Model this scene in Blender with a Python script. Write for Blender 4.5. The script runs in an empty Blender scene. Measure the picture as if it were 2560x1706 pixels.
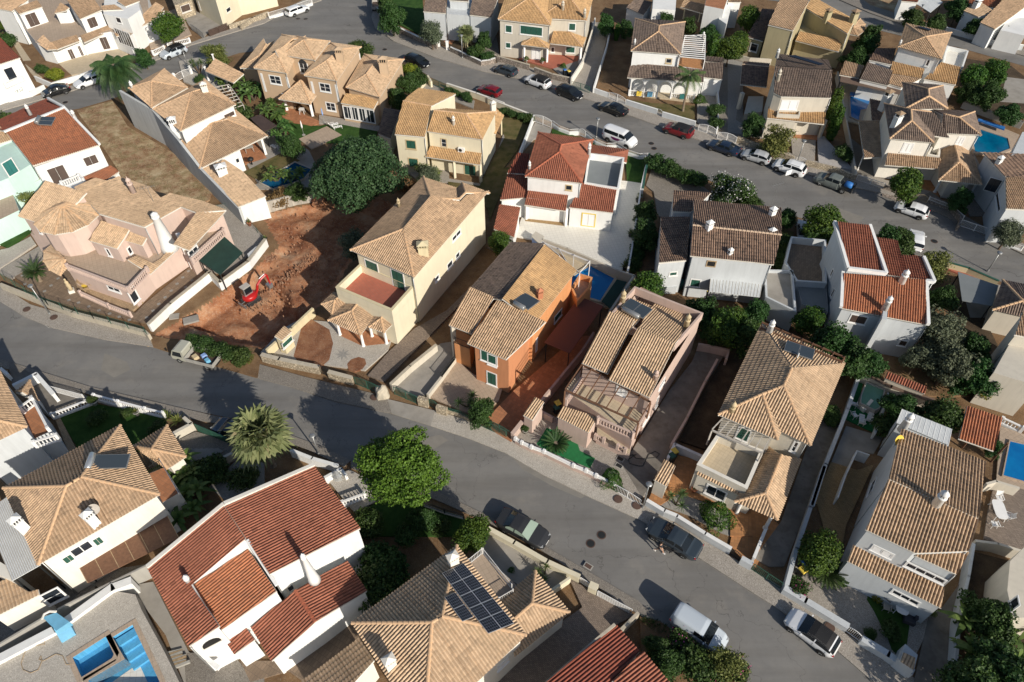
import bpy,bmesh,math,random
import numpy as np
from mathutils import Vector,Matrix
from mathutils.geometry import tessellate_polygon
random.seed(7); np.random.seed(7)
SC=bpy.context.scene
COL=SC.collection
PI=math.pi
# ------------------------------------------------------------------ camera
F_PX,CX,CY,CAM_H=1750.0,1280.0,853.0,55.0
TILT=math.atan(1597.0/F_PX)
cam_d=bpy.data.cameras.new('camera')
cam=bpy.data.objects.new('camera',cam_d); COL.objects.link(cam)
cam.location=(0,0,CAM_H); cam.rotation_euler=(TILT,0,0)
cam_d.sensor_width=36; cam_d.lens=36*F_PX/2560; cam_d.clip_end=1500; cam_d.clip_start=1
SC.camera=cam
SC.render.resolution_x,SC.render.resolution_y=1024,682
# ------------------------------------------------------------------ daylight
SUN_EL,SUN_AZ=math.radians(28),math.radians(-51)
world=bpy.data.worlds.new('World'); SC.world=world; world.use_nodes=True
wn=world.node_tree
sky=wn.nodes.new('ShaderNodeTexSky'); sky.sky_type='NISHITA'; sky.sun_disc=False
sky.sun_elevation=SUN_EL; sky.sun_rotation=PI/2-SUN_AZ; sky.altitude=100
wn.links.new(sky.outputs[0],wn.nodes['Background'].inputs[0]); wn.nodes['Background'].inputs[1].default_value=0.076
sl=bpy.data.lights.new('sun','SUN'); sl.energy=4.4; sl.angle=math.radians(0.53); sl.color=(1.0,0.915,0.79)
so=bpy.data.objects.new('sun',sl); COL.objects.link(so)
sd=Vector((math.cos(SUN_EL)*math.cos(SUN_AZ),math.cos(SUN_EL)*math.sin(SUN_AZ),math.sin(SUN_EL)))
so.rotation_euler=sd.to_track_quat('Z','Y').to_euler(); so.location=(60,-60,80)
SC.view_settings.view_transform='Standard'; SC.view_settings.look='None'
SC.view_settings.gamma=1; SC.view_settings.exposure=0.22; SC.view_settings.use_curve_mapping=False
# ------------------------------------------------------------------ survey: picture point + known height -> metres
FW=Vector((0,math.sin(TILT),-math.cos(TILT))); UP=Vector((0,math.cos(TILT),math.sin(TILT))); RT=Vector((1,0,0))
EYE=Vector((0,0,CAM_H))
S_,T_=660/2070,720/2091
TILES=dict(a=(0,0,S_),b=(600,0,S_),c=(1220,0,S_),d=(1840,0,T_),e=(0,400,S_),f=(600,400,S_),g=(1220,400,S_),h=(1840,450,T_),i=(0,840,S_),j=(600,840,S_),k=(1220,840,S_),l=(1840,900,T_),m=(0,1206,S_),n=(600,1206,S_),o=(1220,1206,S_),p=(1840,1166,T_),D=(0,0,2560/2353),s=(0,0,1))
def ray(c,x,y):
 ox,oy,k=TILES[c]; u,v=ox+x*k,oy+y*k
 return FW+RT*((u-CX)/F_PX)-UP*((v-CY)/F_PX)
def at(c,x,y,z=0.0):
 d=ray(c,x,y); return EYE+d*((z-CAM_H)/d.z)
def ats(c,pts,z=0.0):return[at(c,p[0],p[1],p[2]if len(p)>2 else z)for p in pts]
# ------------------------------------------------------------------ materials
MATS={}
class NT:
 def __init__(s,name):
  s.m=bpy.data.materials.new(name); s.m.use_nodes=True; s.t=s.m.node_tree; s.n=s.t.nodes
  s.b=s.n['Principled BSDF']; MATS[name]=s.m
 def new(s,t,**kw):
  o=s.n.new(t)
  for k,v in kw.items():
   if k.startswith('i_'):o.inputs[k[2:].replace('_',' ')].default_value=v
   else:setattr(o,k,v)
  return o
 def link(s,a,b):s.t.links.new(a,b)
 def coord(s,kind='Object'):return s.new('ShaderNodeTexCoord').outputs[kind]
 def noise(s,vec,scale,detail=4,rough=.6):
  n=s.new('ShaderNodeTexNoise'); n.inputs['Scale'].default_value=scale; n.inputs['Detail'].default_value=detail
  n.inputs['Roughness'].default_value=rough; s.link(vec,n.inputs['Vector']); return n.outputs['Fac']
 def ramp(s,fac,stops):
  r=s.new('ShaderNodeValToRGB'); e=r.color_ramp.elements
  while len(e)<len(stops):e.new(.5)
  for q,(p,c)in zip(e,stops):q.position=p; q.color=(c,c,c,1)if isinstance(c,(int,float))else(*c[:3],1)
  s.link(fac,r.inputs[0]); return r.outputs[0]
 def mix(s,fac,a,b,mode='MIX'):
  m=s.new('ShaderNodeMix',data_type='RGBA',blend_type=mode)
  for sock,v in((m.inputs[0],fac),(m.inputs[6],a),(m.inputs[7],b)):
   if isinstance(v,(int,float)):sock.default_value=v
   elif isinstance(v,tuple):sock.default_value=(*v[:3],1)
   else:s.link(v,sock)
  return m.outputs[2]
 def bump(s,h,dist=.02,strength=.5):
  b=s.new('ShaderNodeBump'); b.inputs['Distance'].default_value=dist; b.inputs['Strength'].default_value=strength
  s.link(h,b.inputs['Height']); s.link(b.outputs[0],s.b.inputs['Normal'])
 def col(s,c):s.link(c,s.b.inputs['Base Color'])
def sc(c,k):return tuple(min(1,v*k)for v in c)
def plain(name,c,rough=.6,metal=0,var=.12,scale=1.5,bump=0,bscale=30,spec=.5):
 t=NT(name); co=t.coord(); n=t.noise(co,scale,5)
 t.col(t.ramp(n,[(.3,sc(c,1-var)),(.7,sc(c,1+var))]))
 t.b.inputs['Roughness'].default_value=rough; t.b.inputs['Metallic'].default_value=metal
 t.b.inputs['Specular IOR Level'].default_value=spec
 if bump:t.bump(t.noise(co,bscale,3),bump)
 return t.m
def stucco(name,c,dirt=.35):
 t=NT(name); co=t.coord(); g=t.new('ShaderNodeNewGeometry').outputs['Position']
 mp=t.new('ShaderNodeMapping'); mp.inputs['Scale'].default_value=(1.6,1.6,.22); t.link(g,mp.inputs[0])
 st=t.ramp(t.noise(mp.outputs[0],1.3,6,.7),[(.46,0),(.74,1)])
 base=t.ramp(t.noise(g,.35,5),[(.3,sc(c,.92)),(.7,sc(c,1.04))])
 f=t.new('ShaderNodeMath',operation='MULTIPLY'); t.link(st,f.inputs[0]); f.inputs[1].default_value=dirt
 t.col(t.mix(f.outputs[0],base,sc(c,.55))); t.b.inputs['Roughness'].default_value=.9
 t.b.inputs['Specular IOR Level'].default_value=.25
 t.bump(t.noise(g,25,4),.006,.4); return t.m
def tiles(name,c,c2,dark,lichen=.5):
 """barrel roof tiles: colour per tile from the tile's own UV cell, soot and lichen over it, channels darkened with painted shade"""
 t=NT(name); uv=t.coord('UV'); g=t.new('ShaderNodeNewGeometry').outputs['Position']
 fl=t.new('ShaderNodeVectorMath',operation='FLOOR'); t.link(uv,fl.inputs[0])
 w=t.new('ShaderNodeTexWhiteNoise',noise_dimensions='2D'); t.link(fl.outputs[0],w.inputs['Vector'])
 tile=t.ramp(w.outputs['Value'],[(0,c2),(.35,c),(.75,sc(c,1.12)),(1,sc(c2,.8))])
 big=t.ramp(t.noise(g,.28,4),[(.35,0),(.7,1)])
 tile=t.mix(big,tile,sc(c2,.95)); 
 sp=t.new('ShaderNodeSeparateXYZ'); t.link(uv,sp.inputs[0])
 fr=t.new('ShaderNodeMath',operation='FRACT'); t.link(sp.outputs[1],fr.inputs[0])
 sm=t.noise(g,1.7,6,.75); ad=t.new('ShaderNodeMath',operation='MULTIPLY_ADD'); t.link(fr.outputs[0],ad.inputs[0])
 ad.inputs[1].default_value=.16; t.link(sm,ad.inputs[2])
 soot=t.ramp(ad.outputs[0],[(.56,0),(.74,lichen)])
 fx=t.new('ShaderNodeMath',operation='FRACT'); t.link(sp.outputs[0],fx.inputs[0]); ch=t.ramp(fx.outputs[0],[(.0,.5),(.14,0),(.76,0),(.88,.5)])  # channel stripes: dirt, plus the shade between tiles painted into the colour
 t.col(t.mix(ch,t.mix(soot,tile,dark),dark)); t.b.inputs['Roughness'].default_value=.85
 t.b.inputs['Specular IOR Level'].default_value=.3
 t.bump(t.noise(g,30,3),.008,.4); return t.m
def ground(name,cols,scale=.5,rough=.95,speck=None,bump=.03,bscale=8,patch=None):
 t=NT(name); g=t.new('ShaderNodeNewGeometry').outputs['Position']
 n=t.noise(g,scale,8,.65); k=len(cols)
 c=t.ramp(n,[(.28+.44*i/(k-1),cols[i])for i in range(k)])
 if speck:c=t.mix(t.ramp(t.noise(g,speck[0],2),[(.55,0),(.65,speck[1])]),c,speck[2])
 if patch:c=t.mix(t.ramp(t.noise(g,patch[0],3),[(.5,0),(.6,patch[1])]),c,patch[2])
 t.col(c); t.b.inputs['Roughness'].default_value=rough; t.b.inputs['Specular IOR Level'].default_value=.2
 if bump:t.bump(t.noise(g,bscale,6,.7),bump,.7)
 return t.m
def cobble(name,c,joint,scale=9,var=.25,patch=.35):
 t=NT(name); g=t.new('ShaderNodeNewGeometry').outputs['Position']
 v=t.new('ShaderNodeTexVoronoi',feature='DISTANCE_TO_EDGE'); v.inputs['Scale'].default_value=scale; t.link(g,v.inputs['Vector'])
 v2=t.new('ShaderNodeTexVoronoi'); v2 .inputs['Scale'].default_value=scale; t.link(g,v2 .inputs['Vector'])
 sp=t.new('ShaderNodeSeparateColor'); t.link(v2 .outputs['Color'],sp.inputs[0])
 c1=t.ramp(sp.outputs[0],[(0,sc(c,1-var)),(1,sc(c,1+var))])
 c1=t.mix(t.ramp(t.noise(g,.6,6,.7),[(.45,0),(.7,patch)]),c1,joint)
 t.col(t.mix(t.ramp(v.outputs['Distance'],[(.03,1),(.14,0)]),c1,joint))
 t.b.inputs['Roughness'].default_value=.9; t.bump(v.outputs['Distance'],.03,.6); return t.m
def paving(name,c,joint,bw=.5,bh=.5,off=0.,rot=0.,var=.15,mort=.012,stain=.3):
 t=NT(name); g=t.new('ShaderNodeNewGeometry').outputs['Position']
 mp=t.new('ShaderNodeMapping'); mp.inputs['Rotation'].default_value=(0,0,rot); t.link(g,mp.inputs[0])
 b=t.new('ShaderNodeTexBrick'); b.offset=off; b.inputs['Scale'].default_value=1
 for k,v in(('Brick Width',bw),('Row Height',bh),('Mortar Size',mort),('Mortar Smooth',.1),('Bias',0)):b.inputs[k].default_value=v
 b.inputs['Color1'].default_value=(*sc(c,1-var),1); b.inputs['Color2'].default_value=(*sc(c,1+var),1); b.inputs['Mortar'].default_value=(*joint,1)
 t.link(mp.outputs[0],b.inputs['Vector'])
 t.col(t.mix(t.ramp(t.noise(g,.7,6,.7),[(.45,0),(.75,stain)]),b.outputs['Color'],sc(c,.45)))
 t.b.inputs['Roughness'].default_value=.8; t.bump(b.outputs['Fac'],-.01,.6); return t.m
def leafy(name,c1,c2,tr=.25,dead=None):
 t=NT(name); gm=t.new('ShaderNodeNewGeometry'); oi=t.new('ShaderNodeObjectInfo').outputs['Random']
 st=[(0,sc(c1,.7)),(.5,c1),(.95,c2)]+([(1,dead)]if dead else[])
 c=t.ramp(gm.outputs['Random Per Island'],st)
 c=t.mix(t.ramp(t.noise(gm.outputs['Position'],.9,3),[(.35,0),(.65,.6)]),c,sc(c2,1.1))
 h=t.new('ShaderNodeHueSaturation'); a=t.new('ShaderNodeMath',operation='MULTIPLY_ADD'); t.link(oi,a.inputs[0])
 a.inputs[1].default_value=.05; a.inputs[2].default_value=.475; t.link(a.outputs[0],h.inputs['Hue']); t.link(c,h.inputs['Color'])
 t.col(h.outputs[0]); t.b.inputs['Roughness'].default_value=.55; t.b.inputs['Specular IOR Level'].default_value=.3
 tb=t.new('ShaderNodeBsdfTranslucent'); t.link(h.outputs[0],tb.inputs[0]); ms=t.new('ShaderNodeMixShader'); ms.inputs[0].default_value=tr
 t.link(t.b.outputs[0],ms.inputs[1]); t.link(tb.outputs[0],ms.inputs[2]); t.link(ms.outputs[0],t.n['Material Output'].inputs[0]); return t.m
def M(n):return MATS[n]
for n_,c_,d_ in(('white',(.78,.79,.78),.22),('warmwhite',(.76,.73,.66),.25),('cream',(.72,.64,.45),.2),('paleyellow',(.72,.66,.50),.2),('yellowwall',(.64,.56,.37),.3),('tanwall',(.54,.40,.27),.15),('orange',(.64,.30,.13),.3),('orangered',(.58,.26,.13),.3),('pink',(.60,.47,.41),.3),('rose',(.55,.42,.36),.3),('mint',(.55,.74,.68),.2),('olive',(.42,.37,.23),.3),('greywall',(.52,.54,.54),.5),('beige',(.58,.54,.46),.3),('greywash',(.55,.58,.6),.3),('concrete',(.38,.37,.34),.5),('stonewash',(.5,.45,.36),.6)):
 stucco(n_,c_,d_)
tiles('tile_tan',(.56,.39,.25),(.46,.32,.205),(.11,.085,.06),.5)
tiles('tile_sand',(.62,.45,.295),(.52,.375,.245),(.16,.12,.085),.4)
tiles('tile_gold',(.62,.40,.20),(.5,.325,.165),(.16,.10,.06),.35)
tiles('tile_red',(.37,.14,.085),(.28,.105,.065),(.10,.05,.035),.25)
tiles('tile_darkred',(.30,.085,.05),(.24,.075,.05),(.08,.05,.04),.3)
tiles('tile_rust',(.50,.20,.10),(.40,.16,.085),(.14,.09,.065),.35)
tiles('tile_old',(.33,.22,.155),(.24,.16,.12),(.055,.045,.04),.85)
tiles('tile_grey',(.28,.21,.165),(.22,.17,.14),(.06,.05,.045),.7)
plain('ridge_tan',(.60,.40,.24),.85,var=.2); plain('ridge_red',(.42,.13,.07),.85,var=.2); plain('ridge_grey',(.48,.36,.26),.85,var=.25)
RIDGE=dict(tile_tan='ridge_tan',tile_sand='ridge_tan',tile_gold='ridge_tan',tile_red='ridge_red',tile_darkred='ridge_red',tile_rust='ridge_red',tile_old='ridge_grey',tile_grey='ridge_tan')
plain('green',(.02,.085,.06),.5,var=.1); plain('brown',(.07,.045,.035),.6,var=.15); plain('teal',(.03,.16,.15),.5); plain('whitepaint',(.8,.8,.79),.45,var=.04)
plain('darkmetal',(.02,.022,.022),.5,var=.1); plain('greymetal',(.35,.36,.36),.4,.6,var=.08); plain('wood',(.16,.08,.045),.7,var=.25,scale=4); plain('timber',(.38,.28,.17),.8,var=.3,scale=5)
plain('yellowpaint',(.75,.55,.08),.5); plain('sandstone',(.52,.42,.26),.8,var=.1); plain('lattice',(.45,.42,.38),.7)
plain('black',(.012,.012,.013),.6); plain('rustiron',(.10,.06,.045),.8); plain('rubber',(.02,.02,.02),.85); plain('red',(.42,.015,.015),.35); plain('bluepaint',(.03,.17,.5),.5); plain('skyblue',(.16,.42,.62),.6,var=.12)
plain('lightblue',(.25,.38,.68),.6); plain('greenfence',(.03,.10,.07),.5); plain('silver',(.6,.62,.63),.3,.7,var=.04); plain('copperpot',(.42,.17,.09),.8); plain('steel',(.32,.38,.42),.35,.5)
t=NT('glass'); t.b.inputs['Base Color'].default_value=(.02,.026,.035,1); t.b.inputs['Roughness'].default_value=.08
t=NT('carglass'); t.b.inputs['Base Color'].default_value=(.012,.016,.02,1); t.b.inputs['Roughness'].default_value=.04
t=NT('paleglass'); t.b.inputs['Base Color'].default_value=(.28,.36,.30,1); t.b.inputs['Roughness'].default_value=.1
t=NT('collector'); t.b.inputs['Base Color'].default_value=(.05,.065,.08,1); t.b.inputs['Roughness'].default_value=.15
t=NT('pv'); t.b.inputs['Base Color'].default_value=(.008,.011,.02,1); t.b.inputs['Roughness'].default_value=.12
plain('pvline',(.35,.37,.4),.4); plain('shadenet',(.012,.045,.035),.9,var=.2,scale=.8)
for n_,c_,r_ in(('car_white',(.78,.80,.82),.25),('car_black',(.008,.009,.010),.18),('car_red',(.16,.008,.012),.22),('car_grey',(.035,.048,.062),.25),('car_silver',(.42,.44,.46),.3),('car_blue',(.012,.022,.045),.2),('car_dull',(.028,.029,.031),.45),('car_beige',(.42,.42,.35),.5),('car_ice',(.50,.56,.62),.3)):
 t=NT(n_); t.b.inputs['Base Color'].default_value=(*c_,1); t.b.inputs['Roughness'].default_value=r_
 t.b.inputs['Coat Weight'].default_value=.6; t.b.inputs['Coat Roughness'].default_value=.08
 t.bump(t.noise(t.coord(),4,2),.004,.1)
plain('lamp_lens',(.42,.44,.45),.12,var=.02); plain('tail_lens',(.35,.01,.01),.2)
def water(name,c,c2):
 t=NT(name); g=t.new('ShaderNodeNewGeometry').outputs['Position']
 v=t.new('ShaderNodeTexVoronoi',feature='SMOOTH_F1'); v.inputs['Scale'].default_value=1.6; t.link(g,v.inputs['Vector'])
 t.col(t.mix(t.ramp(t.noise(g,.5,3),[(.35,0),(.65,1)]),c,c2)); t.b.inputs['Roughness'].default_value=.06
 t.bump(t.noise(g,3,3),.03,.35)
water('water',(.004,.13,.38),(.004,.18,.46)); water('water_teal',(.0,.085,.19),(.0,.15,.28)); water('water_dark',(.004,.06,.14),(.004,.09,.2)); water('water_green',(.16,.34,.22),(.22,.42,.28))
t=NT('asphalt'); g_=t.new('ShaderNodeNewGeometry').outputs['Position']
b0=t.ramp(t.noise(g_,.11,7,.6),[(.3,(.15,.148,.146)),(.5,(.19,.187,.181)),(.72,(.245,.235,.218))])
b1=t.mix(t.ramp(t.noise(g_,60,2),[(.4,0),(.75,.45)]),b0,(.25,.24,.22))
b1=t.mix(t.ramp(t.noise(g_,1.2,7,.75),[(.5,0),(.8,.35)]),b1,(.105,.102,.098))
wv=t.new('ShaderNodeTexVoronoi',feature='DISTANCE_TO_EDGE'); wv.inputs['Scale'].default_value=.13
ds=t.new('ShaderNodeMix',data_type='VECTOR'); ds.inputs[0].default_value=.35; t.link(g_,ds.inputs[4])
nn=t.new('ShaderNodeTexNoise'); nn.inputs['Scale'].default_value=.9; nn.inputs['Detail'].default_value=5; t.link(g_,nn.inputs['Vector'])
sm_=t.new('ShaderNodeVectorMath',operation='MULTIPLY_ADD'); t.link(nn.outputs['Color'],sm_.inputs[0]); sm_.inputs[1].default_value=(3,3,0); t.link(g_,sm_.inputs[2])
t.link(sm_.outputs[0],wv.inputs['Vector'])
mp_=t.new('ShaderNodeMapping'); mp_.inputs['Rotation'].default_value=(0,0,.5); mp_.inputs['Scale'].default_value=(.05,.55,1); t.link(g_,mp_.inputs[0])
b1=t.mix(t.ramp(t.noise(mp_.outputs[0],1.0,4),[(.42,0),(.68,.55)]),b1,(.125,.118,.108)); b1=t.mix(t.ramp(t.noise(g_,.25,5,.7),[(.55,0),(.72,.5)]),b1,(.27,.25,.22))
ck=t.ramp(wv.outputs['Distance'],[(.0,.75),(.0035,0)])
b1=t.mix(ck,b1,(.085,.08,.075)); t.col(b1)
t.b.inputs['Roughness'].default_value=.85; t.b.inputs['Specular IOR Level'].default_value=.3; t.bump(t.noise(g_,40,4),.012,.6)
ground('patchasphalt',[(.20,.19,.17),(.25,.235,.21)],1.0)
ground('soil',[(.11,.065,.035),(.19,.115,.06),(.25,.165,.09)],.45,speck=(14,.4,(.32,.26,.19)),bump=.08)
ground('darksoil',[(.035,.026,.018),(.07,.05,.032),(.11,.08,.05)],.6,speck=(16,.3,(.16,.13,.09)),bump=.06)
ground('dryfield',[(.16,.085,.05),(.27,.16,.09),(.40,.30,.18),(.52,.43,.29)],.55,speck=(9,.6,(.50,.42,.30)),bump=.08,patch=(.7,.5,(.20,.17,.08)))
ground('excavation',[(.16,.055,.025),(.30,.125,.06),(.42,.22,.12),(.46,.33,.22)],.35,speck=(7,.45,(.46,.36,.28)),bump=.15,bscale=5,patch=(1.1,.35,(.14,.045,.025)))
ground('redearth',[(.13,.055,.03),(.24,.11,.06),(.33,.18,.10)],.8,speck=(9,.4,(.38,.28,.2)),bump=.1)
ground('rubble',[(.17,.075,.045),(.33,.18,.11),(.46,.32,.23)],3,bump=.15,bscale=10)
ground('lawn',[(.018,.05,.01),(.035,.085,.016),(.055,.11,.024)],1.2,bump=.06,bscale=30)
ground('drylawn',[(.06,.07,.02),(.13,.11,.045),(.18,.14,.07)],.8,bump=.06,bscale=30)
plain('astro',(.012,.15,.045),.9,var=.15,scale=3,bump=.01,bscale=60)
ground('concretefloor',[(.24,.225,.2),(.31,.29,.26),(.36,.34,.31)],.6,bump=.01)
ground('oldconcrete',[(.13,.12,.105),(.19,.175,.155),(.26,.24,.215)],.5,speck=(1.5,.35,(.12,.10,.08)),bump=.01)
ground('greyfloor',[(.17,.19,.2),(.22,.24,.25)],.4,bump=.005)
ground('gravelgrey',[(.2,.2,.19),(.3,.29,.27),(.38,.36,.33)],6,bump=.04,bscale=25)
ground('gravelwhite',[(.38,.36,.35),(.5,.48,.46)],3,bump=.03,bscale=25)
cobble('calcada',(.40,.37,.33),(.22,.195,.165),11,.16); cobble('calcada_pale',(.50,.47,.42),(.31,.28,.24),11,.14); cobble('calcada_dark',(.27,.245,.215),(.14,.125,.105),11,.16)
cobble('stonewall',(.48,.41,.30),(.22,.18,.13),3.2); cobble('stonegrey',(.33,.28,.24),(.13,.11,.09),3.0)
paving('floor_terracotta',(.40,.175,.085),(.25,.15,.09),.33,.33,rot=.5); paving('floor_red',(.40,.13,.085),(.3,.14,.1),.4,.4,rot=-.6,var=.06,stain=.12)
paving('floor_tan',(.40,.29,.18),(.26,.19,.12),.3,.15,.5,rot=.6); paving('floor_cream',(.50,.42,.30),(.4,.33,.24),.33,.33,rot=-.9,var=.06,stain=.15)
paving('floor_beige',(.42,.33,.25),(.3,.24,.18),.4,.4,rot=-.5,var=.05,stain=.15); paving('floor_white',(.72,.70,.64),(.55,.52,.47),.45,.45,rot=-.2,var=.03,stain=.06)
paving('floor_brown',(.22,.16,.11),(.12,.09,.07),.25,.5,.5,rot=.5); paving('floor_orange',(.42,.20,.08),(.3,.16,.08),.3,.3,rot=.2)
paving('block_dark',(.24,.19,.15),(.10,.08,.07),.22,.11,.5,rot=.65,var=.2); paving('floor_ochre',(.36,.24,.11),(.2,.13,.07),.3,.12,.5,rot=.8)
paving('sheet_white',(.62,.65,.66),(.42,.45,.47),.25,50,0,rot=0,var=.03)
paving('pool_tile',(.08,.36,.62),(.12,.42,.66),.15,.15,0,rot=.5,var=.08,mort=.008); paving('block_wall',(.42,.39,.34),(.3,.28,.25),.5,.2,.5)
leafy('leaf_carob',(.035,.075,.03),(.075,.13,.05)); leafy('leaf_bright',(.035,.11,.012),(.10,.23,.028)); leafy('leaf_citrus',(.025,.075,.014),(.09,.16,.02))
leafy('leaf_dark',(.024,.062,.016),(.062,.125,.03)); leafy('leaf_olive',(.07,.095,.055),(.15,.18,.11)); leafy('leaf_hedge',(.025,.065,.014),(.07,.12,.03)); leafy('leaf_lime',(.13,.17,.015),(.26,.27,.03))
leafy('leaf_yellowgreen',(.09,.12,.03),(.19,.21,.06)); leafy('leaf_palm',(.06,.11,.035),(.15,.20,.07)); leafy('leaf_fan',(.11,.16,.06),(.26,.30,.14),dead=(.35,.28,.16)); leafy('leaf_cycad',(.025,.065,.02),(.07,.12,.035))
leafy('leaf_dead',(.34,.28,.17),(.48,.42,.28)); leafy('leaf_banana',(.06,.13,.03),(.14,.22,.06)); leafy('leaf_rust',(.16,.09,.04),(.24,.14,.07)); leafy('petal_white',(.7,.7,.68),(.8,.8,.78)); leafy('petal_pink',(.5,.08,.2),(.6,.15,.3))
leafy('leaf_dry',(.16,.13,.07),(.26,.22,.12))
plain('bark',(.11,.08,.055),.95,var=.35,scale=8,bump=.02,bscale=20); plain('palmtrunk',(.22,.17,.12),.95,var=.3,scale=10,bump=.03,bscale=25)
# ------------------------------------------------------------------ mesh building
class MB:
 def __init__(s):s.v=[]; s.f=[]; s.mi=[]
 def add(s,vs,fs,m=0):
  k=len(s.v); s.v+=[tuple(v)for v in vs]; s.f+=[tuple(i+k for i in f)for f in fs]; s.mi+=[m]*len(fs); return s
 def box(s,c,sx,sy,sz,ang=0,m=0,top=1.0):
  """box standing on c, turned by ang; top < 1 tapers it"""
  ca,sa=math.cos(ang),math.sin(ang); vs=[]
  for z,k in((0,1),(sz,top)):
   for x,y in((-.5,-.5),(.5,-.5),(.5,.5),(-.5,.5)):
    x*=sx*k; y*=sy*k; vs.append((c[0]+x*ca-y*sa,c[1]+x*sa+y*ca,c[2]+z))
  return s.add(vs,[(3,2,1,0),(4,5,6,7),(0,1,5,4),(1,2,6,5),(2,3,7,6),(3,0,4,7)],m)
 def prism(s,poly,z0,z1,m=0):
  """poly: plan loop; z0/z1 numbers or per-vertex lists"""
  p=[Vector((q[0],q[1]))for q in poly]; n=len(p)
  if sum(p[i].x*p[(i+1)%n].y-p[(i+1)%n].x*p[i].y for i in range(n))<0:
   p.reverse()
   if not isinstance(z0,(int,float)):z0=z0[::-1]
   if not isinstance(z1,(int,float)):z1=z1[::-1]
  a=[z0]*n if isinstance(z0,(int,float))else z0; b=[z1]*n if isinstance(z1,(int,float))else z1
  vs=[(q.x,q.y,a[i])for i,q in enumerate(p)]+[(q.x,q.y,b[i])for i,q in enumerate(p)]
  fs=[(i,(i+1)%n,n+(i+1)%n,n+i)for i in range(n)]
  tr=tessellate_polygon([[Vector((q.x,q.y,0))for q in p]])
  for t in tr:
   q0,q1,q2=(p[i]for i in t)
   if(q1-q0).cross(q2-q0)<0:t=t[::-1]
   fs.append(tuple(n+i for i in t)); fs.append(tuple(i for i in t[::-1]))
  return s.add(vs,fs,m)
 def bar(s,a,b,w,h=None,m=0,up=Vector((0,0,1))):
  a,b=Vector(a),Vector(b); d=(b-a).normalized(); h=h or w
  x=d.cross(up); x=Vector((1,0,0))if x.length<1e-4 else x.normalized(); y=x.cross(d).normalized()
  vs=[p+x*(i*w/2)+y*(j*h/2)for p in(a,b)for i,j in((-1,-1),(1,-1),(1,1),(-1,1))]
  return s.add(vs,[(3,2,1,0),(4,5,6,7),(0,1,5,4),(1,2,6,5),(2,3,7,6),(3,0,4,7)],m)
 def tube(s,pts,r,n=6,m=0,cap=True):
  pts=[Vector(p)for p in pts]; rs=[r]*len(pts)if isinstance(r,(int,float))else r; vs=[]; fs=[]
  for i,p in enumerate(pts):
   d=(pts[min(i+1,len(pts)-1)]-pts[max(i-1,0)]).normalized()
   x=d.cross(Vector((0,0,1))); x=Vector((1,0,0))if x.length<1e-3 else x.normalized(); y=d.cross(x)
   vs+=[p+(x*math.cos(2*PI*k/n)+y*math.sin(2*PI*k/n))*rs[i]for k in range(n)]
  for i in range(len(pts)-1):fs+=[(i*n+k,i*n+(k+1)%n,(i+1)*n+(k+1)%n,(i+1)*n+k)for k in range(n)]
  if cap:fs+=[tuple(range(n))[::-1],tuple((len(pts)-1)*n+k for k in range(n))]
  return s.add(vs,fs,m)
 def lathe(s,c,prof,n=12,m=0,sx=1,sy=1):
  vs=[]; fs=[]
  for r,z in prof:vs+=[(c[0]+r*sx*math.cos(2*PI*k/n),c[1]+r*sy*math.sin(2*PI*k/n),c[2]+z)for k in range(n)]
  for i in range(len(prof)-1):fs+=[(i*n+k,i*n+(k+1)%n,(i+1)*n+(k+1)%n,(i+1)*n+k)for k in range(n)]
  fs+=[tuple(range(n))[::-1],tuple((len(prof)-1)*n+k for k in range(n))]
  return s.add(vs,fs,m)
 def mesh(s,name,org=Vector((0,0,0)),smooth=False):
  me=bpy.data.meshes.new(name)
  me.from_pydata([(v[0]-org[0],v[1]-org[1],v[2]-org[2])for v in s.v],[],s.f)
  if any(s.mi):me.polygons.foreach_set('material_index',s.mi)
  if smooth:me.polygons.foreach_set('use_smooth',[True]*len(me.polygons))
  return me
ORG={}
def link(o,parent=None):
 COL.objects.link(o)
 if parent is not None:o.parent=parent; ORG[o]=ORG.get(parent,Vector((0,0,0)))
 return o
def build(mb,name,mats,parent=None,smooth=False,kind=None,label=None):
 """one mesh object; vertices are given in world metres"""
 org=ORG.get(parent,Vector((0,0,0)))if parent is not None else Vector((0,0,0))
 me=mb.mesh(name,org,smooth)
 for m in(mats if isinstance(mats,(list,tuple))else[mats]):me.materials.append(M(m))
 o=link(bpy.data.objects.new(name,me),parent)
 if kind:o['kind']=kind
 if label:o['label']=label
 return o
def tag(o,label,cat,group=None):
 o['label']=label; o['category']=cat
 if group:o['group']=group
 return o
def thing(name,label,cat,loc=(0,0,0),group=None,rot=None):
 o=bpy.data.objects.new(name,None); COL.objects.link(o); o.location=loc; o.empty_display_size=.3
 if rot is not None:o.rotation_euler=rot; ORG[o]=Vector((0,0,0))
 else:ORG[o]=Vector(loc)
 return tag(o,label,cat,group)
def solo(mb,name,mats,label,cat,group=None,smooth=False):
 """a thing that is one mesh, its origin at its base"""
 xs=[v[0]for v in mb.v]; ys=[v[1]for v in mb.v]; zs=[v[2]for v in mb.v]
 org=Vector(((min(xs)+max(xs))/2,(min(ys)+max(ys))/2,min(zs)))
 me=mb.mesh(name,org,smooth)
 for m in(mats if isinstance(mats,(list,tuple))else[mats]):me.materials.append(M(m))
 o=bpy.data.objects.new(name,me); COL.objects.link(o); o.location=org
 return tag(o,label,cat,group)
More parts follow.
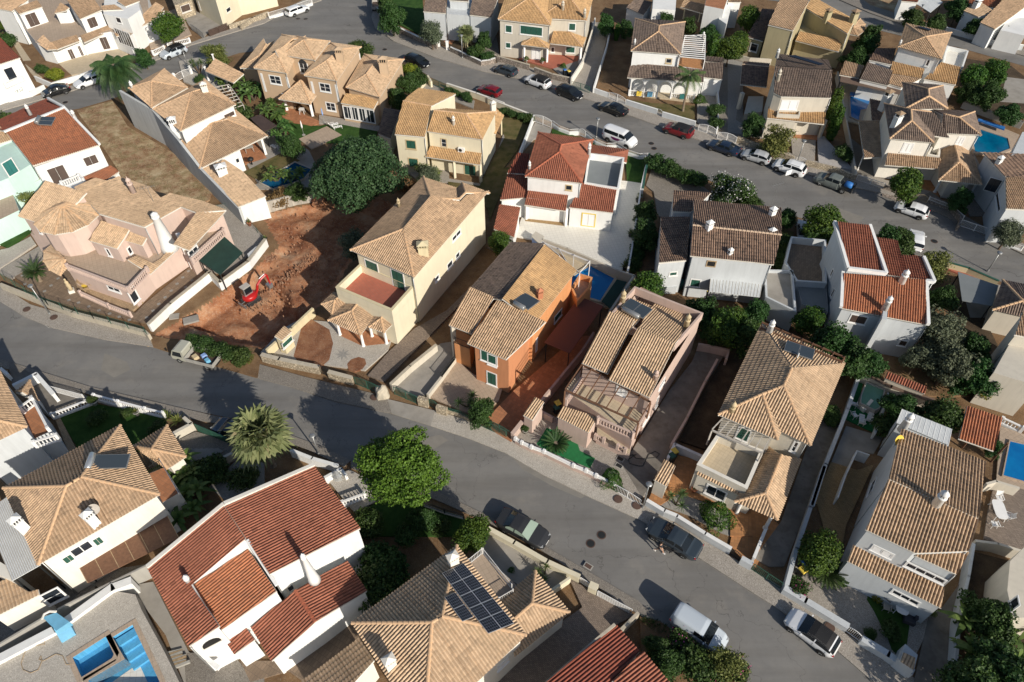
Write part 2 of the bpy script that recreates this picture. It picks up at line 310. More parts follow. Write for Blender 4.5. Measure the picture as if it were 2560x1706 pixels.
def copy_tree(src,loc,rotz=0,scale=1,label=None,group=None):
 def cp(o,par):
  c=o.copy(); COL.objects.link(c)
  if par is not None:c.parent=par
  for ch in o.children:cp(ch,c)
  return c
 r=cp(src,None); r.location=loc; r.rotation_euler=(0,0,rotz); r.scale=(scale,)*3 if isinstance(scale,(int,float))else scale
 if label:r['label']=label
 if group:r['group']=group
 return r
_z=[0.0]
def sheet(name,mat,c,pts,z=None,holes=(),ztop=None):
 """ground sheet of the setting; each lies 4 mm above the one before"""
 if z is None:_z[0]=(_z[0]+.004)%.116; z=.10+_z[0]
 loops=[[at(c,x,y,z)for x,y in pts]]+[[at(hc,x,y,z)for x,y in h]for hc,h in holes]
 flat=[v for l in loops for v in l]; tr=tessellate_polygon(loops); mb=MB(); fs=[]
 for t_ in tr:
  a,b,d=(flat[i]for i in t_)
  fs.append(t_ if(b-a).cross(d-a).z>0 else t_[::-1])
 mb.add(flat,fs); k=0
 for l in loops:
  n=len(l); mb.add([(v.x,v.y,v.z)for v in l]+[(v.x,v.y,-.05)for v in l],[(i,(i+1)%n,n+(i+1)%n,n+i)for i in range(n)])
 return build(mb,name,mat,kind='structure')
 # ------------------------------------------------------------------ shared small meshes
def shared(mb,name,mat,smooth=False):
 me=mb.mesh(name,smooth=smooth); me.materials.append(M(mat)); return me
BALUSTER={}
def baluster_mesh(mat):
 if mat not in BALUSTER:
  BALUSTER[mat]=shared(MB().lathe((0,0,0),[(.05,0),(.05,.06),(.035,.1),(.075,.28),(.055,.42),(.03,.55),(.05,.6),(.05,.66)],6),'baluster',mat,True)
 return BALUSTER[mat]
CAPS={}
def cap_mesh(mat):
 if mat not in CAPS:
  vs=[]; n=5
  for x,r in((0,.15),(.44,.12)):
   vs+=[(x,r*math.cos(PI*k/n),r*.85*math.sin(PI*k/n)+(.03 if x==0 else 0))for k in range(n+1)]
  fs=[(k,k+1,n+2+k,n+1+k)for k in range(n)]+[tuple(range(n+1))]
  CAPS[mat]=shared(MB().add(vs,fs),'ridge_tile',mat)
 return CAPS[mat]
def inset_loop(loop,d):
 """move a plan loop inwards by d (keeps heights)"""
 n=len(loop); a=sum(loop[i].x*loop[(i+1)%n].y-loop[(i+1)%n].x*loop[i].y for i in range(n)); sg=1 if a>0 else-1; out=[]
 for i in range(n):
  p,q,r=loop[i-1],loop[i],loop[(i+1)%n]
  e1=Vector((q.x-p.x,q.y-p.y)); e2=Vector((r.x-q.x,r.y-q.y))
  if e1 .length<1e-4 or e2 .length<1e-4:out.append(q.copy()); continue
  e1 .normalize(); e2 .normalize(); n1=Vector((-e1 .y,e1 .x))*sg; n2=Vector((-e2 .y,e2 .x))*sg
  b=n1+n2
  if b.length<.2:b=n1*1.0; k=1
  else:b.normalize(); k=min(2.0,1/max(.3,b.dot(n1)))
  out.append(Vector((q.x+b.x*d*k,q.y+b.y*d*k,q.z)))
 return out
PH4=[(0,0),(.18,.065),(.38,.09),(.58,.07),(.78,0)]
PH3=[(0,0),(.2,.09),(.55,.09),(.76,0)]
def tile_face(poly,col,row,coarse):
 """corrugated barrel-tile sheet over a planar polygon whose first edge is the eave"""
 o=poly[0]; n=Vector((0,0,0))
 for i in range(len(poly)):n+=poly[i].cross(poly[(i+1)%len(poly)])
 n.normalize(); n=-n if n.z<0 else n
 X=(poly[1]-poly[0]).normalized(); Y=n.cross(X).normalized()
 cen=sum(poly,Vector())/len(poly)
 if(cen-o).dot(Y)<0:Y=-Y; X=-X
 P=np.array([((p-o).dot(X),(p-o).dot(Y))for p in poly]); k=len(P)
 s0,s1=P[:,0].min(),P[:,0].max(); ph=PH3 if coarse else PH4
 S=[]; Hh=[]
 for c in range(int(math.floor(s0/col)),int(math.ceil(s1/col))+1):
  for a,h in ph:
   v=(c+a)*col
   if s0+1e-4<v<s1-1e-4:S.append(v); Hh.append(h)
 for p in P:
  for e in(-1e-3,1e-3):
   v=p[0]+e
   if s0-1e-6<=v<=s1+1e-6:S.append(v); Hh.append(.04)
 idx=np.argsort(S); S=np.array(S)[idx]; Hh=np.array(Hh)[idx]
 lo=np.full(len(S),1e9); hi=np.full(len(S),-1e9)
 for i in range(k):
  a,b=P[i],P[(i+1)%k]
  if abs(b[0]-a[0])<1e-6:continue
  f=(S-a[0])/(b[0]-a[0]); ok=(f>=-1e-9)&(f<=1+1e-9); t_=a[1]+f*(b[1]-a[1])
  lo=np.where(ok,np.minimum(lo,t_),lo); hi=np.where(ok,np.maximum(hi,t_),hi)
 bad=hi<lo; lo[bad]=0; hi[bad]=0
 tmax=P[:,1].max(); tmin=P[:,1].min(); T=[]; Fh=[]
 for j in range(int(math.floor(tmin/row)),int(math.ceil(tmax/row))+1):
  T+=[j*row,(j+1)*row-1e-4]; Fh+=[.032,0]
 T=np.array(T); Fh=np.array(Fh); TT=np.clip(T[None,:],lo[:,None],hi[:,None])
 jit=(np.random.rand(len(S),1)-.5)*.008
 Z=.025+Hh[:,None]+Fh[None,:]+jit+.012*np.sin(S[:,None]*.9+TT*.7)
 V=np.array(o)[None,None,:]+S[:,None,None]*np.array(X)+TT[:,:,None]*np.array(Y)+Z[:,:,None]*np.array(n)
 nt=len(T); keep=[]
 for i in range(len(S)-1):
  d=(TT[i,1:]-TT[i,:-1])+(TT[i+1,1:]-TT[i+1,:-1]); pos=(T[:-1]>min(lo[i],lo[i+1])-1e-6)&(T[1:]<max(hi[i],hi[i+1])+1e-6)
  js=np.nonzero((d>2e-3)|((d>=0)&pos&(np.arange(nt-1)%2==1)))[0]
  keep+=[(i*nt+j,(i+1)*nt+j,(i+1)*nt+j+1,i*nt+j+1)for j in js]
 ro=random.randint(0,900)
 UV=np.stack([np.broadcast_to((S/col)[:,None],TT.shape)+ro+.02,(TT/row)+ro],-1).reshape(-1,2)
 UV[:,1]+=np.tile(np.where(np.arange(nt)%2==0,.01,-.01),len(S))
 V=V.reshape(-1,3)
 if X.cross(Y).z<0:keep=[q[::-1]for q in keep]
 return V,keep,UV,n
def facade(o):pass
def flat_poly(L):
 """bring a roof face into one plane, keeping its plan"""
 if len(L)<4:return L
 n=Vector()
 for i in range(len(L)):n+=L[i].cross(L[(i+1)%len(L)])
 n.normalize(); c=sum(L,Vector())/len(L)
 return[Vector((p.x,p.y,c.z-(n.x*(p.x-c.x)+n.y*(p.y-c.y))/n.z))for p in L]
class House:
 def __init__(s,c,x,y,name,label,cat='house',wall='white',group=None):
  p=at(c,x,y,0); s.o=thing(name,label,cat,p,group); s.wall=wall; s.c=c
  s.planes=[]; s.tops=[]; s.dist=(p-EYE).length
  # ---- walls
 def walls(s,loop,z0=0.0,mat=None,name='wall',cap=True,drop=.16):
  mb=MB(); n=len(loop); L=[Vector(p)for p in loop]
  a=sum(L[i].x*L[(i+1)%n].y-L[(i+1)%n].x*L[i].y for i in range(n))
  if a<0:L.reverse()
  vs=[(p.x,p.y,z0)for p in L]+[(p.x,p.y,p.z-drop)for p in L]
  fs=[(i,(i+1)%n,n+(i+1)%n,n+i)for i in range(n)]
  if cap:
   for t_ in tessellate_polygon([[Vector((p.x,p.y,0))for p in L]]):
    q0,q1,q2=(L[i]for i in t_); cr=(q1 .x-q0 .x)*(q2 .y-q0 .y)-(q1 .y-q0 .y)*(q2 .x-q0 .x)
    fs.append(tuple(n+i for i in(t_ if cr>0 else t_[::-1])))
  mb.add(vs,fs)
  for i in range(n):
   p,q=L[i],L[(i+1)%n]; d=Vector((q.x-p.x,q.y-p.y,0))
   if d.length>.3:s.planes.append((Vector((p.x,p.y,0)),d.normalized(),d.length,z0,max(p.z,q.z)-drop))
  return build(mb,name,mat or s.wall,s.o)
 def block(s,c,pts,z,z0=0.0,mat=None,parapet=0,pth=.22,floor=None,cop=None,drop=0.0):
  """flat-topped volume; z = top of the parapet when there is one, floor lies parapet metres below"""
  L=ats(c,pts,z); s.walls(L,z0,mat,drop=parapet+drop)
  if floor:s.floor(L,z-parapet+.004,floor)
  if parapet:s.parapet(L,z-parapet,parapet,mat,pth,cop)
  s.tops.append((L,Vector((0,0,1)),z-parapet)); return L
 def floor(s,L,z,mat,name='terrace_floor'):
  mb=MB(); inn=inset_loop(L,.02); mb.prism(inn,z-.02,z+.004); return build(mb,name,mat,s.o)
 def parapet(s,L,z,h,mat=None,th=.22,cop=None,name='parapet'):
  mb=MB(); I=inset_loop(L,th); n=len(L)
  for i in range(n):
   j=(i+1)%n; mb.prism([L[i],L[j],I[j],I[i]],z-.05,z+h)
   p,q=L[i],L[j]; d=Vector((q.x-p.x,q.y-p.y,0))
   if d.length>.3:s.planes.append((Vector((p.x,p.y,0)),d.normalized(),d.length,z,z+h))
  o=build(mb,name,mat or s.wall,s.o)
  if cop:
   mb=MB(); A=inset_loop(L,-.04); B=inset_loop(L,th+.04)
   for i in range(n):j=(i+1)%n; mb.prism([A[i],A[j],B[j],B[i]],z+h+.002,z+h+.05)
   build(mb,'coping',cop,s.o)
  return o
  # ---- roofs
 def roof(s,c,verts,faces,mat='tile_tan',z0=0.0,walls=True,over=.3,wmat=None,trim='warmwhite',col=.235,row=.42,deck=.13,caps=True,wdrop=.16):
  V={k:(at(c,*v)if not isinstance(v,Vector)else v)for k,v in verts.items()}
  F=[f.split()for f in faces]; P=[flat_poly([V[k]for k in f])for f in F]; far=s.dist>95
  vs=[]; fs=[]; uv=[]; nrm=[]; kk=0
  for f,poly in zip(F,P):
   v,q,u,n=tile_face(poly,col,row,far); fs+=[tuple(i+kk for i in t_)for t_ in q]; kk+=len(v); vs.append(v); uv.append(u); nrm.append(n)
   s.tops.append((poly,n,None))
  vs=np.concatenate(vs)-np.array(ORG[s.o]); uv=np.concatenate(uv)
  me=bpy.data.meshes.new('roof_tiles'); me.from_pydata(vs.tolist(),[],fs)
  li=np.empty(len(me.loops),dtype=np.int32); me.loops.foreach_get('vertex_index',li)
  me.uv_layers.new(name='UVMap').data.foreach_set('uv',uv[li].ravel()); me.materials.append(M(mat))
  dk=MB()
  for poly,n in zip(P,nrm):
   m=len(poly); top=[p-n*.01 for p in poly]; bot=[p-n*deck for p in poly]
   dk.add(top+bot,[tuple(range(m))[::1],tuple(range(m,2*m))[::-1]]+[(i,m+i,m+(i+1)%m,(i+1)%m)for i in range(m)])
  ro=build(dk,'roof',trim,s.o)
  rt=link(bpy.data.objects.new('roof_tiles',me),ro); rt['kind']='stuff'
  E_={}
  for fi,f in enumerate(F):
   for i in range(len(f)):E_.setdefault(frozenset((f[i],f[(i+1)%len(f)])),[]).append((fi,f[i],f[(i+1)%len(f)]))
  joined=MB(); ncap=0
  if caps:
   for e,l in E_.items():
    a,b=V[l[0][1]],V[l[0][2]]
    if len(l)==2:
     fa,fb=l[0][0],l[1][0]; cb=sum(P[fb],Vector())/len(P[fb])
     if(cb-a).dot(nrm[fa])>-.02:continue
    else:continue
    if a.z>b.z:a,b=b,a
    d=b-a; L_=d.length
    if L_<.5:continue
    nn_=(nrm[fa]+nrm[fb]).normalized(); X=d.normalized(); Yv=nn_.cross(X).normalized(); Zv=X.cross(Yv)
    k=max(1,int(L_/.4)); st=L_/k
    for i in range(k):
     p=a+X*(i*st)+Zv*.03; R=Matrix((X,Yv,Zv)).transposed().to_4x4(); R.translation=p-ORG[s.o]
     if s.dist<88 and ncap<290:
      t_=bpy.data.objects.new('ridge_tile',cap_mesh(RIDGE[mat])); COL.objects.link(t_); t_.parent=ro; t_.matrix_local=R; ncap+=1
     else:
      m_=cap_mesh(RIDGE[mat]); R.translation=p
      joined.add([R@v.co for v in m_.vertices],[tuple(pl.vertices)for pl in m_.polygons])
   if joined.v:build(joined,'ridge_tiles',RIDGE[mat],ro,kind='stuff')
  nxt={}
  for e,l in E_.items():
   if len(l)==1:nxt.setdefault(l[0][1],[]).append(l[0][2]); nxt.setdefault(l[0][2],[]).append(l[0][1])
  if walls and nxt:
   st=next(iter(nxt)); loop=[st]; prev=None; cur=st
   while True:
    o_=[k for k in nxt[cur]if k!=prev]
    if not o_:break
    prev,cur=cur,o_[0]
    if cur==st or len(loop)>60:break
    loop.append(cur)
   L=inset_loop([V[k]for k in loop],over); s.walls(L,z0,wmat,cap=False,drop=wdrop)
   D_=inset_loop([V[k]for k in loop],over-.07); q=min(D_,key=lambda p:p.y)
   if q.z>4.5 and z0==0:build(MB().tube([Vector((q.x,q.y,.1)),Vector((q.x,q.y,q.z-.2))],.05,6),'downpipe','greymetal',s.o,True)
  return V
 def hip(s,c,q,ze,rise=None,pitch=.42,ends=(1,1),ridge=None,mat='tile_tan',**kw):
  """q = four eave corners; the ridge runs from edge q0q1 to edge q2q3. ends 1 = hipped, 0 = gable"""
  A,B,C_,D=(v if isinstance(v,Vector)else at(c,v[0],v[1],v[2]if len(v)>2 else ze)for v in q); m1=(A+B)/2; m2=(C_+D)/2
  w=((A-B).length+(C_-D).length)/2; l=max(.1,(m2-m1).length); rise=rise or w/2*pitch; k=min(.5,(w/2)/l)
  r1=m1 .lerp(m2,k if ends[0]else 0); r2=m2 .lerp(m1,k if ends[1]else 0)
  if ridge:r1,r2=(at(c,*p)for p in ridge); 
  else:r1 .z+=rise; r2 .z+=rise
  V=dict(A=A,B=B,C=C_,D=D,R=r1,Q=r2); F=[]
  if ends[0]and ends[1]and(r1-r2).length<.3:
   V['R']=(r1+r2)/2; del V['Q']; F=['A B R','B C R','C D R','D A R']
  else:
   F=['B C Q R','D A R Q']+(['A B R']if ends[0]else[])+(['C D Q']if ends[1]else[])
  s.roof(c,V,F,mat,**kw); return V
 def shed(s,c,q,ze,rise=.8,mat='tile_tan',**kw):
  """q0q1 = low eave, q2q3 = high edge; heights ze and ze+rise (pixels read at those heights)"""
  z=[ze,ze,ze+rise,ze+rise]; V={k:at(c,p[0],p[1],p[2]if len(p)>2 else h)for k,p,h in zip('ABCD',q,z)}
  s.roof(c,V,['A B C D'],mat,**kw); return V
  # ---- lookups
 def hit_wall(s,c,x,y):
  d=ray(c,x,y); best=None
  for P0,X,L,z0,z1 in s.planes:
   n=Vector((X.y,-X.x,0)); dn=d.dot(n)
   if dn>=-1e-4:continue
   k=(P0-EYE).dot(n)/dn; p=EYE+d*k; t_=(p-P0).dot(X)
   if-.2<=t_<=L+.2 and z0-.3<=p.z<=z1+.3 and(best is None or k<best[0]):best=(k,P0,X,n,t_,p.z)
  return best
 def hit_top(s,c,x,y):
  d=ray(c,x,y); best=None
  for poly,n,z in s.tops:
   dn=d.dot(n)
   if abs(dn)<1e-5:continue
   p0=poly[0].copy()
   if z is not None:p0 .z=z
   k=(p0-EYE).dot(n)/dn; p=EYE+d*k; ins=False; m=len(poly)
   for i in range(m):
    a,b=poly[i],poly[(i+1)%m]
    if(a.y>p.y)!=(b.y>p.y)and p.x<(b.x-a.x)*(p.y-a.y)/(b.y-a.y)+a.x:ins=not ins
   if ins and(best is None or k<best[0]):best=(k,p,n)
  if best:return best[1],best[2]
  return at(c,x,y,6.0),Vector((0,0,1))
  # ---- openings
 def win(s,x1,y1,x2,y2,kind='W',c=None,band=None,arch=False):
  c=c or s.c; h=s.hit_wall(c,x1,y1)
  if not h:print('NOWALL',s.o.name,x1,y1); return
  k,P0,X,n,t1,za=h; d=ray(c,x2,y2); kk=(P0-EYE).dot(n)/d.dot(n); p=EYE+d*kk; t2=(p-P0).dot(X); zb=p.z
  if t1>t2:t1,t2=t2,t1
  if za>zb:za,zb=zb,za
  w,hh=t2-t1,zb-za
  if w<.15 or hh<.15 or w>12 or hh>6:print('BADWIN',s.o.name,x1,y1,round(w,2),round(hh,2)); return
  def q(t_,z,o):return P0+X*t_+n*o+Vector((0,0,z))
  def panel(mb,a,b,z0,z1,o0,o1,m=0):
   v=[q(t_,z,o)for o in(o0,o1)for t_,z in((a,z0),(b,z0),(b,z1),(a,z1))]
   mb.add(v,[(0,1,2,3)[::-1],(4,5,6,7),(0,1,5,4),(1,2,6,5),(2,3,7,6),(3,0,4,7)],m)
  fr=MB(); b_=.12 if band!=0 else.05; fm=band or 'whitepaint'
  for a0,a1,z0,z1 in((t1-b_,t1,za-b_,zb+b_),(t2,t2+b_,za-b_,zb+b_),(t1,t2,zb,zb+b_),(t1,t2,za-b_,za)):panel(fr,a0,a1,z0,z1,-.03,.045)
  nm='garage_door' if kind=='R' else 'door' if hh>1.75 and kind!='O' else 'window'
  fo=build(fr,nm,fm if fm in MATS else 'whitepaint',s.o)
  if kind in 'GBST':
   cm=dict(G='green',B='brown',S='whitepaint',T='teal')[kind]; nn_=2 if w<2.2 else int(w/.75)
   for i in range(nn_):
    mb=MB(); a0=t1+(w*i/nn_)+.015; a1=t1+w*(i+1)/nn_-.015; e=.06
    for g0,g1,z0,z1 in((a0,a0+e,za,zb),(a1-e,a1,za,zb),(a0+e,a1-e,zb-e,zb),(a0+e,a1-e,za,za+e)):panel(mb,g0,g1,z0,z1,-.02,.04)
    m_=max(3,int((hh-.12)/.14))
    for j in range(m_):
     z0=za+e+(hh-2*e)*j/m_; z1=za+e+(hh-2*e)*(j+1)/m_; v=[q(a0+e,z0,.034),q(a1-e,z0,.034),q(a1-e,z1,.008),q(a0+e,z1,.008)]
     mb.add(v,[(0,1,2,3)])
    build(mb,'shutter',cm,fo)
  elif kind=='R':
   mb=MB(); m_=max(3,int(hh/.35))
   for j in range(m_):panel(mb,t1+.01,t2-.01,za+hh*j/m_+.01,za+hh*(j+1)/m_-.01,-.02,.02)
   panel(mb,t1,t2,za,zb,-.04,.004); build(mb,'door_panel','whitepaint',fo)
  elif kind=='O':
   mb=MB(); panel(mb,t1,t2,za,zb,-.02,.006); build(mb,'opening','black',fo)
  else:
   mb=MB(); panel(mb,t1,t2,za,zb,-.02,.006); build(mb,'pane','glass',fo)
   mb=MB(); e=.035; nv=max(1,int(w/.6)); nh=max(1,int(hh/.55))if kind=='W' else 0
   for i in range(nv+1):a=t1+w*i/nv; panel(mb,a-e,a+e,za,zb,-.01,.03)
   for j in range(nh+1):z=za+hh*j/max(1,nh); panel(mb,t1,t2,z-e*.6,z+e*.6,-.01,.028)
   build(mb,'glazing_bar','darkmetal' if kind=='K' else 'whitepaint',fo)
  if nm=='window' and kind!='O':
   mb=MB(); panel(mb,t1-.16,t2+.16,za-.2,za-.125,-.03,.12); build(mb,'sill',fm if fm in MATS else 'whitepaint',fo)
  if arch:
   mb=MB(); cx=(t1+t2)/2; r=w/2; N=8
   pts=[(cx+r*math.cos(PI*i/N),zb+min(r,.8)*math.sin(PI*i/N))for i in range(N+1)]
   mb.add([q(a,z,.048)for a,z in pts],[tuple(range(N+1))]); build(mb,'arched_head','black' if kind=='O' else 'glass',fo)
  return fo
  # ---- chimneys and columns
 def chim(s,x,y,h=1.6,kind='box',w=.55,mat=None,c=None,ang=0.5,base=None):
  c=c or s.c; p,n=s.hit_top(c,x,y); p=p if base is None else at(c,x,y,base); m=mat or 'warmwhite'; p=p-Vector((0,0,.4 if base is None else 0)); h+=.4 if base is None else 0
  mb=MB()
  if kind=='round':
   r=w/2; mb.lathe(p,[(r*1.05,0),(r*.8,h*.62),(r*.95,h*.63),(r*.95,h*.68),(r*.7,h*.69)],14); ch=build(mb,'chimney',m,s.o,True)
   mb=MB()
   for i in range(8):
    a=2*PI*i/8; mb.box(p+Vector((r*.62*math.cos(a),r*.62*math.sin(a),h*.68)),.06,r*.3,h*.14,a)
   build(mb,'lantern',m,ch)['kind']='stuff'; build(MB().lathe(p+Vector((0,0,h*.68)),[(r*.42,0),(r*.42,h*.14)],8),'flue','black',ch)
   build(MB().lathe(p+Vector((0,0,h*.82)),[(r*.85,0),(r*.9,h*.03),(r*.5,h*.12),(.04,h*.15),(.04,h*.18),(.02,h*.24)],12),'cap',m,ch,True)
  elif kind=='cone':
   mb.lathe(p,[(w*.62,0),(w*.5,h*.12),(w*.22,h*.84),(w*.26,h*.85),(w*.26,h*.88),(w*.2,h*.89)],16); ch=build(mb,'chimney',m,s.o,True)
   mb=MB()
   for i in range(8):a=2*PI*i/8; mb.box(p+Vector((w*.2*math.cos(a),w*.2*math.sin(a),h*.885)),.05,.11,h*.05,a)
   build(mb,'lantern',m,ch)['kind']='stuff'; build(MB().lathe(p+Vector((0,0,h*.935)),[(w*.24,0),(w*.23,.06),(w*.12,.2),(.03,.25),(.02,.36)],12),'cap',m,ch,True)
  elif kind=='pipe':
   mb.lathe(p,[(w/2,0),(w/2,h)],10); ch=build(mb,'chimney',m,s.o,True); build(MB().lathe(p+Vector((0,0,h+.05)),[(w*.7,0),(w*.7,.08),(.03,.2)],10),'cap','greymetal',ch)
  else:
   wl=w*1.35; mb.box(p,wl,w,h*.7,ang); mb.box(p+Vector((0,0,h*.7)),wl*1.12,w*1.12,.06,ang); ch=build(mb,'chimney',m,s.o)
   vb=MB(); X=Vector((math.cos(ang),math.sin(ang),0)); Y=Vector((-X.y,X.x,0))
   for i in range(4):
    for j in(-1,1):
     vb.box(p+X*(wl*(-.4+.267*i))+Y*(w*.42*j)+Vector((0,0,h*.7+.06)),.07,.07,h*.16,ang)
   build(vb,'vent_posts',m,ch)['kind']='stuff'; build(MB().box(p+Vector((0,0,h*.7+.06)),wl*.7,w*.6,h*.16,ang),'flue','black',ch)
   cb=MB(); cb.box(p+Vector((0,0,h*.86+.06)),wl*1.2,w*1.25,.05,ang); cb.box(p+Vector((0,0,h*.86+.11)),wl*1.15,w*1.2,.3,ang,top=.08)
   build(cb,'cap',kind if kind in MATS else m,ch)
  return ch
 def column(s,x,y,h,c=None,mat='whitepaint',r=.16,square=False,z=0.0):
  p=at(c or s.c,x,y,z); mb=MB()
  if square:mb.box(p,r*2,r*2,h,.5)
  else:mb.lathe(p,[(r*1.5,0),(r*1.5,.12),(r*1.2,.2),(r,.3),(r*.88,h-.25),(r*1.2,h-.15),(r*1.4,h)],12)
  return build(mb,'column',mat,s.o,not square)
 def rail(s,c,pts,z,h=.85,mat='whitepaint',bal=True,closed=False):
  return balustrade(s.o,ats(c,pts,z),h,mat,bal)
def arcade(h,c,pts,ztop,zs,mat='white',th=.2):
 """spandrels over round arches from one column to the next"""
 L=ats(c,pts,0); N=10
 for a,b in zip(L,L[1:]):
  d=b-a; n=Vector((-d.y,d.x,0)).normalized()*th/2; mb=MB(); vs=[]
  for i in range(N+1):
   k=.5-.5*math.cos(PI*i/N)*.88; z=min(ztop-.1,zs+(ztop-.15-zs)*math.sin(PI*i/N)); p=a+d*k
   vs+=[p+n+Vector((0,0,z)),p+n+Vector((0,0,ztop)),p-n+Vector((0,0,z)),p-n+Vector((0,0,ztop))]
  vs=[a+n+Vector((0,0,zs)),a+n+Vector((0,0,ztop)),a-n+Vector((0,0,zs)),a-n+Vector((0,0,ztop))]+vs+[b+n+Vector((0,0,zs)),b+n+Vector((0,0,ztop)),b-n+Vector((0,0,zs)),b-n+Vector((0,0,ztop))]
  m=N+3; fs=[]
  for i in range(m-1):j=4*i; fs+=[(j,j+4,j+5,j+1),(j+2,j+3,j+7,j+6),(j,j+2,j+6,j+4),(j+1,j+5,j+7,j+3)]
  build(mb.add(vs,fs),'arch',mat,h.o)
def balustrade(parent,L,h=.85,mat='whitepaint',bal=True,post=True,metal=False):
 """L = points on the top of the rail; balusters are single pieces"""
 top=MB(); n=len(L); hd=None
 for i in range(n-1):
  a,b=L[i].copy(),L[i+1].copy()
  top.bar(a-Vector((0,0,.05)),b-Vector((0,0,.05)),.04 if metal else.2,.04 if metal else.1)
  top.bar(a-Vector((0,0,h-.03)),b-Vector((0,0,h-.03)),.04 if metal else.2,.04 if metal else.1)
 if post:
  for p in L:top.box(p-Vector((0,0,h+.05)),.06 if metal else.26,.06 if metal else.26,h+.15,math.atan2(L[-1].y-L[0].y,L[-1].x-L[0].x))
 o=build(top,'balustrade',mat,parent)
 if metal:
  mb=MB()
  for i in range(n-1):
   a,b=L[i],L[i+1]; k=max(2,int((b-a).length/.14))
   for j in range(1,k):p=a.lerp(b,j/k); mb.box(p-Vector((0,0,h)),.022,.022,h-.03)
  r=build(mb,'rail_bar',mat,o); r['kind']='stuff'
 else:
  me=baluster_mesh(mat)
  for i in range(n-1):
   a,b=L[i],L[i+1]; k=max(2,int((b-a).length/.27))
   for j in range(1,k):
    p=a.lerp(b,j/k)-Vector((0,0,h-.08)); q=bpy.data.objects.new('baluster',me); COL.objects.link(q); q.parent=o
    q.location=p-ORG[o]; q.scale=(1,1,(h-.16)/.66)
 return o
 # ------------------------------------------------------------------ garden walls, fences, gates
def wall(c,pts,label,h=1.0,th=.2,mat='white',cop=None,name='garden_wall',group=None,read='top',zs=None):
 z=h if read=='top' else 0; L=ats(c,pts,z); L=[Vector((p.x,p.y,0))for p in L]
 t_=thing(name,label,'wall',L[0],group); mb=MB(); cb=MB()
 for i in range(len(L)-1):
  a,b=L[i],L[i+1]; d=(b-a).normalized(); n=Vector((-d.y,d.x,0))*th/2; e=d*(th*.45 if i<len(L)-2 else 0)
  mb.prism([a-n,b+e-n,b+e+n,a+n],-.05,h)
  n2=n*1.3; cb.prism([a-n2,b+e-n2,b+e+n2,a+n2],h+.002+.001*(i%2),h+.06)
 build(mb,'wall_body',mat,t_)
 if cop:build(cb,'coping',cop,t_)
 return t_
def fence(c,pts,label,h=1.0,base=.4,bmat='white',mat='whitepaint',cat='fence',name='fence',group=None,posts=True,gap=.13,bal=False,z0=0.0):
 """low wall with a railing on it, read along its top"""
 L=[Vector((p.x,p.y,0))for p in ats(c,pts,h)]; t_=thing(name,label,cat,L[0],group)
 if base:
  mb=MB()
  for i in range(len(L)-1):
   d=(L[i+1]-L[i]).normalized(); n=Vector((-d.y,d.x,0))*.11; mb.prism([L[i]-n,L[i+1]-n,L[i+1]+n,L[i]+n],-.05,base)
  build(mb,'base_wall',bmat,t_)
 if bal:balustrade(t_,[Vector((p.x,p.y,h))for p in L],h-base,mat); return t_
 mb=MB(); fb=MB()
 for i in range(len(L)-1):
  a,b=L[i],L[i+1]
  for z in(h-.03,base+.08):fb.bar(a+Vector((0,0,z)),b+Vector((0,0,z)),.04)
  k=max(2,int((b-a).length/gap))
  for j in range(1,k):mb.box(a.lerp(b,j/k)+Vector((0,0,base+.03)),.025,.025,h-base-.03)
 build(fb,'rail',mat,t_); o=build(mb,'bars',mat,t_); o['kind']='stuff'
 if posts:
  for p in L:build(MB().box(p,.09,.09,h+.04),'post',mat,t_)
 return t_
def mesh_fence(c,pts,label,h=1.2,base=0.0,mat='greenfence',name='mesh_fence',step=2.2,z0=0.0):
 """wire netting between thin posts"""
 L=[Vector((p.x,p.y,base))for p in ats(c,pts,base+h)]; t_=thing(name,label,'fence',L[0]); mb=MB(); pb=MB()
 for i in range(len(L)-1):
  a,b=L[i],L[i+1]; l=(b-a).length; k=max(1,round(l/step))
  for j in range(k+1):pb.box(a.lerp(b,j/k),.05,.05,h)
  m_=int(l/.3)
  for j in range(m_):mb.bar(a.lerp(b,j/m_),a.lerp(b,min(1,(j+2)/m_))+Vector((0,0,h)),.008); mb.bar(a.lerp(b,j/m_)+Vector((0,0,h)),a.lerp(b,min(1,(j+2)/m_)),.008)
  mb.bar(a+Vector((0,0,h)),b+Vector((0,0,h)),.02)
 build(pb,'post',mat,t_); w_=build(mb,'netting',mat,t_); w_['kind']='stuff'; return t_
